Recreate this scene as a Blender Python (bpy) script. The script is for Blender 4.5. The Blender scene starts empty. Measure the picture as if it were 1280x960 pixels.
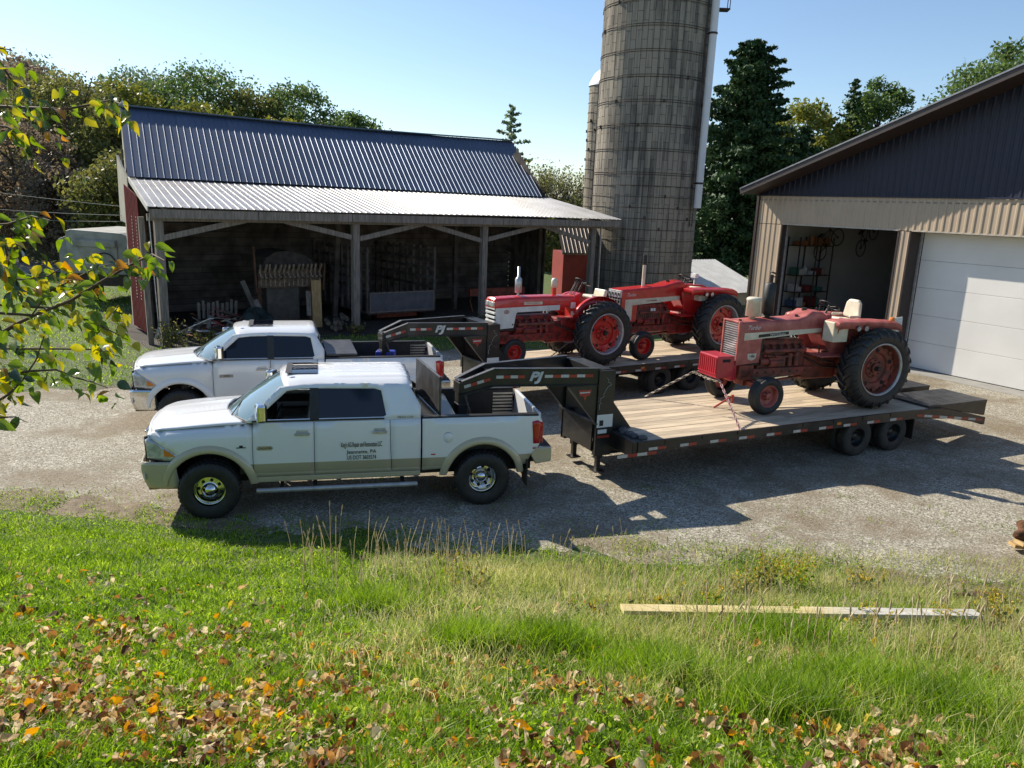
import bpy, bmesh, math, random
import numpy as np
from mathutils import Vector, Matrix
from mathutils.geometry import delaunay_2d_cdt
S=bpy.context.scene; C=S.collection
R=math.radians; PI=math.pi
random.seed(7); rng=np.random.default_rng(7)
# ---------------- camera
F_PX=958.; CAM_H=4.7; PITCH=R(13.2); ROLL=R(2.3)
f_=Vector((0,math.cos(PITCH),-math.sin(PITCH))); r0=Vector((1,0,0)); u0=r0.cross(f_)
r_=r0*math.cos(ROLL)+u0*math.sin(ROLL); u_=r_.cross(f_)
cam=bpy.data.cameras.new('camera'); co=bpy.data.objects.new('camera',cam); C.objects.link(co)
co.matrix_world=Matrix(((r_.x,u_.x,-f_.x,0),(r_.y,u_.y,-f_.y,0),(r_.z,u_.z,-f_.z,CAM_H),(0,0,0,1)))
cam.sensor_width=36; cam.lens=F_PX/1280*36; cam.clip_end=3000; cam.clip_start=.05; S.camera=co
# ---------------- sky, sun, exposure
SUN_AZ=142.; SUN_EL=36.5          # math azimuth of the direction towards the sun
w=bpy.data.worlds.new('World'); S.world=w; w.use_nodes=True
nt=w.node_tree; bg=nt.nodes['Background']; sky=nt.nodes.new('ShaderNodeTexSky'); sky.sky_type='NISHITA'
sky.sun_disc=False; sky.sun_elevation=R(SUN_EL); sky.sun_rotation=R(90-SUN_AZ)
sky.altitude=350; sky.air_density=1.0; sky.dust_density=.35; sky.ozone_density=2.6
nt.links.new(sky.outputs[0],bg.inputs[0]); bg.inputs[1].default_value=.105
sl=bpy.data.lights.new('sun','SUN'); so=bpy.data.objects.new('sun',sl); C.objects.link(so)
sl.energy=5.0; sl.angle=R(.53); sl.color=(1,.91,.76)
a,e=R(SUN_AZ),R(SUN_EL)
sd=Vector((math.cos(a)*math.cos(e),math.sin(a)*math.cos(e),math.sin(e)))
so.rotation_euler=sd.to_track_quat('Z','Y').to_euler()
S.view_settings.view_transform='Standard'; S.view_settings.look='None'; S.view_settings.exposure=.58; S.view_settings.gamma=1
S.render.engine='CYCLES'
# ---------------- helpers
def tag(o,label=None,cat=None,group=None,kind=None):
    if label: o['label']=label
    if cat: o['category']=cat
    if group: o['group']=group
    if kind: o['kind']=kind
    return o
def thing(name,label,cat,loc=(0,0,0),rotz=0,group=None):
    o=bpy.data.objects.new(name,None); C.objects.link(o); o.empty_display_size=.2
    o.location=loc; o.rotation_euler=(0,0,rotz); return tag(o,label,cat,group)
def link(name,me,parent=None,mat=None):
    o=bpy.data.objects.new(name,me); C.objects.link(o)
    if parent: o.parent=parent
    return o
def copy_tree(o,parent=None):
    c=o.copy(); C.objects.link(c)
    if parent: c.parent=parent
    for ch in list(o.children): copy_tree(ch,c)
    return c
STUFF={'lug_nuts','bolts','hub_bolts','disc_hole','lug_bolts','rail_bolts','beater_tines','peeling_paint','coiled_straps','cross_member','fuel_lines','joint_wall_','control_levers','ramp_cleats','shield_louvre','box_rib','notice_print','ladder','step_bracket','spokes','shanks','tie_down_chain','safety_chain','filler_cap'}
class MB:
    def __init__(s): s.v=[];s.f=[];s.m=[];s.sm=[];s.cur=0;s.T=Matrix.Identity(4)
    def add(s,vs,fs,smooth=False):
        n=len(s.v); T=s.T
        s.v.extend((T@Vector(v))[:] for v in vs)
        for f in fs: s.f.append(tuple(i+n for i in f)); s.m.append(s.cur); s.sm.append(smooth)
        return s
    def box(s,c,d,rot=None):
        x,y,z=d[0]/2,d[1]/2,d[2]/2
        vs=[Vector(p) for p in ((-x,-y,-z),(x,-y,-z),(x,y,-z),(-x,y,-z),(-x,-y,z),(x,-y,z),(x,y,z),(-x,y,z))]
        if rot is not None:
            if not isinstance(rot,Matrix):
                from mathutils import Euler
                rot=Euler(rot).to_matrix()
            vs=[rot@v for v in vs]
        c=Vector(c); return s.add([c+v for v in vs],[(0,3,2,1),(4,5,6,7),(0,1,5,4),(1,2,6,5),(2,3,7,6),(3,0,4,7)])
    def bb(s,x0,x1,y0,y1,z0,z1): return s.box(((x0+x1)/2,(y0+y1)/2,(z0+z1)/2),(abs(x1-x0),abs(y1-y0),abs(z1-z0)))
    def beam(s,p0,p1,w,h,up=(0,0,1)):
        p0,p1=Vector(p0),Vector(p1); d=p1-p0; L=d.length; d.normalize(); up=Vector(up)
        sd=d.cross(up)
        if sd.length<1e-4: sd=d.cross(Vector((1,0,0)))
        sd.normalize(); u=sd.cross(d)
        return s.box((p0+p1)/2,(L,w,h),Matrix((d,sd,u)).transposed())
    def cyl(s,p0,p1,r0,r1=None,n=12,caps=True,smooth=True):
        if r1 is None: r1=r0
        p0,p1=Vector(p0),Vector(p1); d=(p1-p0).normalized(); a=d.orthogonal().normalized(); b=d.cross(a)
        vs=[];
        for p,r in ((p0,r0),(p1,r1)):
            for i in range(n):
                t=2*PI*i/n; vs.append(p+(a*math.cos(t)+b*math.sin(t))*r)
        s.add(vs,[(i,(i+1)%n,n+(i+1)%n,n+i) for i in range(n)],smooth)
        if caps: s.add(vs[:n],[tuple(range(n-1,-1,-1))]); s.add(vs[n:],[tuple(range(n))])
        return s
    def tube(s,pts,r,n=8,caps=True):
        pts=[Vector(p) for p in pts]; rs=r if hasattr(r,'__len__') else [r]*len(pts)
        vs=[];a=None
        for i,p in enumerate(pts):
            d=(pts[min(i+1,len(pts)-1)]-pts[max(i-1,0)]).normalized()
            if a is None: a=d.orthogonal().normalized()
            a=(a-d*a.dot(d)); a.normalize(); b=d.cross(a)
            for k in range(n):
                t=2*PI*k/n; vs.append(p+(a*math.cos(t)+b*math.sin(t))*rs[i])
        fs=[(i*n+k,i*n+(k+1)%n,(i+1)*n+(k+1)%n,(i+1)*n+k) for i in range(len(pts)-1) for k in range(n)]
        s.add(vs,fs,True)
        if caps: s.add(vs[:n],[tuple(range(n-1,-1,-1))]); s.add(vs[-n:],[tuple(range(n))])
        return s
    def lathe(s,prof,c=(0,0,0),axis='y',n=32):
        # prof: (radius, along-axis)
        vs=[];c=Vector(c)
        for r,h in prof:
            for i in range(n):
                t=2*PI*i/n; q=(r*math.cos(t),r*math.sin(t))
                vs.append(c+(Vector((q[0],h,q[1])) if axis=='y' else Vector((q[0],q[1],h)) if axis=='z' else Vector((h,q[0],q[1]))))
        fs=[(j*n+i,j*n+(i+1)%n,(j+1)*n+(i+1)%n,(j+1)*n+i) for j in range(len(prof)-1) for i in range(n)]
        return s.add(vs,fs,True)
    def prism(s,poly,fn,t0,t1):
        # poly 2d, fn(u,v,t)->xyz
        n=len(poly); vs=[fn(u,v,t0) for u,v in poly]+[fn(u,v,t1) for u,v in poly]
        return s.add(vs,[tuple(range(n-1,-1,-1)),tuple(range(n,2*n))]+[(i,(i+1)%n,n+(i+1)%n,n+i) for i in range(n)])
    def grid(s,fn,nu,nv,smooth=True):
        vs=[fn(i/nu,j/nv) for j in range(nv+1) for i in range(nu+1)]
        return s.add(vs,[(j*(nu+1)+i,j*(nu+1)+i+1,(j+1)*(nu+1)+i+1,(j+1)*(nu+1)+i) for j in range(nv) for i in range(nu)],smooth)
    def sphere(s,c,r,n=10,m=6):
        rr=r if hasattr(r,'__len__') else (r,r,r); c=Vector(c)
        return s.grid(lambda u,v:c+Vector((rr[0]*math.cos(2*PI*u)*math.sin(PI*v),rr[1]*math.sin(2*PI*u)*math.sin(PI*v),rr[2]*math.cos(PI*v))),n,m)
    def mesh(s,name,mats):
        me=bpy.data.meshes.new(name); me.from_pydata([tuple(v) for v in s.v],[],s.f)
        for m in (mats if isinstance(mats,(list,tuple)) else [mats]): me.materials.append(m)
        me.polygons.foreach_set('material_index',s.m); me.polygons.foreach_set('use_smooth',s.sm)
        me.update(); return me
    def build(s,name,mats,parent=None,bevel=0,label=None,solid=0,sharp=None,loc=None):
        if not s.v: return None
        me=s.mesh(name,mats)
        if name in STUFF: kind_='stuff'
        else: kind_=None
        if sharp: me.set_sharp_from_angle(angle=R(sharp))
        o=link(name,me,parent)
        if solid:
            m=o.modifiers.new('s','SOLIDIFY'); m.thickness=solid; m.offset=-1
        if bevel:
            m=o.modifiers.new('b','BEVEL'); m.width=bevel; m.segments=2; m.limit_method='ANGLE'; m.angle_limit=R(40)
        if kind_: o['kind']=kind_
        if label: o['label']=label
        if loc: o.location=loc
        return o
def npmesh(name,V,Fc,k,mats,mi=None,smooth=False):
    """V (n,3), Fc (m,k) arrays"""
    me=bpy.data.meshes.new(name); me.vertices.add(len(V)); me.vertices.foreach_set('co',np.asarray(V,np.float32).ravel())
    m=len(Fc); me.loops.add(m*k); me.loops.foreach_set('vertex_index',np.asarray(Fc,np.int32).ravel())
    me.polygons.add(m); me.polygons.foreach_set('loop_start',np.arange(0,m*k,k,dtype=np.int32))
    me.polygons.foreach_set('loop_total',np.full(m,k,np.int32))
    for q in (mats if isinstance(mats,(list,tuple)) else [mats]): me.materials.append(q)
    if mi is not None: me.polygons.foreach_set('material_index',np.asarray(mi,np.int32))
    if smooth: me.polygons.foreach_set('use_smooth',np.ones(m,bool))
    me.update(calc_edges=True); return me
def inpoly(x,y,P):
    c=False; j=len(P)-1
    for i in range(len(P)):
        xi,yi=P[i];xj,yj=P[j]
        if (yi>y)!=(yj>y) and x<(xj-xi)*(y-yi)/(yj-yi)+xi: c=not c
        j=i
    return c
def dens(P,step):
    o=[]
    for i in range(len(P)):
        a,b=P[i],P[(i+1)%len(P)]; n=max(1,int(math.hypot(b[0]-a[0],b[1]-a[1])/step))
        for k in range(n): o.append((a[0]+(b[0]-a[0])*k/n,a[1]+(b[1]-a[1])*k/n))
    return o
def panel(mb,outline,fmap,step=.09,holes=(),out=(0,1,0)):
    pts=[];ed=[]
    for L in [outline]+list(holes):
        D=dens(L,step); n0=len(pts); pts+=D; ed+=[(n0+i,n0+(i+1)%len(D)) for i in range(len(D))]
    bnd=np.array(pts); xs=[p[0] for p in outline]; ys=[p[1] for p in outline]
    g=[]
    for x in np.arange(min(xs),max(xs),step):
        for y in np.arange(min(ys),max(ys),step):
            if inpoly(x,y,outline) and not any(inpoly(x,y,h) for h in holes) and np.min((bnd[:,0]-x)**2+(bnd[:,1]-y)**2)>(step*.45)**2: g.append((float(x),float(y)))
    res=delaunay_2d_cdt([Vector(p) for p in pts+g],ed,[],0,1e-6)
    V=[v[:] for v in res[0]]; fs=[]
    for f in res[2]:
        cx=sum(V[i][0] for i in f)/len(f); cy=sum(V[i][1] for i in f)/len(f)
        if inpoly(cx,cy,outline) and not any(inpoly(cx,cy,h) for h in holes): fs.append(tuple(f))
    W=[Vector(fmap(*v)) for v in V]
    if fs:
        s=Vector((0,0,0))
        for f in fs: s+=(W[f[1]]-W[f[0]]).cross(W[f[2]]-W[f[0]])
        if s.dot(Vector(out))<0: fs=[tuple(reversed(f)) for f in fs]
    return mb.add(W,fs,True)
def text(name,body,size,mat,parent,origin,xdir,zdir,extrude=.002,shear=0,align='CENTER',sx=1):
    cu=bpy.data.curves.new(name,'FONT'); cu.body=body; cu.size=size; cu.extrude=extrude; cu.align_x=align; cu.align_y='CENTER'; cu.shear=shear; cu.resolution_u=3
    t=bpy.data.objects.new('tmp',cu); C.objects.link(t); dg=bpy.context.evaluated_depsgraph_get(); dg.update()
    me=bpy.data.meshes.new_from_object(t.evaluated_get(dg)); bpy.data.objects.remove(t); me.materials.clear(); me.materials.append(mat)
    o=link(name,me,parent); X=Vector(xdir).normalized(); Z=Vector(zdir).normalized(); N=X.cross(Z)
    o.matrix_local=Matrix(((X.x*sx,Z.x,N.x,origin[0]),(X.y*sx,Z.y,N.y,origin[1]),(X.z*sx,Z.z,N.z,origin[2]),(0,0,0,1)))
    return o
# value noise for placement
_g=rng.random((256,256))
def vnoise(x,y,s):
    x=np.asarray(x)/s+1000;y=np.asarray(y)/s+1000; xi=np.floor(x).astype(int);yi=np.floor(y).astype(int);fx=x-xi;fy=y-yi
    fx=fx*fx*(3-2*fx);fy=fy*fy*(3-2*fy);g=lambda a,b:_g[a%256,b%256]
    return (g(xi,yi)*(1-fx)+g(xi+1,yi)*fx)*(1-fy)+(g(xi,yi+1)*(1-fx)+g(xi+1,yi+1)*fx)*fy
# ---------------- materials
def newmat(name):
    m=bpy.data.materials.new(name); m.use_nodes=True; return m,m.node_tree,m.node_tree.nodes['Principled BSDF']
def N(nt,t,**k):
    n=nt.nodes.new('ShaderNode'+t)
    for a,b in k.items():
        if a in n.inputs.keys(): n.inputs[a].default_value=b
        else: setattr(n,a,b)
    return n
def ramp(nt,fac,stops,interp='LINEAR'):
    r=nt.nodes.new('ShaderNodeValToRGB'); cr=r.color_ramp; cr.interpolation=interp
    while len(cr.elements)<len(stops): cr.elements.new(.5)
    for e_,(p,c) in zip(cr.elements,stops): e_.position=p; e_.color=(*c,1) if len(c)==3 else c
    nt.links.new(fac,r.inputs[0]); return r.outputs[0]
def coords(nt,stretch=(1,1,1),space='Object'):
    tc=nt.nodes.new('ShaderNodeTexCoord'); mp=nt.nodes.new('ShaderNodeMapping'); nt.links.new(tc.outputs[space],mp.inputs[0]); mp.inputs['Scale'].default_value=stretch; return mp.outputs[0]
def mat(name,col,rough=.5,metal=0,var=.12,scale=6,bump=0,col2=None,coat=0,stretch=(1,1,1),bscale=None,spec=.5,per_obj=0,detail=5,thr=(.35,.65)):
    m,nt,b=newmat(name); L=nt.links
    v=coords(nt,stretch); n=N(nt,'TexNoise',Scale=scale,Detail=detail); L.new(v,n.inputs['Vector'])
    c2=col2 if col2 else tuple(x*(1-var*2) for x in col)
    out=ramp(nt,n.outputs['Fac'],[(thr[0],c2),(thr[1],col)])
    if per_obj:
        oi=N(nt,'ObjectInfo'); h=N(nt,'HueSaturation'); mr=N(nt,'MapRange'); mr.inputs['To Min'].default_value=1-per_obj; mr.inputs['To Max'].default_value=1+per_obj
        L.new(oi.outputs['Random'],mr.inputs[0]); L.new(mr.outputs[0],h.inputs['Value']); L.new(out,h.inputs['Color']); out=h.outputs[0]
    L.new(out,b.inputs['Base Color']); b.inputs['Roughness'].default_value=rough; b.inputs['Metallic'].default_value=metal
    b.inputs['Specular IOR Level'].default_value=spec; b.inputs['Coat Weight'].default_value=coat; b.inputs['Coat Roughness'].default_value=.05
    if bump:
        n2=N(nt,'TexNoise',Scale=bscale or scale*4,Detail=6); L.new(v,n2.inputs['Vector']); bp=N(nt,'Bump',Strength=bump,Distance=.02); L.new(n2.outputs['Fac'],bp.inputs['Height']); L.new(bp.outputs[0],b.inputs['Normal'])
    return m
def leafmat(name,stops,trans=.35,rough=.55,space_scale=.6,mixv=.5,ndark=.55):
    """foliage: colour per leaf island + clumpy noise"""
    m,nt,b=newmat(name); L=nt.links; ge=N(nt,'NewGeometry'); n=N(nt,'TexNoise',Scale=space_scale,Detail=3); v=coords(nt); L.new(v,n.inputs['Vector'])
    mx=N(nt,'Math',operation='MULTIPLY_ADD'); L.new(ge.outputs['Random Per Island'],mx.inputs[0]); mx.inputs[1].default_value=mixv; 
    m2=N(nt,'Math',operation='MULTIPLY_ADD'); L.new(n.outputs['Fac'],m2.inputs[0]); m2.inputs[1].default_value=1.6*(1-mixv)+.2; m2.inputs[2].default_value=-.3*(1-mixv)-.1; L.new(m2.outputs[0],mx.inputs[2])
    c=ramp(nt,mx.outputs[0],stops); L.new(c,b.inputs['Base Color']); b.inputs['Roughness'].default_value=rough; b.inputs['Specular IOR Level'].default_value=.3
    tr=N(nt,'BsdfTranslucent'); ms=N(nt,'MixShader'); ms.inputs[0].default_value=trans; h=N(nt,'HueSaturation'); h.inputs['Value'].default_value=1.5; h.inputs['Saturation'].default_value=1.1
    L.new(c,h.inputs['Color']); L.new(h.outputs[0],tr.inputs[0]); L.new(b.outputs[0],ms.inputs[1]); L.new(tr.outputs[0],ms.inputs[2]); L.new(ms.outputs[0],nt.nodes['Material Output'].inputs[0]); return m
M={}
M['white']=mat('white_paint',(.80,.81,.82),.25,0,.02,3,coat=.8)
M['chrome']=mat('chrome',(.75,.75,.74),.12,1,.03,8)
M['darkchrome']=mat('grey_metal',(.35,.35,.36),.35,.9,.1,8)
M['black']=mat('black_plastic',(.02,.02,.021),.5,0,.2,10)
M['black_paint']=mat('black_trailer_paint',(.008,.008,.009),.42,0,.25,4,col2=(.024,.022,.02),coat=.2,bump=.05)
M['dark']=mat('dark_void',(.012,.012,.012),.8)
M['glass']=mat('tinted_glass',(.004,.006,.014),.03,0,.05,2,spec=.45,coat=0)
M['rubber']=mat('tyre_rubber',(.017,.017,.018),.55,0,.15,12,col2=(.028,.027,.026),bump=.15,bscale=60)
M['rubber_dusty']=mat('dusty_tyre_rubber',(.022,.022,.022),.7,0,.3,5,col2=(.05,.046,.041),bump=.3,bscale=40,thr=(.45,.75))
M['red']=mat('tractor_red',(.60,.022,.020),.30,0,.12,5,coat=.4,col2=(.44,.016,.014))
M['oldred']=mat('faded_tractor_red',(.50,.15,.125),.5,0,.3,4,col2=(.30,.06,.05),coat=.12,bump=.05,detail=8)
M['rustred']=mat('grimy_red_iron',(.30,.06,.038),.6,0,.3,6,col2=(.10,.035,.022),bump=.3,detail=8)
M['engine']=mat('oily_red_iron',(.36,.025,.02),.45,0,.3,8,col2=(.06,.012,.01),bump=.3,detail=8)
M['darkiron']=mat('dark_iron',(.03,.028,.026),.6,.3,.3,9,col2=(.07,.04,.03),bump=.2)
M['cream']=mat('cream_paint',(.72,.66,.52),.45,0,.15,5,col2=(.58,.50,.38))
M['whitepaint']=mat('tractor_white',(.75,.74,.70),.35,0,.1,5)
M['silver']=mat('silver_rim',(.55,.55,.56),.35,.55,.15,8)
M['redplastic']=mat('red_lens',(.5,.01,.012),.15,0,.05,8,coat=.6)
M['orange']=mat('orange_lens',(.75,.22,.03),.2,0,.05,8,coat=.5)
M['lamp']=mat('lamp_glass',(.62,.64,.66),.08,.3,.2,14,spec=.9,coat=.8)
M['tape_red']=mat('red_reflective_tape',(.42,.05,.03),.35,0,.1,30)
M['tape_white']=mat('white_reflective_tape',(.62,.60,.55),.35,0,.1,30)
M['print_black']=mat('black_print',(.015,.015,.015),.5)
M['print_white']=mat('white_print',(.72,.72,.70),.5)
M['decking']=mat('trailer_decking',(.62,.50,.36),.75,0,.3,2.2,col2=(.40,.32,.22),stretch=(.8,14,14),bump=.35,bscale=12,per_obj=.2,detail=8)
M['steelplate']=mat('worn_black_steel',(.05,.05,.053),.42,.5,.25,5,col2=(.10,.10,.105),bump=.15)
M['oldwood']=mat('weathered_wood',(.14,.122,.105),.85,0,.3,2,col2=(.055,.047,.04),stretch=(1,1,1),bump=.4,per_obj=.25,detail=8)
M['postwood']=mat('grey_post_wood',(.27,.235,.20),.85,0,.3,3,col2=(.15,.13,.11),stretch=(6,6,.7),bump=.4,detail=8)
M['yellowwood']=mat('yellow_plank_wood',(.50,.34,.15),.7,0,.2,3,col2=(.36,.23,.10),stretch=(5,5,1),bump=.2)
M['rust']=mat('rusty_steel',(.16,.075,.04),.85,.1,.4,7,col2=(.07,.045,.035),bump=.4,detail=8)
M['galv']=mat('galvanised_roof',(.44,.44,.44),.42,.65,.12,1.2,col2=(.36,.35,.34),per_obj=.05,detail=6)
M['navy']=mat('navy_roof_metal',(.105,.135,.195),.50,.72,.1,.7,col2=(.085,.11,.16),per_obj=.05)
M['navywall']=mat('navy_wall_metal',(.010,.013,.036),.5,.1,.1,1.0,per_obj=.05)
M['tan']=mat('tan_wall_metal',(.46,.36,.26),.42,.0,.06,1.0,per_obj=.03)
M['browntrim']=mat('brown_trim',(.045,.03,.027),.45)
M['doorwhite']=mat('overhead_door_white',(.74,.73,.70),.5,0,.04,.9)
M['barnred']=mat('barn_red_steel',(.27,.035,.03),.6,0,.15,3,col2=(.20,.028,.024))
M['shedroof']=mat('pale_shed_roof',(.74,.74,.72),.5,.1,.08,2)
M['bark']=mat('bark',(.11,.085,.065),.9,0,.3,4,bump=.5,stretch=(3,3,.6))
M['twig']=mat('twig_bark',(.10,.06,.035),.8)
M['paper']=mat('paper_white',(.75,.75,.73),.7,0,.03,4)
M['greytruck']=mat('old_truck_grey',(.36,.36,.33),.6,0,.2,2,col2=(.21,.21,.19),bump=.1)
M['interior']=mat('brown_interior',(.06,.04,.03),.7)
M['seatleather']=mat('pale_leather',(.38,.35,.31),.6)
M['blue']=mat('blue_plastic',(.03,.05,.45),.4)
M['strap']=mat('red_white_strap',(.45,.10,.10),.8,0,.1,40,col2=(.55,.5,.5))
M['chain']=mat('chain_steel',(.30,.26,.22),.5,.6,.2,30)
# two tone paint: white above, tan below a belt line (object space height)
m,nt,b=newmat('two_tone_paint'); tc=N(nt,'TexCoord'); sp=N(nt,'SeparateXYZ'); nt.links.new(tc.outputs['Object'],sp.inputs[0])
mr=N(nt,'MapRange'); nt.links.new(sp.outputs['Z'],mr.inputs[0]); mr.inputs['From Min'].default_value=0; mr.inputs['From Max'].default_value=1
c=ramp(nt,mr.outputs[0],[(0,(.46,.40,.28)),(.60,(.48,.42,.29)),(.605,(.60,.56,.45)),(.655,(.60,.56,.45)),(.66,(.40,.35,.23)),(.80,(.43,.375,.25)),(.805,(.80,.81,.80))],'CONSTANT')
nt.links.new(c,b.inputs['Base Color']); b.inputs['Roughness'].default_value=.25; b.inputs['Coat Weight'].default_value=.8; M['twotone']=m
M['tanpaint']=mat('tan_pearl_paint',(.52,.46,.32),.25,.1,.03,3,coat=.8)
# windshield: sky reflection put into an opaque cyan base colour
m,nt,b=newmat('windshield_glass'); b.inputs['Base Color'].default_value=(.13,.22,.24,1); b.inputs['Roughness'].default_value=.02; b.inputs['Specular IOR Level'].default_value=1.; b.inputs['Coat Weight'].default_value=1; M['windshield']=m

# ================= TERRAIN =================
EX=[-60,-7.6,-5,-2.6,.65,4.1,6.8,9,60]; EY=[11.2,10.75,10.42,10.04,9.75,9.8,9.1,8.9,8.2]
def edge_y(x): return np.interp(x,EX,EY)
def ground_z(x,y):
    x=np.asarray(x,float);y=np.asarray(y,float); e_=edge_y(x)
    t=np.clip((e_-y)/e_,0,1.4); b=np.clip(t/.12,0,1); z=3.08*np.where(t<.12,t*b*.6+t*.0,t-.048)
    z=np.where(t>1,3.08*.952+.1*(t-1),z)
    z=z+np.where(t>.05,(vnoise(x,y,1.3)-.5)*.10+(vnoise(x,y,.4)-.5)*.03,0)*np.clip((t-.05)*8,0,1)
    h=np.clip((y-48)/60,0,1.5)*np.clip((8-x)/30,0,1.6)*5.5+np.clip((y-110)/100,0,3)*3
    return z+h
xs=np.concatenate([np.linspace(-260,-32,30),np.linspace(-30,-12,25),np.linspace(-11.8,12,161),np.linspace(12.5,30,25),np.linspace(34,260,30)])
ys=np.concatenate([np.linspace(-60,-6,8),np.linspace(-4,12,130),np.linspace(12.5,50,50),np.linspace(54,420,50)])
X,Y=np.meshgrid(xs,ys); Z=ground_z(X,Y); V=np.stack([X,Y,Z],-1).reshape(-1,3); nx,ny=len(xs),len(ys)
I=np.arange(nx*ny).reshape(ny,nx); Fq=np.stack([I[:-1,:-1],I[:-1,1:],I[1:,1:],I[1:,:-1]],-1).reshape(-1,4)
m,nt,b=newmat('ground_grass_soil'); L=nt.links; v=coords(nt)
n1=N(nt,'TexNoise',Scale=.7,Detail=8); n2=N(nt,'TexNoise',Scale=9,Detail=8); [L.new(v,q.inputs['Vector']) for q in (n1,n2)]
c1=ramp(nt,n2.outputs['Fac'],[(.3,(.03,.045,.011)),(.5,(.07,.11,.02)),(.7,(.12,.16,.035))]); c2=ramp(nt,n2.outputs['Fac'],[(.3,(.06,.045,.03)),(.7,(.13,.10,.065))])
mx=N(nt,'Mix',data_type='RGBA'); fr=ramp(nt,n1.outputs['Fac'],[(.52,(0,0,0)),(.7,(1,1,1))]); L.new(fr,mx.inputs[0]); L.new(c1,mx.inputs[6]); L.new(c2,mx.inputs[7]); L.new(mx.outputs[2],b.inputs['Base Color']); b.inputs['Roughness'].default_value=.95
bp=N(nt,'Bump',Strength=.6,Distance=.05); L.new(n2.outputs['Fac'],bp.inputs['Height']); L.new(bp.outputs[0],b.inputs['Normal'])
g=link('ground',npmesh('ground',V,Fq,4,m,smooth=True)); tag(g,kind='structure')
# gravel drive
m,nt,b=newmat('gravel'); L=nt.links; v=coords(nt)
vo=N(nt,'TexVoronoi',Scale=42); vo2=N(nt,'TexVoronoi',Scale=24); n1=N(nt,'TexNoise',Scale=.55,Detail=7); n2=N(nt,'TexNoise',Scale=2.6,Detail=8); [L.new(v,q.inputs['Vector']) for q in (vo,vo2,n1,n2)]
sp=N(nt,'SeparateColor'); L.new(vo.outputs['Color'],sp.inputs[0])
c1=ramp(nt,sp.outputs[0],[(0,(.11,.095,.07)),(.35,(.245,.22,.17)),(.7,(.355,.325,.26)),(1,(.58,.55,.46))])
c2=ramp(nt,sp.outputs[1],[(0,(.14,.11,.07)),(1,(.25,.205,.14))])
mx=N(nt,'Mix',data_type='RGBA'); ad=N(nt,'Math',operation='MULTIPLY_ADD'); L.new(n2.outputs['Fac'],ad.inputs[0]); ad.inputs[1].default_value=.45; L.new(n1.outputs['Fac'],ad.inputs[2])
fr=ramp(nt,ad.outputs[0],[(.66,(0,0,0)),(.86,(1,1,1))]); L.new(fr,mx.inputs[0]); L.new(c1,mx.inputs[6]); L.new(c2,mx.inputs[7]); L.new(mx.outputs[2],b.inputs['Base Color']); b.inputs['Roughness'].default_value=.9
bp=N(nt,'Bump',Strength=.5,Distance=.010); L.new(vo.outputs['Distance'],bp.inputs['Height']); bp2=N(nt,'Bump',Strength=.15,Distance=.04); L.new(n2.outputs['Fac'],bp2.inputs['Height']); L.new(bp.outputs[0],bp2.inputs['Normal']); L.new(bp2.outputs[0],b.inputs['Normal'])
M['gravel']=m
GP=[(-60,10.9),(-20,10.9)]+[(x,edge_y(x)+.28*math.sin(x*2.1)+.16*math.sin(x*5.7+1)+.07*math.sin(x*13)) for x in np.arange(-12,12.1,.12)]+[(16,8.6),(40,6),(40,30),(22,40),(10.5,36.5),(8.6,31)]
far=[(4.8,27.5),(1.5,25.2),(-2.2,24.6),(-5,23.0),(-7.2,20.4),(-8.3,18.6),(-9.6,17.9),(-11.8,17.1),(-16,16.9),(-30,17.5),(-60,20)]
fd=[]
for i in range(len(far)-1):
    for k in range(14):
        t=k/14; x=far[i][0]+(far[i+1][0]-far[i][0])*t; y=far[i][1]+(far[i+1][1]-far[i][1])*t; fd.append((x+.1*math.sin(k*4.1+i),y+.18*math.sin(x*3.3)+.08*math.sin(x*9)))
mb=MB(); panel(mb,GP+fd,lambda x,y:(x,y,.004),1.2,out=(0,0,1)); g=mb.build('gravel_drive',M['gravel']); tag(g,kind='structure')
# barn floor: packed dark dirt
BA=R(38); BO=Vector((-10.79,23.37,0)); bs=Vector((math.cos(BA),math.sin(BA),0)); bd=Vector((-math.sin(BA),math.cos(BA),0))
def bw(s,d,z=0): p=BO+bs*s+bd*d; return (p.x,p.y,z)
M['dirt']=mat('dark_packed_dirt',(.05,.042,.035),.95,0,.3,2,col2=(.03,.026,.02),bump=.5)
mb=MB(); pts=[(-.6+i*.5,-.9+.25*math.sin(i*1.7)+.15*math.sin(i*.6)) for i in range(41)]; mb.add([bw(s,d,.004) for s,d in pts]+[bw(19.5,8.6,.004),bw(-.6,8.6,.004)],[tuple(range(43))]); tag(mb.build('barn_floor',M['dirt']),kind='structure')
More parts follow.
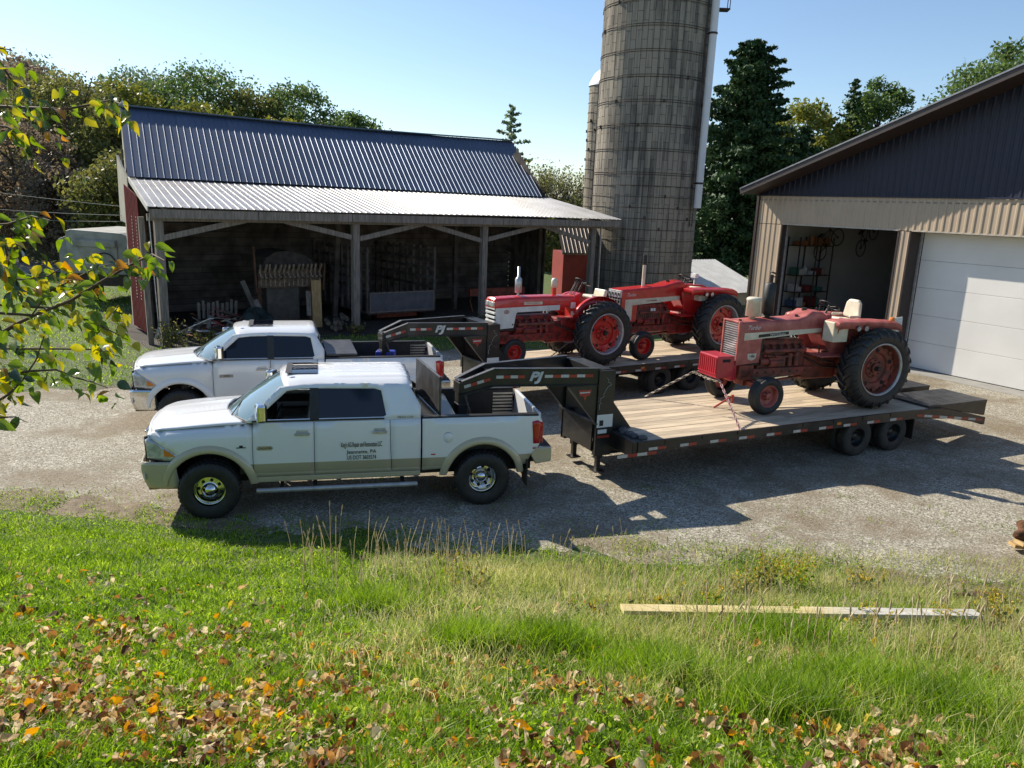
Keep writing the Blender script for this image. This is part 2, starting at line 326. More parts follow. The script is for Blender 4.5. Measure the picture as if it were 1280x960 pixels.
# pebbles lying on the drive
def pebbles(n,name,x0,x1,y0,y1,s0,s1,mt):
    x=rng.uniform(x0,x1,n);y=y0+(y1-y0)*rng.random(n)**1.5; k=(y>edge_y(x)+.05); x=x[k];y=y[k];n=len(x); s=rng.uniform(s0,s1,n)**1
    base=np.array([[1,0,-.5],[0,1,-.5],[-1,0,-.5],[0,-1,-.5],[0,0,.55]],float); a=rng.uniform(0,6.28,n); sc=rng.uniform(.6,1.3,(n,3))*s[:,None]
    P=base[None]*sc[:,None,:]; P+=rng.normal(0,.18,P.shape)*s[:,None,None]; c,sn=np.cos(a)[:,None],np.sin(a)[:,None]
    Q=np.stack([P[...,0]*c-P[...,1]*sn,P[...,0]*sn+P[...,1]*c,P[...,2]*.7],-1)+np.stack([x,y,.004+s*.35],-1)[:,None,:]
    fb=np.array([[0,1,4],[1,2,4],[2,3,4],[3,0,4]]); Fc=(fb[None]+(np.arange(n)*5)[:,None,None]).reshape(-1,3)
    return tag(link(name,npmesh(name,Q.reshape(-1,3),Fc,3,mt)),'loose pale stones scattered over the gravel drive','gravel',kind='stuff')
M['pebble']=leafmat('pebble_stone',[(0,(.18,.16,.12)),(.5,(.35,.325,.26)),(1,(.58,.56,.48))],0,.85,3)
pebbles(170000,'gravel_stones',-17,17,9,24,.006,.0125,M['pebble'])
M['soil']=mat('trodden_soil',(.24,.19,.13),.95,0,.3,5,col2=(.14,.105,.07),bump=.6,bscale=45,detail=9)
def soil(name,x0,x1,a0,a1,ph):
    n=int((x1-x0)/.05); up=[];lo=[]
    for i in range(n+1):
        x=x0+(x1-x0)*i/n; f=math.sin(PI*i/n)**.5; nz=float(vnoise(x+ph,ph,.22))-.5; nz2=float(vnoise(x+ph,ph+3,.07))-.5
        up.append((x,float(edge_y(x))+(a1+.30*nz+.06*nz2+.05*math.sin(x*9+ph))*f)); lo.append((x,float(edge_y(x))+a0*f-.1))
    mb=MB(); panel(mb,lo+up[::-1],lambda x,y:(x,y,.008),.5,out=(0,0,1)); tag(mb.build(name,M['soil']),kind='structure')
soil('soil_verge',-14,-3.4,-.1,.62,2); soil('soil_verge',4.6,9.5,-.1,.35,9)
# distant hills
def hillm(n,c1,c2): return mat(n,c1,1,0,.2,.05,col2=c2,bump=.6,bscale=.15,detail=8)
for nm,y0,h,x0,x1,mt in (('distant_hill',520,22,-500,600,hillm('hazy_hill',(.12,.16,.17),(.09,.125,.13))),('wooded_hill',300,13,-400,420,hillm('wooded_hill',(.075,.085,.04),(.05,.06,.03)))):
    mb=MB(); 
    def fn(u,v,h=h,y0=y0,x0=x0,x1=x1):
        x=x0+(x1-x0)*u; hh=h*(.8+.3*math.sin(x*.006+y0)+.08*math.sin(x*.031)+.03*math.sin(x*.17)); return (x,y0+v*160,hh*math.sin(v*PI*.5) if v<1 else hh)
    mb.grid(fn,240,8); tag(mb.build(nm,mt),kind='structure')
mb=MB(); mb.grid(lambda u,v:((-36-8*v+u*14),47+1.2*math.sin(u*3)-12*v*(1-.2*u),float(ground_z(-30,47))+.03+.0*u),12,2); tag(mb.build('side_road',mat('pale_road',(.38,.36,.33),.9,0,.1,1)),kind='structure')

# ================= BARN =================
def corr_sheet(w,L,pitch,h,th=.0,base=None,flat=.6):
    """ribbed sheet lying in local x (width) / y (length); ribs along y. returns verts,faces"""
    n=int(round(w/pitch)); pr=[]
    for i in range(n):
        x=i*pitch; r=pitch*(1-flat)/4
        pr+=[(x,0),(x+pitch*flat,0),(x+pitch*flat+r,h),(x+pitch-r,h)]
    pr.append((n*pitch,0)); return pr
def roof_sheet(mb,p00,p10,p01,p11,pitch,h,flat=.75):
    """ribbed sheet on the quad p00-p10 (bottom edge) p01-p11 (top edge)"""
    p00,p10,p01,p11=map(Vector,(p00,p10,p01,p11)); wd=(p10-p00).length; n=max(1,int(round(wd/pitch))); nr=(p10-p00).cross(p01-p00).normalized()
    us=[]
    for i in range(n):
        us+=[(i/n,0),((i+flat)/n,0),((i+flat+(1-flat)*.25)/n,h),((i+1-(1-flat)*.25)/n,h)]
    us.append((1,0)); k=len(us)
    vs=[p00.lerp(p10,u)+nr*z for u,z in us]+[p01.lerp(p11,u)+nr*z for u,z in us]
    lo=len(vs); vs+=[v-nr*.012 for v in vs]
    fs=[(i,i+1,k+i+1,k+i) for i in range(k-1)]+[(lo+i+1,lo+i,lo+k+i,lo+k+i+1) for i in range(k-1)]+[(lo+i,lo+i+1,i+1,i) for i in range(k-1)]+[(k+i,k+i+1,lo+k+i+1,lo+k+i) for i in range(k-1)]+[(0,k,lo+k,lo),(k-1,lo+k-1,lo+2*k-1,2*k-1)]
    return mb.add(vs,fs)
barn=thing('barn','long open-fronted barn with navy metal roof and silvery lean-to roof','barn',BO,BA)
DJ,ZJ,DR,ZR=3.8,5.06,8.0,7.70; SW=.93; n=20
def ZE(s): return 4.22-.02*math.sin(s*.35)
for i in range(n):
    s0,s1=-.35+i*.975,-.35+(i+1)*.975-.004
    q0=.10+(s0+.35)*18.4/19.5; q1=.10+(s1+.35)*18.4/19.5
    mb=MB(); roof_sheet(mb,(s0,-.45,ZE(s0)),(s1,-.45,ZE(s1)),(q0,DJ+.1,ZJ),(q1,DJ+.1,ZJ),.244,.018,.80); mb.build('roof_sheet',M['galv'],barn)
for i in range(n-1):
    s0,s1=.02+i*.945,.02+(i+1)*.945-.004; sag=lambda s:-.10*math.sin(min(max(s/18,0),1)*PI)+.15*s/18.5
    t0=.80+(s0-.02)*18.5/17.95; t1=.80+(s1-.02)*18.5/17.95
    mb=MB(); roof_sheet(mb,(s0,DJ-.05,ZJ+.04),(s1,DJ-.05,ZJ+.04),(t0,DR,ZR+sag(t0)),(t1,DR,ZR+sag(t1)),.236,.013,.84); mb.build('roof_sheet',M['navy'],barn)
mb=MB(); mb.add([(.8,DR-.0,ZR+.0),(19.3,DR-.0,ZR+.1),(18.6,9.2,6.6),(1.0,9.2,6.6)],[(0,1,2,3)]); mb.build('rear_roof',M['navy'],barn,solid=.02)
mb=MB(); N_=24
for i in range(N_):
    a0=.78+i*18.55/N_; a1=.78+(i+1)*18.55/N_; mb.beam((a0,DR,ZR+.05+sag(a0)),(a1,DR,ZR+.05+sag(a1)),.22,.05)
mb.build('ridge_cap',M['navy'],barn)
# fascia boards + gutter edge
for i in range(6):
    s0=-.32+i*3.24; mb=MB(); mb.beam((s0,-.38,4.02+.0*s0),(s0+3.22,-.38,4.02),.05,.26); mb.build('fascia_board',M['postwood'],barn)
mb=MB(); mb.beam((-.32,-.05,3.90),(19.1,-.05,3.90),.14,.2); mb.build('eave_beam',M['postwood'],barn)
# posts
for s in (.0,6.45,12.0,17.85):
    mb=MB(); mb.bb(s-.12,s+.12,-.1,.12,0,3.82); mb.build('post',M['postwood'],barn)
mb=MB(); mb.beam((-.35,.35,0),(-.42,.25,3.9),.16,.12,(0,1,0)); mb.build('post',M['postwood'],barn)
mb=MB(); mb.beam((-.2,-.15,0),(-.28,-.12,3.9),.022,.022,(0,1,0)); mb.build('downpipe',M['silver'],barn)
mb=MB(); mb.beam((18.25,-.15,0),(18.2,-.15,3.9),.06,.06,(0,1,0)); mb.build('downpipe',M['silver'],barn)
for (a0,z0,a1,z1) in ((.12,3.3,2.6,3.86),(6.3,3.35,3.9,3.86),(6.6,3.3,9.2,3.86),(11.88,3.25,9.3,3.86),(12.15,3.3,14.8,3.86),(17.7,3.2,15,3.86)):
    mb=MB(); mb.beam((a0,.0,z0),(a1,.0,z1),.09,.17); mb.build('brace',M['postwood'],barn)
for s,d,l in ((7.45,3.7,-.12),(13.1,3.7,0),(.4,3.75,.05),(17.9,3.7,0)):
    mb=MB(); mb.beam((s+l,d,0),(s-l,d,5.0),.18,.18,(0,1,0)); mb.build('inner_post',M['oldwood'],barn)
for s in (.2,2,4,6,8,10,12,14,16,18):
    mb=MB(); mb.beam((s,-.35,4.1),(s,DJ,4.95),.06,.14); mb.build('rafter',M['oldwood'],barn)
mb=MB(); mb.beam((0,DJ,4.85),(18.6,DJ,4.85),.2,.22); mb.build('plate_beam',M['oldwood'],barn)
# back wall boards (horizontal, rough)
z=0.05; r=0
while z<5.9:
    h=random.choice((.22,.26,.30,.34)); s=.45
    while s<18.3:
        l=min(random.uniform(2.2,4.4),18.45-s)
        if random.random()>.04:
            mb=MB(); mb.box((s+l/2,6.7+random.uniform(-.025,.025),z+h/2),(l-.02,.03,h-.018),(0,random.uniform(-.004,.004),0)); mb.build('board',M['oldwood'],barn)
        s+=l
    z+=h
mb=MB(); mb.bb(.6,18.4,6.76,6.8,0,6.0); mb.build('rear_sheathing',M['dark'],barn)
# right end wall (vertical boards, red outside)
for i in range(22):
    d0=3.9+i*.2; 
    if d0>6.6: break
    mb=MB(); mb.bb(18.42,18.46,d0,d0+.19,.05,5.0+min((d0-3.8)*.95,2.3 if d0<6.3 else 9) - (max(0,d0-6.3)*1.9)); mb.build('end_board',M['oldwood'],barn)
# left end: pale gable strip, red steel wall
mb=MB(); mb.prism([(3.72,0),(DJ+.0,ZJ+.0),(4.45,ZJ+.34),(5.15,ZJ+.76),(5.3,3.6),(4.5,3.55),(4.5,0)],lambda u,v,t:(t,u,v),-.0,.06); mb.prism([(4.45,0),(4.45,ZJ+.33),(DR-.05,ZR-.08),(DR,0)],lambda u,v,t:(t+.12+.19*(u-4.45),u,v),.0,.06); mb.build('end_wall',mat('pale_barn_siding',(.50,.46,.38),.8,0,.1,2),barn)
for i in range(5):
    d0=1.95+i*.37; mb=MB(); p=[(-.12,d0,.1),(-.12,d0+.44,.1),(-.12,d0+.44,4.5+.235*(d0-1.5)),(-.12,d0,4.4+.235*(d0-1.5))]
    roof_sheet(mb,(-.12,d0+.36,.12),(-.12,d0,.12),(-.12,d0+.36,4.47+.2*(d0-1.5)),(-.12,d0,4.40+.2*(d0-1.5)),.225,.02,.7); mb.build('wall_sheet',M['barnred'],barn)
mb=MB()
for dd in (2.15,2.75):
    for k in range(26): mb.box((-.155,dd+random.uniform(-.01,.01),1.2+k*.105),(.012,.035,.045))
mb.build('peeling_paint',M['whitepaint'],barn)
mb=MB(); mb.beam((-.38,-.5,4.16),(.06,DJ+.1,5.04),.03,.16); mb.build('barge_board',mat('barge_white',(.62,.6,.55),.6),barn)
# ---- things under the lean-to
def bthing(name,label,cat,s,d,rot=0,z=0,group=None): return thing(name,label,cat,bw(s,d,z),BA+rot,group)
w_=bthing('hay_wagon','weathered hay wagon with slatted rack sides and low tailboard','wagon',9.2,1.5)
mb=MB(); mb.bb(-1.42,1.42,0,.05,.42,1.16); o=mb.build('tailboard',mat('blue_grey_board',(.13,.135,.15),.8,0,.15,3,bump=.2),w_)
mb=MB(); 
for a,b in (((-1.42,-.02,.42),(1.42,-.02,.42)),((-1.42,-.02,1.16),(1.42,-.02,1.16)),((-1.42,-.02,.4),(-1.42,-.02,1.18)),((1.42,-.02,.4),(1.42,-.02,1.18))): mb.beam(a,b,.03,.04)
mb.build('trim',M['postwood'],o)
mb=MB(); mb.bb(-1.5,1.5,0,5.2,.34,.42); mb.build('deck',M['oldwood'],w_)
for sx in (-1.5,1.5):
    for k in range(10):
        mb=MB(); mb.bb(sx-.04,sx+.04,.02+k*.55,.12+k*.55,.4,2.9); mb.build('stake',M['oldwood'],w_)
    for k in range(5):
        mb=MB(); mb.bb(sx*.965-.02,sx*.965+.02,0,5.2,1.25+k*.36,1.37+k*.36); mb.build('rail',M['oldwood'],w_)
mb=MB(); mb.bb(-1.0,-.15,4.6,4.7,.45,2.0); mb.build('front_panel',mat('slate_panel',(.06,.07,.09),.7),w_)
mb=MB(); mb.bb(-.9,.9,.4,.9,.12,.3); mb.build('axle_box',M['rustred'],w_)
for sx in (-1.2,1.2):
    mb=MB(); mb.lathe([(0,-.1),(.3,-.1),(.34,-.06),(.34,.06),(.3,.1),(0,.1)],(sx,.7,.34),'x',20); mb.build('wheel',M['rubber'],w_)
w_=bthing('manure_spreader','rusty spreader with curved hopper and row of beater tines','spreader',4.75,2.0)
mb=MB(); mb.prism([(-.95,2.15),(-.78,2.5),(-.4,2.72),(.1,2.74),(.6,2.62),(.95,2.4),(1.1,2.12)],lambda u,v,t:(u,t,v),0,1.6); mb.build('hopper',mat('dark_hopper',(.07,.06,.055),.8,.1,.3,5,bump=.3),w_)
mb=MB(); mb.bb(-1.1,1.25,-.05,0,1.45,2.1); mb.build('rear_plate',mat('tan_rust',(.20,.15,.10),.85,0,.4,9,col2=(.08,.055,.04),bump=.4),w_)
mb=MB()
for k in range(14):
    x=-1.05+k*.17; mb.beam((x,-.08,1.98),(x+random.uniform(-.06,.06),-.3,2.28),.06,.07); mb.beam((x+.05,-.06,1.5),(x+.02,-.12,1.95),.04,.05); mb.beam((x,-.08,1.75),(x,-.32,1.85),.04,.05)
mb.build('beater_tines',mat('pale_rust',(.42,.33,.24),.8,0,.3,8,bump=.3),w_)
for x in (-1.2,1.3): mb=MB(); mb.beam((x,-.1,1.3),(x*1.05,-.1,2.9 if x<0 else 2.3),.05,.12,(0,1,0)); mb.build('side_arm',M['rust'],w_)
mb=MB(); mb.bb(-.75,.45,.1,.5,.25,1.45); mb.build('crate_body',mat('olive_grey_panel',(.12,.11,.09),.8,0,.2,4),w_)
mb=MB(); mb.beam((-.2,.3,1.3),(-.2,2,.9),.1,.1); mb.beam((.9,.2,.0),(.9,.2,1.6),.12,.12,(0,1,0)); mb.beam((-1,.2,.0),(-1,.2,1.6),.12,.12,(0,1,0)); mb.build('frame',M['rust'],w_)
for i,(p,q,mt,lb) in enumerate((((5.55,1.3,.02),(5.6,1.5,1.72),'yellowwood','fresh yellow plank standing upright right of the spreader'),((3.55,1.2,.0),(3.0,1.7,1.75),'oldwood','long grey plank leaning left of the spreader'),((3.75,1.1,.0),(3.35,1.5,1.1),'postwood','short pale plank leaning beside the long one'),((5.15,1.1,.5),(5.25,1.4,1.35),'postwood','short pale board leaning inside the yellow plank'))):
    mb=MB(); mb.beam(bw(*p),bw(*q),.36 if i==0 else .16,.05,(bd.x,bd.y,0) if i!=0 else (bs.y,-bs.x,0)); o=mb.build('plank',M[mt]); tag(o,lb,'plank')
# second yellow plank face
w_=bthing('log_pile','small heap of split logs beside the second barn post','log pile',6.1,.55)
for k in range(12):
    x=random.uniform(-.35,.35); y=random.uniform(-.2,.3); zz=.1+.16*(k//5); mb=MB(); an=random.uniform(-.5,.5); mb.cyl((x-.2*math.cos(an),y-.3,zz+.02),(x+.2*math.sin(an),y+.3,zz+.06),.085,.075,9); mb.build('log',mat('log%d'%k,(.20,.16,.12),.9,0,.3,8) if k==0 else bpy.data.materials['log0'],w_)
w_=bthing('scrap_heap','heap of broken red and white boards and tin under left bay','scrap heap',2.1,.9)
for k in range(90):
    x=random.gauss(0,.95);y=random.gauss(.1,.55);zz=.08+.8*math.exp(-x*x)*random.random(); L_=random.uniform(.35,1.1)
    mb=MB(); mb.box((x,y,zz),(L_,random.uniform(.05,.16),.025),(random.uniform(-.3,.3),random.uniform(-.5,.5),random.uniform(-1.2,1.2))); mb.build('board_scrap',M[random.choice(('oldwood','barnred','barnred','rust','postwood','cream','postwood','whitepaint'))],w_)
w_=bthing('slat_stack','row of pale upright slats standing behind the scrap heap','slats',2.3,2.6)
for k in range(9):
    mb=MB(); mb.box((-.55+k*.16,0,.65+.05*math.sin(k*2)),(.09,.04,.6+.05*math.sin(k)),(.1,random.uniform(-.06,.06),0)); mb.build('slat',M['postwood'],w_)
w_=bthing('brush_heap','dark heap of tarpaulin and brush in the middle of left bay','tarpaulin heap',3.2,1.2)
mb=MB(); 
def fn(u,v):
    a=2*PI*u; r=.75*math.sin(PI*v/2); return (r*1.1*math.cos(a)*(1+.15*math.sin(5*a)),r*math.sin(a),.75*math.cos(PI*v/2)**.8*(1+.2*math.sin(a*3+v*7)))
mb.grid(fn,28,8); mb.build('heap_cover',mat('dark_green_tarp',(.03,.05,.045),.7,0,.3,4,bump=.4),w_)
w_=bthing('red_implement','red farm implement frame parked in right bay of the barn','implement',14.6,2.4)
mb=MB(); mb.bb(-1.6,1.4,-.1,.1,.75,1.05); mb.build('toolbar',M['rustred'],w_)
mb=MB(); 
for k in range(7): mb.tube([(-1.4+k*.45,0,.8),(-1.4+k*.45,.2,.5),(-1.4+k*.45,-.05,.05)],.03,6)
mb.build('shanks',M['rustred'],w_)
for s,l in ((12.6,.25),(13.9,-.1),(15.3,.2),(16.4,-.15)):
    mb=MB(); mb.beam(bw(s,6.8,.05),bw(s+l,7.9,2.9),.06,.06,(1,0,0)); o=mb.build('leaning_pole',M['postwood']); tag(o,'thin pole leaning on the rear wall of the right bay','pole','poles leaning in the right bay')
o=MB().sphere((0,0,.09),(.22,.14,.1),12,7).build('feed_bag',M['paper'],None,loc=bw(-1.6,-.2)); tag(o,'crumpled white bag lying in shaded grass left of the barn','bag')
# ================= SILO =================
m,nt,b=newmat('silo_concrete'); L=nt.links; v=coords(nt,(1,1,.05)); n1=N(nt,'TexNoise',Scale=5.5,Detail=8,Roughness=.7); L.new(v,n1.inputs['Vector']); v2=coords(nt,(1,1,.35)); n2=N(nt,'TexNoise',Scale=.5,Detail=6); L.new(v2,n2.inputs['Vector'])
ge=N(nt,'NewGeometry'); ad=N(nt,'Math',operation='MULTIPLY_ADD'); L.new(n2.outputs['Fac'],ad.inputs[0]); ad.inputs[1].default_value=.7; L.new(n1.outputs['Fac'],ad.inputs[2]); ad2=N(nt,'Math',operation='MULTIPLY_ADD'); L.new(ge.outputs['Random Per Island'],ad2.inputs[0]); ad2.inputs[1].default_value=.12; L.new(ad.outputs[0],ad2.inputs[2])
c=ramp(nt,ad2.outputs[0],[(.60,(.038,.034,.03)),(.80,(.11,.10,.085)),(.95,(.235,.21,.17)),(1.,(.30,.265,.21))]); L.new(c,b.inputs['Base Color']); b.inputs['Roughness'].default_value=.9; bp=N(nt,'Bump',Strength=.4,Distance=.02); L.new(n1.outputs['Fac'],bp.inputs['Height']); L.new(bp.outputs[0],b.inputs['Normal']); M['silo']=m
def silo(name,label,x,y,r,h,step_lo,nst,dome):
    s=thing(name,label,'silo',(x,y,0)); mb=MB(); rows=int(h/.76)
    for i in range(nst):
        a0=2*PI*(i+.035)/nst; a1=2*PI*(i+.965)/nst; off=(i%2)*.38
        for j in range(-1,rows+1):
            z0=max(0,j*.76+off+.008); z1=min(h,(j+1)*.76+off-.008)
            if z1-z0<.05: continue
            rr=r+random.uniform(-.006,.006); q=[(math.cos(t)*q_,math.sin(t)*q_,zz) for t,q_,zz in ((a0,rr-.03,z0),(a1,rr-.03,z0),(a1,rr-.03,z1),(a0,rr-.03,z1),(a0,rr,z0),(a1,rr,z0),(a1,rr,z1),(a0,rr,z1))]
            mb.add(q,[(4,5,6,7),(0,4,7,3),(5,1,2,6),(7,6,2,3),(0,1,5,4)])
    st=mb.build('staves',M['silo'],s); st['kind']='stuff'
    mb=MB(); mb.lathe([(r-.025,0),(r-.025,h)],(0,0,0),'z',60); mb.build('joint_wall',mat(name+'_joint',(.06,.057,.05),.95),s)
    z=.45
    while z<h:
        mb=MB(); n=48
        for dz in ((0,.09) if z>step_lo else (0,)): mb.tube([(math.cos(2*PI*k/n)*(r+.02),math.sin(2*PI*k/n)*(r+.02),z+dz) for k in range(n+1)],.011,5,False)
        for k in range(3): 
            t=-1.9+k*.9+z*1.3; mb.box((math.cos(t)*(r+.03),math.sin(t)*(r+.03),z+.04),(.07,.07,.14))
        mb.build('hoop',M['darkiron'],s); z+=1.02 if z>step_lo else .48
    if dome:
        mb=MB(); mb.lathe([(r+.05,h),(r+.03,h+.15),(r*.8,h+.55*r),(r*.45,h+.85*r),(0.01,h+r*.95)],(0,0,0),'z',40); mb.build('dome',mat('dome_white',(.7,.72,.73),.4,.3,.05,2),s)
    return s
s=silo('silo','tall weathered concrete stave silo standing behind the trailers',5.95,37.6,2.46,21,5.9,60,False)
mb=MB()
ax,ay=2.15,-1.72
mb.cyl((ax,ay,4.85),(ax,ay,21.5),.17,.17,16)
mb.build('chute_pipe',mat('pipe_white',(.72,.72,.73),.4,0,.04,2),s)
for z in (5.9,12.2,18): mb=MB(); mb.lathe([(.19,z),(.2,z+.02),(.2,z+.06),(.19,z+.08)],(ax,ay,0),'z',16); mb.beam((ax,ay,z+.04),(ax*.88,ay*.88,z+.04),.05,.05); mb.build('pipe_bracket',M['darkiron'],s)
mb=MB(); lx,ly=1.93,-1.68
for dx in (-.14,.14): mb.beam((lx+dx*.6,ly+dx*.75,4),(lx+dx*.6,ly+dx*.75,21),.03,.03)
for k in range(52): mb.beam((lx-.085,ly-.105,4.1+k*.32),(lx+.085,ly+.105,4.1+k*.32),.02,.02)
mb.build('ladder',M['darkiron'],s)
mb=MB(); mb.box((2.5,-1.45,13.25),(.6,.5,.06)); 
for dx,dy in ((.28,-.22),(.28,.22),(-.2,-.22)): mb.beam((2.5+dx,-1.45+dy,13.25),(2.5+dx,-1.45+dy,14.2),.03,.03)
for zz in (13.7,14.15): mb.beam((2.78,-1.67,zz),(2.78,-1.23,zz),.025,.025); mb.beam((2.3,-1.67,zz),(2.78,-1.67,zz),.025,.025)
mb.build('platform',M['darkiron'],s)
silo('rear_silo','narrow second silo with white domed cap mostly hidden behind the tall one',4.62,43.0,1.15,10.9,99,30,True)
# ================= GARAGE =================
GA=R(-59); GO=Vector((12.55,24.3,0)); gd=Vector((math.cos(GA),math.sin(GA),0)); gn=Vector((-math.sin(GA),math.cos(GA),0))  # gd along wall, gn inward
gar=thing('garage','pole-barn garage with tan ribbed walls, dark navy gable and two tall bays','garage',GO,GA)
SL,SR,ZW,ZD=-6.66,16.6,5.40,4.35; RX=(SL+SR)/2; slope=(8.69-5.53)/(2.64+6.64)
def wall(s0,s1,z0,z1,mt,h=.022,y=0,w=.91,nm='wall_sheet'):
    s=s0
    while s<s1-.02:
        e_=min(s+w,s1); mb=MB(); roof_sheet(mb,(s,y,z0),(e_-.003,y,z0),(s,y,z1),(e_-.003,y,z1),.2275,h,.55); mb.build(nm,mt,gar); s+=w
O1,O2,W1,W2=-5.42,-.84,-.38,4.35
wall(SL,O1,0.1,ZD,M['tan']); wall(O2,W1,.1,ZD,M['tan']); wall(W2,SR,.1,ZD,M['tan']); wall(SL,SR,ZD+.02,ZW,M['tan'])
# gable
s=SL
while s<SR-.01:
    e_=min(s+.91,SR); f=lambda q:ZW+.02+slope*(min(q-SL,SR-q)); 
    mb=MB(); roof_sheet(mb,(s,-.012,ZW+.01),(e_-.003,-.012,ZW+.01),(s,-.012,f(s)+.16),(e_-.003,-.012,f(e_)+.16),.2275,.02,.6); mb.build('gable_sheet',M['navywall'],gar); s+=.91
mb=MB(); mb.beam((SL,-.05,ZW),(SR,-.05,ZW),.03,.05); mb.build('belt_trim',M['navywall'],gar)
pk=(RX,ZW+.2+slope*(RX-SL))
OV=1.0; DEP=12.0
for sg,sx in ((1,SL-.06),(-1,SR+.06)):
    z0=ZW+.2-slope*.06; x1,z1=pk
    # roof deck sheets
    k=int(DEP/.91)
    for i in range(k+1):
        y0=-OV+i*.915; y1=y0+.91; mb=MB()
        if sg>0: roof_sheet(mb,(sx,y1,z0),(sx,y0,z0),(x1,y1,z1),(x1,y0,z1),.3,.02,.8)
        else: roof_sheet(mb,(sx,y0,z0),(sx,y1,z0),(x1,y0,z1),(x1,y1,z1),.3,.02,.8)
        mb.build('roof_sheet',mat('dark_roof_metal',(.05,.05,.06),.4,.4,.1,1) if 'dark_roof_metal' not in bpy.data.materials else bpy.data.materials['dark_roof_metal'],gar)
    mb=MB(); mb.beam((sx,-OV-.02,z0-.09),(x1,-OV-.02,z1-.09),.03,.2); mb.build('rake_fascia',M['browntrim'],gar)
    mb=MB(); mb.beam((sx,-OV-.045,z0+.015),(x1,-OV-.045,z1+.015),.05,.045); mb.build('rake_trim',mat('trim_silver',(.30,.29,.31),.3,.5) if 'trim_silver' not in bpy.data.materials else bpy.data.materials['trim_silver'],gar)
    mb=MB(); mb.beam((sx,-OV/2,z0-.17),(x1,-OV/2,z1-.17),OV-.04,.02); mb.build('soffit',M['browntrim'],gar)
    mb=MB(); mb.beam((sx,-OV,z0-.08),(sx,DEP,z0-.08),.04,.2); mb.build('eave_fascia',M['browntrim'],gar)
def tr(a,b,w,h,mt='browntrim',up=(0,1,0)): mb=MB(); mb.beam(a,b,w,h,up); mb.build('trim',M[mt],gar)
tr((SL-.02,-.03,0),(SL-.02,-.03,ZW+.1),.1,.1); tr((SR,-.03,0),(SR,-.03,ZW+.1),.1,.1)
REC=.60
for a,rc in ((O1,.28),(W1,REC)):
    mb=MB(); mb.bb(a-.06,a-.003,-.035,rc,.02,ZD+.0); mb.build('jamb',M['browntrim'],gar)
for a in (O2,W2): mb=MB(); mb.bb(a+.003,a+.06,-.03,REC,.02,ZD); mb.build('jamb',M['browntrim'],gar)
for a,b in ((O1,O2),(W1,W2)):
    mb=MB(); mb.bb(a,b,-.02,REC,ZD+.003,ZD+.05); mb.build('head_trim',mat('head_cream',(.5,.45,.38),.5) if 'head_cream' not in bpy.data.materials else bpy.data.materials['head_cream'],gar)
for a,rc in ((O1+.035,.3),(W1+.03,REC)): mb=MB(); mb.bb(a-.03,a+.03,rc-.1,rc-.04,.02,ZD-.02); mb.build('door_track',M['silver'],gar)
dr=thing('overhead_door','closed white sectional overhead door of the right garage bay','garage door',GO,GA)
for k in range(5):
    z0=.03+k*.862; mb=MB(); mb.bb(W1+.06,W2-.01,REC,REC+.05,z0,z0+.856); mb.build('door_panel',M['doorwhite'],dr,bevel=.008)
# garage interior
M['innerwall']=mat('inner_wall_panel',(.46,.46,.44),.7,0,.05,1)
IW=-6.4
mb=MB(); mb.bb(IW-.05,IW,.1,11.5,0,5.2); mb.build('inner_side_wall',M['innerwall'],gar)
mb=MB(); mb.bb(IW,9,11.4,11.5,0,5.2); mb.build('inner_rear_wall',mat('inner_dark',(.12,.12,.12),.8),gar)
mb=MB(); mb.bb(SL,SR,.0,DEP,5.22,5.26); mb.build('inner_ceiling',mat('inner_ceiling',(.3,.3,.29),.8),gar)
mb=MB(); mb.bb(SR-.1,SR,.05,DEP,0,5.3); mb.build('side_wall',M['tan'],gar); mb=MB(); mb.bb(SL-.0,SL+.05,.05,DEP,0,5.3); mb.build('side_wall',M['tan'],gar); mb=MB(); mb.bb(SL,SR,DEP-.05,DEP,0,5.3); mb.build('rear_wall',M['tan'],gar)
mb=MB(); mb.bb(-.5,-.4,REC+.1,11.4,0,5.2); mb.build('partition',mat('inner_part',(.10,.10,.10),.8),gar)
mb=MB(); P=[GO+gd*a+gn*b for a,b in ((SL,-.25),(SR,-.25),(SR,DEP),(SL,DEP))]; mb.add([(p.x,p.y,.008) for p in P],[(0,1,2,3)]); tag(mb.build('concrete_floor',mat('concrete_apron',(.30,.29,.27),.85,0,.1,2)),kind='structure')
def gw(s,d,z=0): p=GO+gd*s+gn*d; return (p.x,p.y,z)
sh=thing('steel_shelf','tall steel shelving unit loaded with boxes inside the open bay','shelf',gw(-6.05,2.3),GA)
for zz in (.5,1.15,1.75,2.4,3.55): mb=MB(); mb.bb(-.28,.28,-.8,1.15,zz,zz+.03); mb.build('shelf_board',M['darkiron'],sh)
for a in (-.28,.28):
    for b_ in (-.8,.2,1.15): mb=MB(); mb.bb(a-.02,a+.02,b_-.02,b_+.02,0,3.9); mb.build('upright',M['darkiron'],sh)
cols=[(.30,.12,.04),(.06,.10,.22),(.45,.43,.4),(.05,.16,.12),(.3,.28,.24),(.18,.03,.03),(.5,.5,.5)]
ORD=['first','second','third','fourth','fifth','sixth','seventh','eighth','ninth','tenth','eleventh']
nmc=['orange-brown','dark blue','grey','dark green','tan','dark red','white']; bi=0
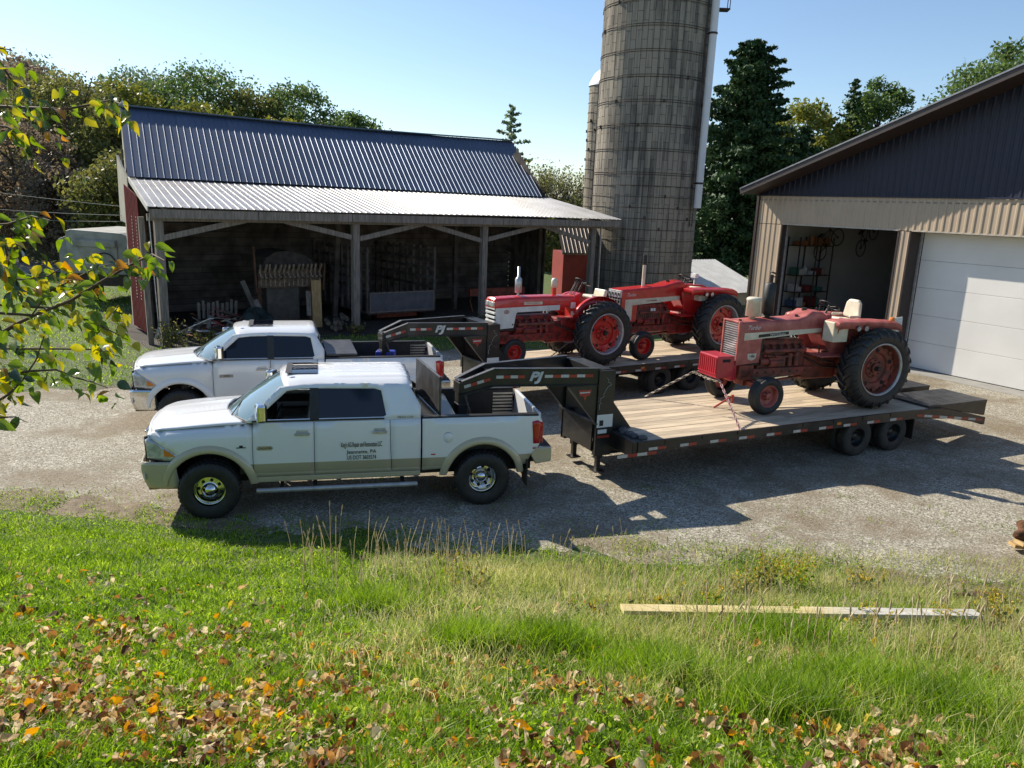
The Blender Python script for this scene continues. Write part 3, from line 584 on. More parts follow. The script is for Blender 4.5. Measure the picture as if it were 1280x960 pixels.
for zi,zz in enumerate((.53,1.18,1.78,2.43,3.58)):
    d=-.7; kk=0
    while d<1.0:
        wd=random.uniform(.16,.36); hh=random.uniform(.14,.42); ci=0 if zi==4 else random.randrange(7); c_=cols[ci]; k='box_%s'%nmc[ci].replace('-','_').replace(' ','_')
        mt=bpy.data.materials.get(k) or mat(k,c_,.6); mb=MB()
        if random.random()<.6: mb.box((0,0,hh/2),(.35,wd,hh))
        else: mb.cyl((0,0,0),(0,0,hh*.8),wd*.4,wd*.4,12); mb.cyl((0,0,hh*.8),(0,0,hh),wd*.15,wd*.1,8)
        o=mb.build('storage_box' if len(mb.v)==8 else 'storage_can',mt,None,bevel=.01); o.location=gw(-6.05,2.3+d+wd/2,zz); o.rotation_euler=(0,0,GA)
        tag(o,'%s container, %s from the door on the %s shelf of the garage unit'%(nmc[ci],ORD[kk],ORD[zi] if zi<4 else 'top'),'container','containers on the garage shelving'); d+=wd+random.uniform(.02,.12); kk+=1
def bicycle(label,s,d,z,rz,tilt):
    t=thing('bicycle',label,'bicycle',gw(s,d,z),GA+rz); t.rotation_euler=(tilt[0],tilt[1],GA+rz)
    for x in (-.52,.52):
        mb=MB(); mb.tube([(x+.33*math.cos(k*PI/14),0,.33*math.sin(k*PI/14)) for k in range(29)],.022,6,False)
        for k in range(10): mb.beam((x,0,0),(x+.32*math.cos(k*PI/5),0,.32*math.sin(k*PI/5)),.004,.004,(0,1,0))
        mb.cyl((x,-.04,0),(x,.04,0),.03,.03,8); mb.build('wheel',M['black'],t)
    mb=MB()
    for a,b in (((-.52,0),(-.1,.02)),((-.52,0),(-.2,.48)),((-.1,.02),(-.22,.55)),((-.1,.02),(.32,.45)),((-.2,.46),(.3,.52)),((.28,.62),(.52,0))): mb.tube([(a[0],0,a[1]),(b[0],0,b[1])],.018,6)
    mb.build('frame',M['darkiron'] ,t)
    mb=MB(); mb.box((-.23,0,.58),(.26,.12,.06)); mb.build('saddle',M['black'],t,bevel=.02)
    mb=MB(); mb.tube([(.2,-.28,.72),(.28,-.2,.66),(.28,.2,.66),(.2,.28,.72)],.014,6); mb.build('handlebar',M['black'],t)
    mb=MB(); mb.lathe([(.0,-.01),(.09,-.01),(.09,.01),(0,.01)],(-.1,.05,.02),'y',14); mb.beam((-.1,.06,.02),(.05,.06,-.1),.02,.02,(0,1,0)); mb.beam((.05,.04,-.1),(.05,.16,-.1),.08,.03); mb.build('crank',M['darkiron'],t); return t
bicycle('bicycle hanging wheels down from the ceiling nearer the shelving',-5.9,3.35,3.62,R(85),(R(0),R(-35)))
bicycle('bicycle hanging deeper inside the bay, right of the other',-5.6,5.3,3.85,R(95),(R(0),R(-40)))
# ================= OTHER BUILDINGS =================
t=thing('metal_shed','low shed with pale ribbed metal roof behind the rear tractor','shed',(9.45,42.75,0),R(36))
mb=MB(); mb.bb(-2.1,2.1,-3.4,3.4,0,.75); mb.build('wall',mat('shed_wall',(.42,.37,.29),.7,0,.1,2),t)
for i in range(5):
    x0=-2.2+i*.875; mb=MB(); roof_sheet(mb,(x0,-3.7,.70),(x0+.87,-3.7,.70),(x0,0,2.10),(x0+.87,0,2.10),.22,.02,.7); mb.build('roof_sheet',M['shedroof'],t)
    mb=MB(); roof_sheet(mb,(x0+.87,3.7,.70),(x0,3.7,.70),(x0+.87,0,2.10),(x0,0,2.10),.22,.02,.7); mb.build('roof_sheet',M['shedroof'],t)
mb=MB(); mb.prism([(-3.4,.75),(3.4,.75),(0,2.05)],lambda u,v,w:(w,u,v),2.0,2.1); mb.build('gable',mat('shed_gable',(.42,.37,.29),.7),t)
t=thing('red_shed','small red shed with brown metal roof right of the barn','shed',(3.75,41.5,0),R(8))
mb=MB(); mb.bb(-1.6,1.6,-1.5,1.5,0,2.35); mb.build('wall',M['barnred'],t)
mb=MB(); mb.bb(-1.7,1.7,-1.62,-1.5,2.3,2.42); mb.build('eave_trim',M['postwood'],t); mb=MB(); mb.bb(1.55,1.66,-1.62,-1.5,0,2.3); mb.build('corner_board',M['postwood'],t)
for i in range(4): x0=-1.7+i*.84; mb=MB(); roof_sheet(mb,(x0,-1.7,2.4),(x0+.835,-1.7,2.4),(x0,.4,3.9),(x0+.835,.4,3.9),.21,.02,.7); mb.build('roof_sheet',mat('brown_roof',(.13,.105,.09),.5,.3) if i==0 else bpy.data.materials['brown_roof'],t)
# old truck left of the barn
t=thing('old_box_truck','old grey box truck body parked left of the barn','truck',(-17.2,31.6,0),R(2))
mb=MB(); mb.prism([(-1.1,1.25),(1.55,1.25),(1.55,2.75),(1.1,2.93),(-.9,3.02),(-1.1,2.95)],lambda u,v,w:(u,w,v),-.2,4); mb.build('box_body',M['greytruck'],t,bevel=.04)
mb=MB(); mb.prism([(-1.52,1.15),(-1.15,1.25),(-1.15,2.75),(-1.52,2.6)],lambda u,v,w:(u,w,v),0,3.6); mb.build('side_flap',M['greytruck'],t,bevel=.02)
mb=MB(); mb.bb(-.75,.95,-.26,-.2,1.5,2.65); mb.build('rear_door',M['greytruck'],t,bevel=.02); mb=MB(); mb.bb(-.72,.92,-.34,-.24,2.35,2.62); mb.build('door_hood',M['greytruck'],t,bevel=.03)
mb=MB(); mb.tube([(.45+.42*math.cos(a_),-.3,1.7+.42*math.sin(a_)) for a_ in np.linspace(.0,3.0,12)],.025,6); mb.build('hose',M['black'],t)
mb=MB(); mb.bb(-.9,1.3,.0,3.6,.75,1.23); mb.build('chassis',M['darkiron'],t)
for x in (-.75,1.1): mb=MB(); mb.lathe([(0,-.15),(.38,-.15),(.45,-.1),(.45,.1),(.38,.15),(0,.15)],(x,1.2,.45),'x',20); mb.build('wheel',M['rubber'],t)
# overhead wires
for i,(p,q,sg) in enumerate((((-40,38,5.9),(-11.2,26.3,3.85),.9),((-40,38,5.4),(-11.25,26.2,3.7),1.0),((-40,38,6.6),(-11.2,26.4,3.98),.5))):
    mb=MB(); p,q=Vector(p),Vector(q); mb.tube([p.lerp(q,k/16)-Vector((0,0,sg*math.sin(PI*k/16))) for k in range(17)],.010,5); tag(mb.build('overhead_wire',mat('wire_grey',(.3,.3,.3),.8) if i==0 else bpy.data.materials['wire_grey']),('upper','lower','topmost')[i] + ' sagging wire running from the left to the barn corner','wire','wires to the barn')

# ================= PICKUP TRUCKS =================
def truck_wheel(parent,x,y,front,treadmesh={}):
    sy=1 if y>0 else -1
    mb=MB(); ring=[(.225,.02),(.235,.035),(.235,.055),(.222,.07),(.205,.05),(.195,.0),(.20,-.10),(.225,-.13)]
    mb.lathe([(r_,h*sy) for r_,h in ring],(0,0,0),'y',36)
    hub=[(.205,.03),(.185,.035),(.13,.045),(.105,.05),(.10,.07),(.075,.075),(.07,.095),(.0,.10)] if front else [(.205,-.07),(.17,-.08),(.13,-.06),(.11,-.05),(.105,.0),(.08,.01),(.07,.03),(0,.035)]
    mb.lathe([(r_,h*sy) for r_,h in hub],(0,0,0),'y',36)
    wl=mb.build('wheel',M['chrome'],parent); wl.location=(x,y+.11*sy,.43)
    if 'h' not in treadmesh: treadmesh['h']=MB().cyl((0,-.003,0),(0,.003,0),.025,.025,10).mesh('hand_hole',M['dark'])
    for k in range(8):
        t=2*PI*k/8+.2; o=link('hand_hole',treadmesh['h'],wl); o.location=(.158*math.cos(t),(.045 if front else -.06)*sy,.158*math.sin(t))
    mb=MB()
    for k in range(8):
        t=2*PI*k/8+.6; c=(.088*math.cos(t),(.05 if front else 0)*sy,.088*math.sin(t)); mb.cyl(c,(c[0],c[1]+.03*sy,c[2]),.012,.011,6)
    mb.build('lug_nuts',M['chrome'],wl)
    if 't' not in treadmesh:
        mb=MB(); pr=[(.225,.12),(.26,.14),(.33,.155),(.39,.15),(.425,.125),(.43,.06),(.43,-.06),(.425,-.125),(.39,-.15),(.33,-.155),(.225,-.13)]
        mb.lathe([(r_,h) for r_,h in pr],(0,0,0),'y',48)
        for k in range(40):
            t=2*PI*k/40
            for w0,w1,dt in ((-.135,-.055,0),(-.045,.045,.08),(.055,.135,0)):
                t0=t+dt; q=[]
                for rr in (.42,.443):
                    for ww,tt in ((w0,t0-.045),(w1,t0-.03),(w1,t0+.05),(w0,t0+.035)): 
                        r2=rr-(.012 if abs(ww)>.1 else 0); q.append((r2*math.cos(tt),ww,r2*math.sin(tt)))
                mb.add(q,[(0,3,2,1),(4,5,6,7),(0,1,5,4),(1,2,6,5),(2,3,7,6),(3,0,4,7)])
            for sg in (-1,1):
                q=[(rr*math.cos(t+dd),sg*hh,rr*math.sin(t+dd)) for rr,hh,dd in ((.425,.13,-.04),(.425,.13,.04),(.385,.157,.035),(.385,.157,-.035),(.395,.145,-.03),(.395,.145,.03))]
                mb.add(q,[(0,1,2,3)])
        treadmesh['t']=mb.mesh('truck_tyre',M['rubber'])
    o=link('tyre',treadmesh['t'],wl); return wl
def make_truck(name,label,loc,yaw,wb,d0,d1,d2,cb,tan,P):
    t=thing(name,label,'pickup truck',loc,R(yaw)); W=.975; front=wb+.88; tx=-.94
    body=M['twotone'] if tan else M['white']; low=M['tanpaint'] if tan else M['white']
    def Zt(x): return 1.405-.095*max(0,(x-d0)/(front-d0))**1.6
    def Y(x,z):
        y=W
        if x>wb+.25: y-=.15*((x-wb-.25)/.7)**2
        if x<-.5: y-=.03*((-.5-x)/.6)**2
        if z<.8: y-=.035*((.8-z)/.25)**2
        if z>1.1: y-=.03*((z-1.1)/.33)**1.5
        # haunches over arches
        if x>d0-.05:
            r=.16; zt=Zt(x)
            if z>zt-r: y-=r*(1-math.sqrt(max(0,1-((z-zt+r)/r)**2)))*1.0
        return y
    def arch(cx,r,z0,n=14,rev=False):
        a0=math.asin((z0-.43)/r) if abs(z0-.43)<r else 0; L_=[(cx+r*math.cos(a0+(PI-2*a0)*k/n),.43+r*math.sin(a0+(PI-2*a0)*k/n)) for k in range(n+1)]
        return L_ # from +x side to -x side
    fx=front-.08
    fender=[(d0+.004,.58),(d0+.004,Zt(d0))]+[(d0+(fx-d0)*k/10,Zt(d0+(fx-d0)*k/10)) for k in range(1,10)]+[(front-.06,1.285),(wb+.79,1.24),(wb+.39,.96),(wb+.46,.87),(wb+.52,.84)]+arch(wb,.575,.62)[0:]
    fender=[p for p in fender]
    doorF=[(d0-.004,.60),(d0-.004,1.43),(d1+.004,1.43),(d1+.004,.60)]
    rb=d2-.02 if abs(d2-cb)<.2 else d2-.05
    doorR=[(d1-.004,.60),(d1-.004,1.43),(d2+.0,1.43),(d2-.01,.95),(rb+.02,.60)]
    cq=[(rb+.012,.60),(d2-.018,.95),(d2-.008,1.43),(cb+.006,1.43),(cb+.006,.60)]
    bed=[(cb-.02,.60),(cb-.02,1.43),(tx+.03,1.45),(tx-.03,1.33),(tx+.02,.95),(tx+.16,.78),(tx+.22,.64)]
    ar=arch(0,.575,.62); bed=bed+list(reversed(ar)); bed=[bed[0]]+bed[1:]
    sides={}
    for sg in (1,-1):
        f=lambda x,z,sg=sg:(x,sg*Y(x,z),z); out=(0,sg,0)
        mb=MB(); panel(mb,fender,f,.09,out=out); mb.build('fender',body,t,solid=.014)
        mb=MB(); panel(mb,doorF,f,.09,out=out); df=mb.build('front_door',body,t,solid=.014)
        mb=MB(); panel(mb,doorR,f,.09,out=out); drr=mb.build('rear_door',body,t,solid=.014)
        sides[sg]=(df,drr)
        if cb<d2-.1: mb=MB(); panel(mb,cq,f,.09,out=out); mb.build('cab_quarter',body,t,solid=.014)
        mb=MB(); panel(mb,bed,f,.09,out=out); bo=mb.build('bed_side',body,t,solid=.02)
        # sill
        mb=MB(); mb.bb(cb,d0,sg*.80,sg*.93,.50,.592); mb.build('rocker',low,t,bevel=.02)
        # flares
        for cx,nm in ((wb,'front'),(0,'rear')):
            mb=MB(); K=22; rows=((.575,-.03),(.572,.03),(.60,.042),(.655,.028),(.69,.002))
            vs=[];a0=-.02 if 1 else 0
            for rr,dy in rows:
                for k in range(K+1):
                    a_=R(2)+(PI-R(4))*k/K; x=cx+rr*math.cos(a_); z=.43+rr*math.sin(a_); z=max(z,.5); vs.append((x,sg*(min(Y(min(max(x,tx),front-.02),z),W)+dy if z<1.2 else W-.0+dy),z))
            fs=[(j*(K+1)+i,j*(K+1)+i+1,(j+1)*(K+1)+i+1,(j+1)*(K+1)+i) for j in range(len(rows)-1) for i in range(K)]
            mb.add(vs,fs,True); mb.build('wheel_arch_flare',low,t)
            mb=MB(); mb.lathe([(.56,0),(.56,-.42*sg)],(cx,sg*.93,.43),'y',40); 
            mb2=MB(); keep=[f_ for f_ in mb.f if all(mb.v[i][2]>.45 for i in f_)]; mb2.add(mb.v,keep,True); mb2.build('wheel_well',M['dark'],t)
        # handles
        for xx,pr in ((d1+.17,df),(d2+.15,drr)):
            mb=MB(); mb.box((xx,sg*(W+.012),1.25),(.22,.03,.035)); mb.box((xx,sg*(W-.008),1.27),(.17,.01,.075)); mb.build('handle',M['silver'],pr,bevel=.01)
        # headlamp
        hl=[(wb+.40,.965),(wb+.79,1.235),(wb+.86,1.20),(wb+.835,.93),(wb+.55,.895),(wb+.44,.915)]
        mb=MB(); panel(mb,hl,lambda x,z,sg=sg:(x,sg*(Y(x,z)-.004),z),.06,out=out); h_=mb.build('headlight',M['lamp'],t,solid=.03)
        hb=[(wb+.375,.95),(wb+.79,1.262),(wb+.875,1.235),(wb+.86,.9),(wb+.54,.868),(wb+.42,.89)]
        mb=MB(); panel(mb,hb,lambda x,z,sg=sg:(x,sg*(Y(x,z)-.012),z),.06,out=out); mb.build('headlight_bezel',M['black'],t)
        mb=MB(); panel(mb,[(wb+.44,.965),(wb+.60,1.08),(wb+.60,.965)],lambda x,z,sg=sg:(x,sg*(Y(x,z)+.001),z),.05,out=out); mb.build('turn_signal',M['orange'],h_)
        # side glass and upper structure
        def Yu(x,z): return .935-(z-1.43)*.30-.10*max(0,z-1.9)
        fu=lambda x,z,sg=sg:(x,sg*(Yu(x,z)),z)
        top=[(wb-1.02,1.935),(wb-1.35,1.97),(d1,1.98),(cb+.35,1.96),(cb+.16,1.91)]
        up=[(d0+.10,1.43)]+top+[(cb,1.62),(cb+.005,1.43)]
        wf=[(d0-.05,1.475),(wb-1.12,1.875),(wb-1.34,1.90),(d1+.05,1.905),(d1+.05,1.475)]
        wr=[(d1-.07,1.475),(d1-.07,1.905),(d2+.22,1.89),(d2+.12,1.86),(d2+.05,1.50),(d2+.09,1.475)]
        mb=MB(); panel(mb,up,fu,.09,holes=[wf,wr],out=out); mb.build('cab_frame',M['white'],t,solid=.02)
        fg=lambda x,z,sg=sg:(x,sg*(Yu(x,z)-.012),z)
        if not(P.get('open') and sg==1): mb=MB(); panel(mb,wf,fg,.2,out=out); mb.build('front_window',M['glass'],t)
        mb=MB(); panel(mb,wr,fg,.2,out=out); mb.build('rear_window',M['glass'],t)
        mb=MB(); panel(mb,[(d1-.075,1.46),(d1-.075,1.912),(d1+.055,1.912),(d1+.055,1.46)],lambda x,z,sg=sg:(x,sg*(Yu(x,z)+.003),z),.2,out=out); mb.build('pillar_trim',M['black'],t)
        mb=MB(); mb.beam((d0-.0,sg*.94,1.452),(d2+.08,sg*.94,1.452),.02,.022); mb.build('belt_moulding',M['black'],t)
        # mirror
        mb=MB(); mb.box((d0-.14,sg*1.16,1.64),(.13,.19,.27),(0,0,sg*.25)); mi=mb.build('mirror',M['chrome'],t,bevel=.035)
        mb=MB(); mb.box((d0-.215,sg*1.15,1.65),(.01,.16,.23),(0,0,sg*.25)); mb.build('mirror_glass',M['black'],mi)
        mb=MB(); mb.beam((d0-.10,sg*.93,1.52),(d0-.13,sg*1.1,1.55),.12,.06); mb.build('mirror_arm',M['black'],mi,bevel=.01)
        mb=MB(); mb.tube([(d0-.12,sg*1.08,1.53),(d0-.13,sg*1.1,1.77)],.02,6); mb.build('mirror_post',M['chrome'],mi)
        # step
        mb=MB(); mb.tube([(d2-.42,sg*1.03,.41),(d0-.04,sg*1.03,.41)],.038,10); mb.build('running_board',M['silver'] if tan else M['black'],t)
        mb=MB(); 
        for xx in (d2-.2,d1,d0-.4): mb.beam((xx,sg*.75,.5),(xx,sg*1.02,.40),.06,.03)
        mb.build('step_bracket',M['black'],t)
        # tail light
        tl=[(tx+.02,.98),(tx-.02,1.31),(tx+.05,1.36),(tx+.145,1.34),(tx+.12,.98)]
        mb=MB(); panel(mb,tl,lambda x,z,sg=sg:(x,sg*(Y(x,z)+.012),z),.08,out=out); mb.build('tail_light',M['redplastic'],t,solid=.03)
        mb=MB(); mb.bb(tx-.04,tx+.0,sg*.80,sg*.955,.98,1.33); mb.build('tail_light',M['redplastic'],t,bevel=.01)
        # bed rail cap and inner wall
        mb=MB(); mb.bb(tx+.04,cb-.03,sg*.83,sg*.945,1.425,1.462); mb.build('bed_rail_cap',M['black'],t,bevel=.012)
        mb=MB(); mb.bb(tx+.05,cb-.03,sg*.80,sg*.83,.92,1.43)
        mb.build('bed_liner',M['black'],t)
        mb=MB()
        for k in range(7 if sg<0 else 0): mb.bb(tx+.06,tx+.42,sg*.80-.0,sg*.782,1.0+k*.06,1.028+k*.06)
        if sg<0: mb.build('bed_rib',M['cream'] if tan else M['darkchrome'],t)
        mb=MB(); mb.bb(tx+.2,tx+.225,sg*.72,sg*1.0,.28,.72); mb.build('mud_flap',M['black'],t)
    # hood
    def xb(u): return wb-.20-.33*u*u
    def xf(u): return front-.02-.09*u**4-.02*u*u
    def hood(u,v):
        u=u*2-1; x=xb(u)+(xf(u)-xb(u))*v; yh=Y(min(x,front-.12),Zt(x)-.012); z=Zt(x)-.012+.075*(1-u*u)**.8*(1-.35*v)+.018*math.exp(-((abs(u)-.42)/.09)**2)*(1-v)
        z-=.05*max(0,(v-.93)/.07)**2
        return (x,yh*u,z)
    mb=MB(); mb.grid(hood,28,26); mb.build('hood',M['white'],t,solid=.02)
    mb=MB(); mb.grid(lambda u,v:((xf(u*2-1)+.03*math.sin(v*PI))*1,(u*2-1)*.80,1.33-.08*abs(u*2-1)**2-v*.33),20,6); mb.build('nose_panel',M['white'],t,solid=.02)
    mb=MB(); mb.grid(lambda u,v:(front-.015-.05*abs(u*2-1)**4,(u*2-1)*.862,.78+v*.49),24,6); mb.build('header_panel',M['white'],t,solid=.02)
    mb=MB(); mb.grid(lambda u,v:(front+.01-.02*(u*2-1)**4,(u*2-1)*.56,.95+v*.30),10,2); gr=mb.build('grille',M['dark'],t,solid=.02)
    mb=MB()
    for zz in (.97,1.1,1.235): mb.beam((front+.02,-.55,zz),(front+.02,.55,zz),.03,.04)
    mb.beam((front-.0,0,.97),(front-.0,0,1.24),.05,.04); mb.build('grille_bars',M['chrome'],gr,bevel=.01)
    # bumpers
    def bump(u,v):
        a_=u*2-1; y=a_*.985 if abs(a_)<.8 else a_*.985
        s_=abs(a_); x=front+.12-.10*s_**3 if s_<.82 else front+.12-.10*s_**3-((s_-.82)/.18)**1.3*.44
        yy=(a_*1.08 if s_<.82 else math.copysign(.885+.075*math.sin((s_-.82)/.18*PI/2),a_))
        z=.46+.42*v; x-=.10*(1-v)**2+.03*v**3; 
        yy*=1-.03*(1-v)**2
        return (x,yy,z)
    mb=MB(); mb.grid(bump,44,8); bu=mb.build('front_bumper',M['tanpaint'] if tan else M['chrome'],t,solid=.02)
    mb=MB(); 
    for sg in (1,-1): mb.box((front-.0,sg*.90,.66),(.02,.04,.09),(0,0,sg*.6))
    mb.build('fog_light',M['lamp'],bu)
    mb=MB(); mb.bb(wb+.45,front-.02,-.8,.8,.42,.50); mb.build('air_dam',M['black'],bu)
    mb=MB(); mb.bb(tx-.20,tx-.02,-.90,.90,.66,.86); 
    for sg in (1,-1): mb.prism([(tx-.20,.66),(tx-.20,.9),(tx+.08,.9),(tx+.15,.78),(tx+.06,.62)],lambda u,v,w:(u,w,v),sg*.86,sg*.955)
    mb.build('rear_bumper',M['tanpaint'] if tan else M['chrome'],t,bevel=.02)
    mb=MB(); mb.bb(tx-.20,tx-.0,-.88,.88,.87,.90); mb.build('bumper_step',M['black'],t)
    mb=MB(); mb.bb(tx-.04,tx+.02,-.80,.80,.92,1.44); mb.build('tailgate',M['white'],t,bevel=.012)
    mb=MB(); mb.bb(tx-.03,cb-.05,-.80,.80,.86,.92); mb.build('bed_floor',M['black'],t)
    mb=MB(); mb.bb(cb-.06,cb-.03,-.80,.80,.90,1.43); mb.build('bed_bulkhead',M['black'],t)
    # roof
    rx0=cb+.13; 
    def roof(u,v):
        a_=u*2-1; xf_=wb-.99-.10*a_*a_; x=rx0+(xf_-rx0)*v; e_=1-abs(a_)**5; z=1.915+.085*e_+.02*(1-a_*a_)-.03*max(0,(v-.85)/.15)**2-.05*max(0,(.06-v)/.06)**2
        if P.get('ribs') and v<.62 and abs(a_)<.8: z+=.010*(math.cos(a_*20)>.2)
        return (x,a_*.76,z)
    mb=MB(); mb.grid(roof,56,24); mb.build('roof',M['white'],t,solid=.02)
    mb=MB(); mb.grid(lambda u,v:(cb+.13*v**1.5,(u*2-1)*(.93-.2*v),1.43+.50*v),10,8); mb.build('cab_back',M['white'],t)
    mb=MB(); mb.grid(lambda u,v:(cb-.012+.13*(v*.75+.1)**1.5,(u*2-1)*(.72-.1*v),1.50+.38*v),6,4); mb.build('back_window',M['glass'],t)
    rz=lambda a_:1.915+.085*(1-abs(a_)**5)+.02*(1-a_*a_)
    mb=MB(); mb.grid(lambda u,v:(d1-.06+.46*v,-.46+.84*u,rz((-.46+.84*u)/.76)+.034),12,4); sr=mb.build('sunroof',M['glass'],t)
    mb=MB(); mb.grid(lambda u,v:(d1+.33+.09*v,-.46+.84*u,rz((-.46+.84*u)/.76)+.042),12,1); mb.build('wind_deflector',M['black'],sr)
    mb=MB(); 
    for yy in (-.5,-.16,0,.16,.5): MB().sphere((wb-1.17-.05*abs(yy),yy,2.005),(.055,.035,.022),10,5).build('clearance_light',M['lamp'],t)
    mb=MB(); mb.prism([(wb-1.33,2.0),(wb-1.20,2.0),(wb-1.30,2.045)],lambda u,v,w:(u,w,v),.30,.33); mb.build('antenna_fin',M['black'],t)
    # windshield
    def ws(u,v,o=0):
        a_=u*2-1; xb_=xb(a_)-.02; x0=xb_; x1=wb-1.0-.11*a_*a_; y=a_*((.83)*(1-v)+.70*v); return (x0+(x1-x0)*v-.0,y,1.425+.02*(1-a_*a_)+(.505+.04*(1-a_*a_))*v+.03*math.sin(PI*v))
    mb=MB(); mb.grid(ws,16,10); wsd=mb.build('windshield',M['windshield'],t)
    mb=MB(); mb.tube([ws(i/12,0) for i in range(13)]+[ws(1,i/8) for i in range(1,9)]+[ws(1-i/12,1) for i in range(1,13)]+[ws(0,1-i/8) for i in range(1,9)],.013,6); mb.build('windshield_seal',M['black'],wsd)
    mb=MB()
    for sg in (1,-1):
        q0=[ws(.5+.5*sg,v_) for v_ in (0,.25,.5,.75,1)]; q1=[(lambda xx,zz:(xx,sg*Yu(xx,zz),zz))(d0+.10+(wb-1.02-d0-.10)*v_,1.43+.505*v_) for v_ in (0,.25,.5,.75,1)]; mb.add(q0+q1,[(i_,i_+1,i_+6,i_+5) for i_ in range(4)],True)
    mb.build('pillar',M['white'],t)
    mb=MB(); mb.grid(lambda u,v:(xb(u*2-1)+.03-.09*v,(u*2-1)*.86,1.425-.0+.015*(1-(u*2-1)**2)),14,2); mb.build('cowl',M['black'],t)
    mb=MB()
    for y0 in (.55,-.1): mb.tube([(xb(y0)-.0,y0,1.46),ws(.5+(y0-.35)/1.66,.25),ws(.5+(y0-.62)/1.66,.12)],.009,5)
    mb.build('wiper',M['black'],t)
    # inner body cores
    mb=MB(); mb.bb(.62,wb-.62,-.90,.90,.55,.62); mb.bb(wb+.6,front-.12,-.74,.74,.55,1.2); mb.bb(d0,wb+.6,-.70,.70,1.02,1.3); mb.bb(tx+.02,.62,-.75,.75,.6,.86); mb.bb(tx,front-.2,-.42,.42,.36,.56); mb.build('chassis',M['dark'],t)
    mb=MB(); mb.cyl((0,-.8,.43),(0,.8,.43),.06,.06,8); mb.cyl((wb,-.8,.43),(wb,.8,.43),.06,.06,8); mb.build('axle',M['darkiron'],t)
    mb=MB(); mb.bb(cb+.1,d0+.2,-.86,.86,.62,1.0); mb.bb(cb+.1,d2+.05,-.76,.76,1.0,1.85); mb.bb(d0-.02,d0+.25,-.84,.84,.95,1.40); mb.bb(d0-.25,d0,-.8,.8,1.1,1.42); mb.build('dashboard',M['interior'],t)
    for y0 in (.45,-.45):
        mb=MB(); mb.box((d1+.28,y0,1.12),(.5,.5,.16)); mb.box((d1+.02,y0,1.45),(.14,.5,.62),(0,-.2,0)); mb.box((d1-.06,y0,1.76),(.10,.26,.18)); mb.build('seat',M['seatleather'],t,bevel=.04)
    mb=MB(); mb.tube([(d0-.32-.08*math.sin(a_),.45+.19*math.cos(a_),1.38+.19*math.sin(a_)) for a_ in np.linspace(0,2*PI,20)],.016,6); mb.build('steering_wheel',M['black'],t)
    mb=MB(); mb.beam((d1+.1,-.86,1.35),(d0-.2,-.86,1.35),.05,.12); mb.beam((d1+.1,-.85,1.18),(d0-.3,-.85,1.18),.06,.03); mb.build('door_trim',M['interior'],t)
    for x,fr in ((wb,True),(0,False)):
        for y in (.80,-.80): truck_wheel(t,x,y,fr)
    # fuel door
    mb=MB(); mb.lathe([(.082,0),(.078,.006),(0,.006)],(.56,W-.006,1.12),'y',28); mb.build('fuel_door',body,t)
    mb=MB(); mb.lathe([(.088,0),(.083,.004)],(.56,W-.006,1.12),'y',28); mb.build('fuel_door_gap',M['black'],t)
    return t,sides
XT=(-1,0,0);ZT=(0,0,1)
t1,sd1=make_truck('pickup_truck','front white pickup with tan lower panels, lettered rear door and driver window down',(-.65,12.5,.0),193.9,4.08,3.46,2.58,1.46,.98,True,{'open':1,'ribs':1})
dr_=sd1[1][1]; yy=.982
text('lettering',"King's AG Repair and Restoration LLC",.115,M['print_black'],dr_,(1.885,yy,1.06),XT,ZT,sx=.34)
text('lettering',"Jeannette, PA",.085,M['print_black'],dr_,(1.885,yy,.945),XT,ZT,sx=.95)
text('lettering',"US DOT 3603574",.095,M['print_black'],dr_,(1.885,yy,.855),XT,ZT,sx=.62)
mb=MB(); mb.box((3.29,.975,1.05),(.20,.008,.07)); bdg=mb.build('door_badge',M['tanpaint'],sd1[1][0],bevel=.01)
text('badge_lettering','LONGHORN',.05,M['print_black'],bdg,(3.29,.981,1.05),XT,ZT,sx=.8)
mb=MB(); mb.box((3.62,.978,1.07),(.13,.006,.014)); mb.box((3.62,.978,1.09),(.05,.006,.03)); mb.build('fender_badge',M['black'],t1)
text('badge_lettering','MEGA CAB',.05,M['darkchrome'],t1,(1.22,.932,1.46),XT,ZT)
mb=MB(); mb.box((1.02-.0,.972,.90),(0.001,.001,.001)); 
mb=MB(); mb.box((.79,.975,.86),(.07,.01,.02)); mb.box((-.84,.964,.90),(.05,.01,.025)); mb.build('side_marker',M['redplastic'],t1)
t2,sd2=make_truck('pickup_truck','rear white pickup with chrome bumper and closed black bed box',(-2.7,16.85,.0),197,4.32,3.70,2.60,1.68,1.53,False,{})
mb=MB(); mb.box((3.45,.975,1.13),(.26,.008,.06)); mb.build('door_badge',M['darkchrome'],sd2[1][0]); text('badge_lettering','3500',.06,M['print_black'],sd2[1][0],(3.45,.981,1.13),XT,ZT)
# toolboxes in the beds
def fr_pt(o,x,y,z): return o.matrix_world@Vector((x,y,z))
def place(name,label,cat,truck_loc,yaw,x,y,z):
    a_=R(yaw); c,s_=math.cos(a_),math.sin(a_); return thing(name,label,cat,(truck_loc[0]+c*x-s_*y,truck_loc[1]+s_*x+c*y,truck_loc[2]+z),a_)
tb=place('bed_toolbox','black steel toolbox behind the front pickup cab with its wide lid standing open','toolbox',(-.65,12.5,0),193.9,.66,0,.90)
mb=MB(); mb.bb(-.28,.28,-.76,.76,0,.50); mb.build('box',M['black_paint'],tb,bevel=.015)
mb=MB(); mb.box((.10,-.0,.84),(.04,1.56,.62),(0,.0,R(7))); mb.build('lid',M['steelplate'],tb,bevel=.01)
tb=place('bed_toolbox','closed grey-black toolbox across the rear pickup bed','toolbox',(-2.7,16.85,0),197,1.18,0,.92)
mb=MB(); mb.bb(-.30,.28,-.78,.78,0,.52); mb.build('box',M['black_paint'],tb,bevel=.015)
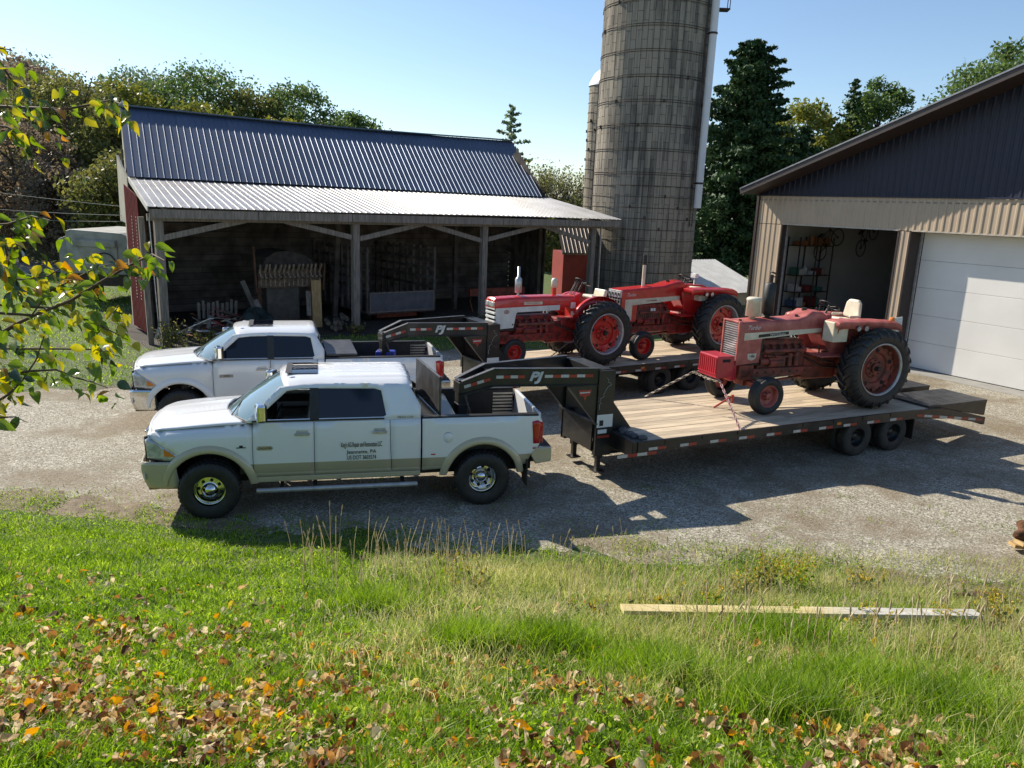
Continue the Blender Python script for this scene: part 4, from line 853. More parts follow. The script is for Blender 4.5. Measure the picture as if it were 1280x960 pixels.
mb=MB(); mb.bb(-.33,.31,-.84,.84,.55,.60); mb.build('lid',M['steelplate'],tb,bevel=.012)
o=MB().box((0,0,.12),(.42,.3,.24)).build('tote',M['blue'],None,bevel=.03); a_=R(197); o.location=(-2.7+math.cos(a_)*.15,16.85+math.sin(a_)*.15,1.2); o.location.z=1.17; tag(o,'bright blue plastic tote in the rear pickup bed','tote')

# ================= GOOSENECK TRAILERS =================
def BOLD(o):
    m_=o.modifiers.new('s','SOLIDIFY'); m_.thickness=.012; m_.offset=1
def dual(parent,x,y,trm={}):
    if 'm' not in trm:
        mb=MB()
        for yc in (-.13,.13):
            mb.lathe([(r_,h+yc) for r_,h in ((.20,.10),(.27,.115),(.35,.11),(.385,.085),(.39,0),(.385,-.085),(.35,-.11),(.27,-.115),(.20,-.10))],(0,0,0),'y',36)
            for k in range(44):
                t=2*PI*k/44; 
                for w0 in (-.07,.01): mb.box(((.39)*math.cos(t),yc+w0+.03,.39*math.sin(t)),(.012,.06,.03),Matrix.Rotation(-t,3,'Y'))
        trm['m']=mb.mesh('dual_tyre',M['rubber_dusty'])
        mb=MB()
        sg=1
        mb.lathe([(.205,.22),(.20,.23),(.19,.20),(.175,.06),(.10,.05),(.08,.14),(.05,.16),(0,.16)],(0,0,0),'y',28)
        for k in range(8): t=2*PI*k/8; mb.cyl((.135*math.cos(t),.05,.135*math.sin(t)),(.135*math.cos(t),.075,.135*math.sin(t)),.014,.014,6)
        trm['r']=mb.mesh('dual_rim',M['black_paint'])
    o=link('wheel',trm['r'],parent); o.location=(x,y,.385); 
    if y<0: o.rotation_euler=(0,0,PI)
    link('tyre',trm['m'],o); return o
def tape(par,p0,p1,h,n,first=0):
    p0,p1=Vector(p0),Vector(p1)
    for k in range(n):
        a_=p0.lerp(p1,k/n);b_=p0.lerp(p1,(k+1)/n); red=(k+first)%2; MB().beam(a_,b_,.006,h,(0,0,1)).build('reflective_tape',M['tape_red' if red else 'tape_white'],par)
def trailer(label,loc,yaw,xe,ax,hl=None):
    """x forward, kingpin at 0, y near side positive; xe = end of flat deck; ax = axle x"""
    t=thing('gooseneck_trailer',label,'trailer',loc,R(yaw)); B=M['black_paint']; DZ=.87
    # decking
    n=13; wpl=2.52/n
    for k in range(n):
        y0=-1.26+k*wpl; x=-2.62
        xs_=-2.62-(.0 if abs(y0+wpl/2)>1.0 else 0)
        while xs_>xe+.02:
            L_=min(3.66 if (k%3) else 2.5+1.2*((k*7)%3)/3,xs_-xe)
            if xs_-L_-xe<.5: L_=xs_-xe
            mb=MB(); mb.bb(xs_-.004,xs_-L_+.004,y0+.006,y0+wpl-.006,DZ-.04,DZ+random.uniform(-.003,.003)); mb.build('deck_plank',M['decking'],t); xs_-=L_
    for sg in (1,-1):
        mb=MB(); mb.bb(xe,-2.5,sg*1.265,sg*1.31,.70,.875); mb.bb(xe,-2.5,sg*1.25,sg*1.30,.69,.70); mb.build('side_rail',B,t)
        mb=MB(); mb.bb(xe,-2.4,sg*.42,sg*.5,.46,.82); mb.bb(xe,-2.4,sg*.36,sg*.56,.445,.46); mb.build('main_beam',B,t)
        x=-2.72
        while x>xe+.3: tape(t,(x,sg*1.313,.735),(x-.36,sg*1.313,.735),.05,2); x-=.66
        for k in range(8):
            x=-3.1-k*.8
            if x>xe: mb=MB(); mb.bb(x-.05,x+.05,sg*1.31,sg*1.322,.80,.872); mb.build('stake_pocket',B,t)
    mb=MB()
    for k in range(11):
        x=-2.7-k*.62
        if x>xe: mb.bb(x-.03,x+.03,-1.27,1.27,.73,.825)
    mb.build('cross_member',B,t)
    mb=MB(); mb.bb(-2.62,-2.40,-1.29,1.29,.60,.885); mb.build('headboard_channel',B,t,bevel=.01)
    mb=MB(); mb.prism([(-2.40,1.45),(-2.40,.89),(-2.85,.89)],lambda u,v,w:(u,w,v),.50,.56); mb.build('deck_gusset',B,t); mb=MB(); mb.prism([(-2.40,1.45),(-2.40,.89),(-2.85,.89)],lambda u,v,w:(u,w,v),-.56,-.50); mb.build('deck_gusset',B,t)
    mb=MB(); 
    for k in range(5): mb.sphere((-2.55-random.uniform(0,.15),.65+k*.13,.90),(.09,.08,.05),8,5)
    mb.build('coiled_straps',mat('strap_pile_%s'%('a' if yaw<208 else 'b'),(.04,.04,.06),.8,0,.3,9,col2=(.15,.14,.13)),t)
    tape(t,(-2.1,1.30,.655),(-2.9,1.30,.655),.055,4)
    # uprights
    for sg in (1,-1):
        mb=MB(); mb.bb(-2.40,-2.10,sg*.50,sg*.60,.45,1.98); mb.bb(-2.415,-2.085,sg*.60,sg*.612,.45,1.98); u=mb.build('upright',B,t)
        mb=MB(); mb.bb(-2.09,-2.41,sg*.613,sg*.617,.97,1.20); mb.build('notice_sticker',M['paper'],u) if sg>0 else None
        if sg>0:
            mb=MB(); mb.bb(-2.14,-2.22,.618,.62,1.0,1.10); mb.build('sticker_print',M['black'],u); mb=MB(); mb.bb(-2.12,-2.3,.613,.617,.86,.93); mb.build('notice_sticker',M['paper'],u); mb=MB(); mb.bb(-2.12,-2.36,.613,.617,.78,.82); mb.build('reflective_tape',M['tape_red'],u)
            mb=MB(); rr_=random.Random(3); p=Vector((-2.24,.618,1.85)); L_=[p.copy()]
            for k in range(26): p=p+Vector((rr_.uniform(-.05,.05),0,-.022+rr_.uniform(-.02,.02))); p.x=max(-2.36,min(-2.12,p.x)); L_.append(p.copy())
            mb.tube(L_,.003,4); mb.build('chalk_scribble',M['print_white'],u)
        # neck beam
        pts=[(-2.1,.58),(-.28,.20),(.26,.13)]
        zt=[(2.02,1.73),(2.04,1.75),(1.84,1.62)]; yb=lambda x:.58-.38*(x+2.1)/1.82; bd_=(-1.82,sg*.38,0) if sg>0 else (1.82,.38,0)
        for (a_,za),(b_,zb) in zip(zip(pts[:-1],zt[:-1]),zip(pts[1:],zt[1:])):
            for oy,th,dz in ((0,.015,0),):
                vs=[(a_[0],sg*a_[1],za[1]),(b_[0],sg*b_[1],zb[1]),(b_[0],sg*b_[1],zb[0]),(a_[0],sg*a_[1],za[0])]; vi=[(x,y-sg*.02,z) for x,y,z in vs]
                mb=MB(); mb.add(vs+vi,[(0,1,2,3),(4,7,6,5),(0,4,5,1),(2,6,7,3),(0,3,7,4),(1,5,6,2)])
                for zz in (0,1):
                    q0=Vector((a_[0],sg*(a_[1]+.0),za[0] if zz else za[1])); q1=Vector((b_[0],sg*b_[1],zb[0] if zz else zb[1])); mb.beam(q0,q1,.10,.014)
                nb=mb.build('neck_beam',B,t)
            mb=MB(); 
            q0=Vector((a_[0],sg*(a_[1]+.0),za[0]+.009)); q1=Vector((b_[0],sg*b_[1],zb[0]+.009)); mb.beam(q0,q1,.09,.004); mb.build('pale_top_edge',M['steelplate'],nb)  # thin paler grey strip along the top of the neck beam
        # tape + PJ
        zt_=1.90; T_=lambda a_,b_,n_,f_=0:tape(t,(a_,sg*(yb(a_)+.014),zt_),(b_,sg*(yb(b_)+.014),zt_),.05,n_,first=f_); T_(-.32,-.80,4); T_(-1.14,-1.98,6); tape(t,(-.22,sg*.206,1.87),(.22,sg*.150,1.75),.05,4,first=1)
        pj=text('lettering','PJ',.21,M['print_white'],t,(-.97,sg*(yb(-.97)+.016),1.895),bd_,ZT,shear=.3,sx=1.3,extrude=.004); BOLD(pj)
        # gusset
        mb=MB(); mb.prism([(-1.52,1.73),(-2.10,1.73),(-2.10,1.03)],lambda u,v,w:(u,w,v),sg*.56,sg*.58); gs=mb.build('neck_gusset',B,t)
        mb=MB(); mb.beam((-1.50,sg*.57,1.72),(-2.08,sg*.57,1.04),.06,.012,(1,0,1)); mb.build('gusset_flange',M['steelplate'],gs)
        mb=MB(); mb.prism([(-1.70,1.66),(-1.96,1.66),(-1.93,1.56),(-1.87,1.55),(-1.84,1.46),(-1.80,1.55),(-1.73,1.56)],lambda u,v,w:(u,w,v),sg*.583,sg*.586); bdg=mb.build('warning_badge',M['tape_red'],gs)
        mb=MB(); mb.beam((-1.73,sg*.589,1.615),(-1.93,sg*.589,1.615),.003,.02); mb.build('badge_print',M['print_white'],bdg)
        # jack
        mb=MB(); mb.bb(-2.34,-2.22,sg*.36,sg*.48,.35,1.05); mb.bb(-2.32,-2.24,sg*.38,sg*.46,.12,.36); mb.bb(-2.38,-2.18,sg*.32,sg*.52,.10,.12); mb.build('landing_jack',B,t)
    mb=MB(); mb.bb(-2.10,-2.07,-.5,.5,.52,1.05); mb.bb(-2.4,-2.10,-.5,.5,.50,.53); mb.build('front_plate',B,t,bevel=.005)
    mb=MB(); mb.beam((-2.08,-.62,1.04),(-2.08,.62,1.04),.05,.03); mb.build('plate_lip',M['steelplate'],t)
    mb=MB(); mb.bb(-2.4,-2.1,-.56,.56,1.80,1.98); mb.build('neck_crossbar',B,t)
    mb=MB(); mb.bb(-.32,-.24,-.19,.19,1.78,1.98); mb.build('neck_crossbar',B,t)
    mb=MB(); mb.bb(-.95,-1.05,-.33,.33,1.76,1.84); mb.sphere((-1.5,.0,1.84),(.16,.12,.06),8,5); mb.bb(-1.3,-1.7,-.38,.38,1.74,1.79); mb.build('neck_tray',B,t)
    mb=MB(); mb.sphere((-1.45,.05,1.83),(.13,.07,.035),8,5); mb.beam((-1.3,.1,1.84),(-1.62,-.1,1.86),.03,.03); mb.build('coupler_tools',M['silver'],t)
    mb=MB(); mb.bb(.08,.30,-.14,.14,1.64,1.82); mb.bb(.13,.29,-.09,.09,.98,1.85); mb.bb(.12,.30,-.105,.105,1.25,1.45); mb.build('coupler_tube',B,t,bevel=.01)
    for yy in (.14,-.16): chain(t,[(.2,yy,1.6),(.1,yy*1.4,1.25),(.05,yy*1.2,1.0)],.035,'safety_chain')
    # dovetail
    z1=.50; x1=xe-2.40
    for sg in (1,-1):
        mb=MB(); mb.prism([(xe,.875),(xe-.9,.85),(x1,z1+.03),(x1,z1-.12),(xe-1.2,.60),(xe,.69)],lambda u,v,w:(u,w,v),sg*1.265,sg*1.31); dv=mb.build('dovetail_rail',B,t)
        tape(dv,(xe-.1,sg*1.314,.765),(x1+.1,sg*1.314,z1-.02),.05,9,first=1)
        # flip ramp lying flat
        mb=MB(); mb.bb(xe-.55,x1-.08,sg*.16,sg*1.24,.865,.905); rp=mb.build('flip_ramp',M['steelplate'],t,bevel=.006)
        mb=MB(); mb.prism([(xe-.8,.865),(x1-.08,.865),(x1-.02,.55)],lambda u,v,w:(u,w,v),sg*1.20,sg*1.235); mb.prism([(xe-.8,.865),(x1-.08,.865),(x1-.02,.55)],lambda u,v,w:(u,w,v),sg*.18,sg*.21)
        mb.bb(x1-.09,x1-.05,sg*.18,sg*1.22,.55,.87); mb.build('ramp_frame',B,rp)
        mb=MB(); 
        for k in range(7): mb.bb(xe-.75-k*.23,xe-.757-k*.23,sg*.2,sg*1.2,.905,.908)
        mb.build('ramp_cleats',M['steelplate'],rp)
    for k in range(n):
        y0=-1.26+k*wpl; mb=MB(); mb.add([(xe-.004,y0+.004,DZ),(xe-.90,y0+.004,DZ-.03),(xe-.90,y0+wpl-.004,DZ-.03),(xe-.004,y0+wpl-.004,DZ),(xe-.004,y0+.004,DZ-.04),(xe-.90,y0+.004,DZ-.07),(xe-.90,y0+wpl-.004,DZ-.07),(xe-.004,y0+wpl-.004,DZ-.04)],[(0,1,2,3),(4,7,6,5),(0,4,5,1),(1,5,6,2),(2,6,7,3),(3,7,4,0)]); mb.build('deck_plank',M['decking'],t)
    mb=MB(); mb.bb(x1-.02,x1+.06,-1.3,1.3,z1-.14,z1+.02); mb.build('rear_bumper_bar',B,t)
    mb=MB(); mb.bb(x1-.03,x1-.01,.9,1.25,z1-.10,z1-.02); mb.bb(x1-.03,x1-.01,-1.25,-.9,z1-.10,z1-.02); mb.build('tail_light',M['redplastic'],t)
    for x in ax:
        mb=MB(); mb.cyl((x,-1.0,.385),(x,1.0,.385),.07,.07,10); mb.build('axle',M['darkiron'],t)
        for sg in (1,-1): dual(t,x,sg*.96)
    mb=MB(); 
    for sg in (1,-1): mb.bb(ax[-1]-.52,ax[-1]-.50,sg*.70,sg*1.24,.22,.72)
    mb.build('mud_flap',M['black'],t)
    mb=MB(); mb.box((ax[0]+.75,1.315,.79),(.11,.02,.05)); mb.build('marker_light',M['orange'],t)
    return t
def chain(parent,pts,sz,name='tie_down_chain',label=None,mt=None):
    P=[Vector(p) for p in pts]; mb=MB(); k=0
    for a_,b_ in zip(P[:-1],P[1:]):
        L_=(b_-a_).length; n=max(1,int(L_/(sz*1.5))); d=(b_-a_).normalized(); u=d.orthogonal().normalized(); v=d.cross(u)
        for i in range(n):
            c=a_.lerp(b_,(i+.5)/n); s1=u if k%2 else v; k+=1; h=sz
            q=[c-d*h-s1*h*.35,c-d*h+s1*h*.35,c+d*h+s1*h*.35,c+d*h-s1*h*.35,c-d*h-s1*h*.35]
            mb.tube(q,sz*.18,4,False)
    return mb.build(name,mt or M['chain'],parent)
TL1=(-.65,12.45,0); TL2=(-2.7,16.85,0)
tr1=trailer('front black gooseneck flatbed trailer with bleached plank deck, hitched to the front pickup',TL1,206,-9.35,(-7.95,-9.0))
tr2=trailer('rear black gooseneck flatbed trailer hitched to the rear pickup, carrying the two bright red tractors',TL2,212,-10.3,(-7.0,-8.1))

# ================= TRACTORS =================
def tractor_tyre(Rr,hw,rim,nl,cache={}):
    key=(Rr,hw,rim,nl)
    if key in cache: return cache[key]
    mb=MB(); base=Rr-.055
    pr=[(rim,hw*.80),(rim+.04,hw*.92),(rim+(base-rim)*.5,hw*1.0),(base-.08,hw*.97),(base-.03,hw*.86),(base,hw*.5),(base+.004,0),(base,-hw*.5),(base-.03,-hw*.86),(base-.08,-hw*.97),(rim+(base-rim)*.5,-hw),(rim+.04,-hw*.92),(rim,-hw*.8)]
    mb.lathe(pr,(0,0,0),'y',56)
    def surf(w):  # base radius at lateral w (0..hw)
        q=abs(w)/hw
        return base if q<.5 else base-.03*((q-.5)/.36) if q<.86 else base-.03-.05*((q-.86)/.11)
    for k in range(nl):
        for sg in (1,-1):
            t0=2*PI*(k+(.5 if sg<0 else 0))/nl; prof=[(-.02,0,.055),(.35,.10,.058),(.7,.19,.056),(.93,.225,.05),(1.02,.235,.03)]
            th=.032; top=[];bot=[]
            for q,dt,h in prof:
                ww=q*hw; r_=surf(min(ww,hw*.985)); wd=th*(1.0 if q<.8 else 1.25)
                if q>1: r_=base-.13; 
                for e_ in (-1,1):
                    t=t0+dt+e_*wd; bot.append(((r_-.01)*math.cos(t),sg*ww*(.97 if q>.9 else 1),(r_-.01)*math.sin(t))); t=t0+dt+e_*wd*.7; top.append(((r_+h)*math.cos(t),sg*(ww+(.006 if q>.9 else 0)),(r_+h)*math.sin(t)))
            n=len(top); vs=top+bot; fs=[]
            for i in range(0,n-2,2):
                fs+=[(i,i+1,i+3,i+2),(i,i+2,n+i+2,n+i),(i+1,n+i+1,n+i+3,i+3)]
            fs+=[(0,n,n+1,1),(n-2,n-1,2*n-1,2*n-2)]
            mb.add(vs,fs)
    cache[key]=mb.mesh('tractor_tyre',M['rubber']); return cache[key]
def front_tyre(Rr,hw,rim,cache={}):
    key=(Rr,hw,rim)
    if key in cache: return cache[key]
    mb=MB(); pr=[(rim,hw*.7),(rim+.03,hw*.9),(rim+(Rr-rim)*.55,hw),(Rr-.045,hw*.88),(Rr-.02,hw*.62),(Rr-.035,hw*.55),(Rr-.035,hw*.42),(Rr-.005,hw*.36),(Rr-.005,hw*.26),(Rr-.035,hw*.2),(Rr-.035,hw*.12),(Rr,hw*.08),(Rr,-hw*.08),(Rr-.035,-hw*.12),(Rr-.035,-hw*.2),(Rr-.005,-hw*.26),(Rr-.005,-hw*.36),(Rr-.035,-hw*.42),(Rr-.035,-hw*.55),(Rr-.02,-hw*.62),(Rr-.045,-hw*.88),(rim+(Rr-rim)*.55,-hw),(rim+.03,-hw*.9),(rim,-hw*.7)]
    mb.lathe(pr,(0,0,0),'y',44); cache[key]=mb.mesh('ribbed_tyre',M['rubber']); return cache[key]
def rear_wheel(t,x,y,Rr,rim,hw,red,rimm,weights=False):
    sg=1 if y>0 else -1; mb=MB(); 
    mb.lathe([(r_,h*sg) for r_,h in ((rim+.008,hw*.84),(rim+.018,hw*.88),(rim-.002,hw*.87),(rim-.022,hw*.80),(rim-.026,hw*.72))],(0,0,0),'y',48); mb.cur=1 if red is not M['red'] or weights else 0; mb.lathe([(r_,h*sg) for r_,h in ((rim-.026,hw*.72),(rim-.045,hw*.5),(rim-.05,0),(rim-.045,-hw*.6),(rim,-hw*.85))],(0,0,0),'y',48)
    w_=mb.build('wheel',[rimm,red],t); w_.location=(x,y,Rr)
    mb=MB(); mb.lathe([(r_,h*sg) for r_,h in ((rim-.052,.03),(rim-.09,.05),(rim*.62,.02),(rim*.58,-.02),(rim*.40,-.03),(rim*.36,.0),(rim*.20,.01),(rim*.2,.06),(0,.07))],(0,0,0),'y',40)
    for k in range(8):
        a_=2*PI*k/8; mb.box(((rim-.075)*math.cos(a_),.05*sg,(rim-.075)*math.sin(a_)),(.10,.05,.09),Matrix.Rotation(-a_,3,'Y'))
    d=mb.build('wheel_disc',red,w_,sharp=35)
    mb=MB()
    for k in range(8):
        a_=2*PI*k/8; c=(rim*.30*math.cos(a_),0,rim*.30*math.sin(a_)); mb.cyl((c[0],-.02*sg,c[2]),(c[0],.03*sg,c[2]),.018,.018,6); a_+=.39; c=((rim-.08)*math.cos(a_),0,(rim-.08)*math.sin(a_)); mb.cyl((c[0],.03*sg,c[2]),(c[0],.07*sg,c[2]),.02,.02,6)
    mb.cyl((0,.05*sg,0),(0,.13*sg,0),.055,.05,12); mb.build('hub_bolts',M['darkiron'],w_)
    mb=MB()
    for k in range(5): a_=2*PI*k/5+.3; c=(rim*.72*math.cos(a_),.035*sg,rim*.72*math.sin(a_)); mb.cyl(c,(c[0],c[1]+.012*sg,c[2]),.045,.043,10)
    mb.build('disc_hole',M['dark'],w_)
    o=link('tyre',tractor_tyre(Rr,hw,rim,23),w_); 
    if sg<0: o.rotation_euler=(PI*0,0,0)
    return w_
def front_wheel(t,x,y,Rr,rim,hw,red):
    sg=1 if y>0 else -1; mb=MB(); mb.lathe([(r_,h*sg) for r_,h in ((rim+.01,hw*.75),(rim-.005,hw*.75),(rim-.02,hw*.4),(rim-.03,.0),(rim*.5,-.01),(rim*.42,.03),(rim*.3,.05),(rim*.28,.09),(0,.10))],(0,0,0),'y',30)
    w_=mb.build('wheel',red,t,sharp=35); w_.location=(x,y,Rr); mb=MB()
    for k in range(6): a_=2*PI*k/6; c=(rim*.38*math.cos(a_),.03*sg,rim*.38*math.sin(a_)); mb.cyl(c,(c[0],.06*sg,c[2]),.012,.012,6)
    mb.build('lug_bolts',M['darkiron'],w_); link('tyre',front_tyre(Rr,hw,rim),w_); return w_
def hood_mesh(pts,w,r=.07):
    """pts: list of (x, ztop, zbot); rounded box hood along x"""
    mb=MB(); sec=[]
    for x,zt,zb in pts:
        L_=[(w,zb),(w,zt-r)]+[(w-r+r*math.cos(a_),zt-r+r*math.sin(a_)) for a_ in (PI/6,PI/3)]+[(w-r,zt),(w*.4,zt+.012),(0,zt+.016)]
        L_=L_+[(-y,z) for y,z in reversed(L_[:-1])]; sec.append([(x,y,z) for y,z in L_])
    k=len(sec[0]); vs=[p for s_ in sec for p in s_]; fs=[(i*k+j,i*k+j+1,(i+1)*k+j+1,(i+1)*k+j) for i in range(len(sec)-1) for j in range(k-1)]
    mb.add(vs,fs,True); mb.add(sec[0],[tuple(range(k))]); mb.add(sec[-1],[tuple(range(k-1,-1,-1))]); return mb
def engine(t,x0,x1,z0,z1,mt,seed):
    rr=random.Random(seed); L_=x1-x0
    mb=MB(); mb.bb(x0,x1,-.17,.17,z0,z1-.12); mb.bb(x0+.05,x1-.05,-.13,.13,z1-.14,z1); mb.bb(x0+.08,x1-.1,-.10,.10,z0-.12,z0); mb.build('engine_block',mt,t,bevel=.02)
    mb=MB()
    for k in range(6):
        x=x0+.12+k*(L_-.24)/5; mb.tube([(x,.15,z1-.10),(x,.22,z1-.12),(x,.25,z1-.19)],.030,7)
    mb.tube([(x0+.06,.25,z1-.20),(x1-.06,.25,z1-.20)],.042,8); mb.tube([(x0+.2,.2,z1-.3),(x0+.6,.22,z1-.34),(x1-.1,.2,z1-.30)],.03,7); mb.build('manifold',M['rustred'],t)
    mb=MB(); mb.cyl((x0+.25,.22,z0+.12),(x0+.25,.22,z0+.40),.06,.06,14); mb.cyl((x0+.42,.22,z0+.12),(x0+.42,.22,z0+.38),.055,.055,14); mb.bb(x0+.55,x0+.95,.17,.26,z0+.12,z0+.3); mb.cyl((x0+.60,.26,z0+.2),(x0+.95,.26,z0+.2),.055,.055,12); mb.cyl((x1-.2,.2,z0+.22),(x1+.0,.2,z0+.22),.075,.075,14); mb.build('fuel_filter',mt,t,bevel=.006)
    mb=MB()
    for k in range(9):
        xa=x0+rr.uniform(.05,L_-.2); za=z0+rr.uniform(.1,.5); xb_=xa+rr.uniform(.1,.4); zb=z0+rr.uniform(.15,.6); mb.tube([(xa,.2,za),((xa+xb_)/2,.27,(za+zb)/2+rr.uniform(-.08,.08)),(xb_,.2,zb)],.010,5)
    mb.build('fuel_lines',M['darkiron'],t)
    mb=MB()
    for k in range(16):
        x=x0+.06+k*(L_-.12)/15; mb.cyl((x,.17,z0+.06),(x,.182,z0+.06),.012,.012,6); mb.cyl((x,.13,z1-.03),(x,.145,z1-.03),.010,.010,6)
    mb.build('bolts',M['darkiron'],t)
    mb=MB(); mb.lathe([(0,.0),(.12,.0),(.13,.02),(.12,.05),(0,.05)],(x1+.05,0,z0+.35),'x',20); mb.bb(x1+.08,x1+.10,-.02,.02,z0+.1,z0+.62); mb.bb(x1+.08,x1+.10,-.26,.26,z0+.33,z0+.37); mb.build('fan',M['darkiron'],t)
def steering(t,x,z,tilt=.9,r=.21,y=0):
    mb=MB(); d=Vector((math.sin(tilt),0,-math.cos(tilt)))*-1; n=Vector((-math.cos(tilt)*1,0,0)); ax_=Vector((-math.sin(.5),0,math.cos(.5))); a_=Vector((0,1,0)); b_=ax_.cross(a_)
    c=Vector((x,y,z)); mb.tube([c+a_*r*math.cos(k*PI/12)+b_*r*math.sin(k*PI/12) for k in range(25)],.014,6,False)
    for k in range(3): mb.tube([c-ax_*.03,c+a_*r*math.cos(k*2.09)+b_*r*math.sin(k*2.09)],.009,5)
    mb.tube([c,c-ax_*.45],.022,7); mb.build('steering_wheel',M['black'],t)
def seat(t,x,z,back=True):
    mb=MB(); mb.box((x,0,z),(.40,.48,.09),(0,-.08,0)); s=mb.build('seat',M['cream'],t,bevel=.035)
    mb=MB()
    if back:
        mb.prism([(-.23,.05),(-.19,.36),(-.12,.43),(.12,.43),(.19,.36),(.23,.05)],lambda u,v,w:(x-.16-w-.25*(v-.05)*.4,u,z+v),0,.08); mb.build('backrest',M['cream'],t,bevel=.03)
        mb=MB(); 
        for sg in (1,-1): mb.box((x-.03,sg*.25,z+.10),(.28,.05,.05)); mb.build('armrest',M['cream'],t,bevel=.02); mb=MB()
    mb=MB(); mb.bb(x-.1,x+.1,-.08,.08,z-.28,z-.05); mb.build('seat_post',M['darkiron'],t)
def flat_fender(t,red,x0,x1,zt,light=True,cream=False,y0=.40,y1=.78):
    for sg in (1,-1):
        mb=MB(); 
        # inner vertical plate following the tyre, and flat top
        mb.prism([(x0,zt-.12),(x0-.05,zt),(x1+.1,zt-.05),(x1,zt-.14),(x1+.1,zt-.22),(-.2,zt-.42),(.3,zt-.72),(.75,zt-.80),(x0-.1,zt-.5)],lambda u,v,w:(u,w,v),sg*(y0-.03),sg*y0)
        mb.build('fender_plate',red,t)
        mb=MB(); vs=[]; prof=[(x0,zt-.10),(x0-.03,zt-.02),(x0-.14,zt),(0,zt-.02),(x1+.14,zt-.05),(x1+.02,zt-.09),(x1,zt-.14)]
        for ins,dz in ((0,-.11),(0,-.02),(.03,.012)):
            pass
        K=len(prof); yy=[sg*y0,sg*(y0+.06),sg*(y1-.06),sg*y1,sg*y1]; dzs=[0,.022,.022,-.005,-.13]
        vs=[(x,y_,z+dz) for y_,dz in zip(yy,dzs) for x,z in prof]
        fs=[(j*K+i,j*K+i+1,(j+1)*K+i+1,(j+1)*K+i) for j in range(len(yy)-1) for i in range(K-1)]
        mb.add(vs,fs,True); mb.build('fender',red,t,solid=.012,sharp=50)
        mb=MB(); mb.box((x0-.22,sg*(y1+.005),zt-.10),(.44,.012,.2)); 
        if light:
            for k,xx in enumerate((x0-.50,x0-.70)):
                mb=MB(); mb.cyl((xx,sg*(y1-.04),zt-.13),(xx,sg*(y1+.05),zt-.13),.055,.062,14); l_=mb.build('fender_lamp',M['rustred'],t); mb=MB(); mb.cyl((xx,sg*(y1+.045),zt-.13),(xx,sg*(y1+.055),zt-.13),.05,.05,14); mb.build('lamp_lens',M['lamp'],l_)
        mb=MB(); mb.bb(x0-.36,x0+.02,sg*y0,sg*(y1-.08),zt-.42,zt-.012) if cream else None
        if cream: mb.build('side_console',M['cream'],t,bevel=.02)
def chassis(t,xf,mt,z=.62,front='wide',xax=2.65,Rf=.38,hwf=.13,trk=.72,red=None):
    mb=MB(); mb.bb(-.32,.45,-.30,.30,.55,1.12); mb.bb(.45,1.3,-.21,.21,.52,1.05); mb.cyl((0,-.62,.84),(0,.62,.84),.14,.14,14); mb.bb(.3,.9,-.26,.26,.85,1.12); mb.build('transmission_case',mt,t,bevel=.04)
    mb=MB(); mb.cyl((0,-.95,.84),(0,.95,.84),.045,.045,10); mb.build('rear_axle',M['darkiron'],t)
    mb=MB(); 
    for sg in (1,-1): mb.bb(1.1,xf-.05,sg*.20,sg*.26,z,z+.17)
    mb.bb(xf-.35,xf-.0,-.26,.26,z-.05,z+.25); mb.build('frame_rail',mt,t,bevel=.012)
    mb=MB()
    for k in range(8):
        x=1.3+k*.2; mb.cyl((x,.26,z+.09),(x,.275,z+.09),.018,.018,6)
    mb.build('rail_bolts',M['darkiron'],t)
    mb=MB(); mb.bb(-.42,-.30,-.18,.18,.5,1.0); mb.bb(-.75,-.35,-.05,.05,.42,.48); mb.tube([(-.4,.2,.7),(-.75,.32,.45)],.03,7); mb.tube([(-.4,-.2,.7),(-.75,-.32,.45)],.03,7); mb.build('drawbar_hitch',M['darkiron'],t)
    if front=='wide':
        mb=MB(); mb.beam((xax,-trk+.08,.5),(xax,trk-.08,.5),.10,.11); mb.bb(xax-.12,xax+.12,-.14,.14,.44,z+.04)
        for sg in (1,-1): mb.beam((xax,sg*(trk-.13),Rf-.04),(xax,sg*(trk-.13),.62),.06,.06,(1,0,0)); mb.cyl((xax,sg*(trk-.15),Rf),(xax,sg*trk,Rf),.035,.035,8); mb.tube([(xax-.05,sg*.08,.58),(xax-.15,sg*(trk-.16),.56)],.02,6); mb.tube([(xax,sg*.3,.52),(1.25,sg*.12,.58)],.03,7)
        mb.build('front_axle',mt,t,bevel=.01)
        for sg in (1,-1): front_wheel(t,xax,sg*trk,Rf,Rf*.56,hwf,red)
    else:
        mb=MB(); mb.cyl((xax+.02,0,.42),(xax+.05,0,.85),.09,.12,12); mb.bb(xax-.06,xax+.06,-.12,.12,Rf-.05,Rf+.1); mb.build('front_pedestal',mt,t,bevel=.01)
        for sg in (1,-1): front_wheel(t,xax,sg*.21,Rf,Rf*.52,.10,red)
DK=.872
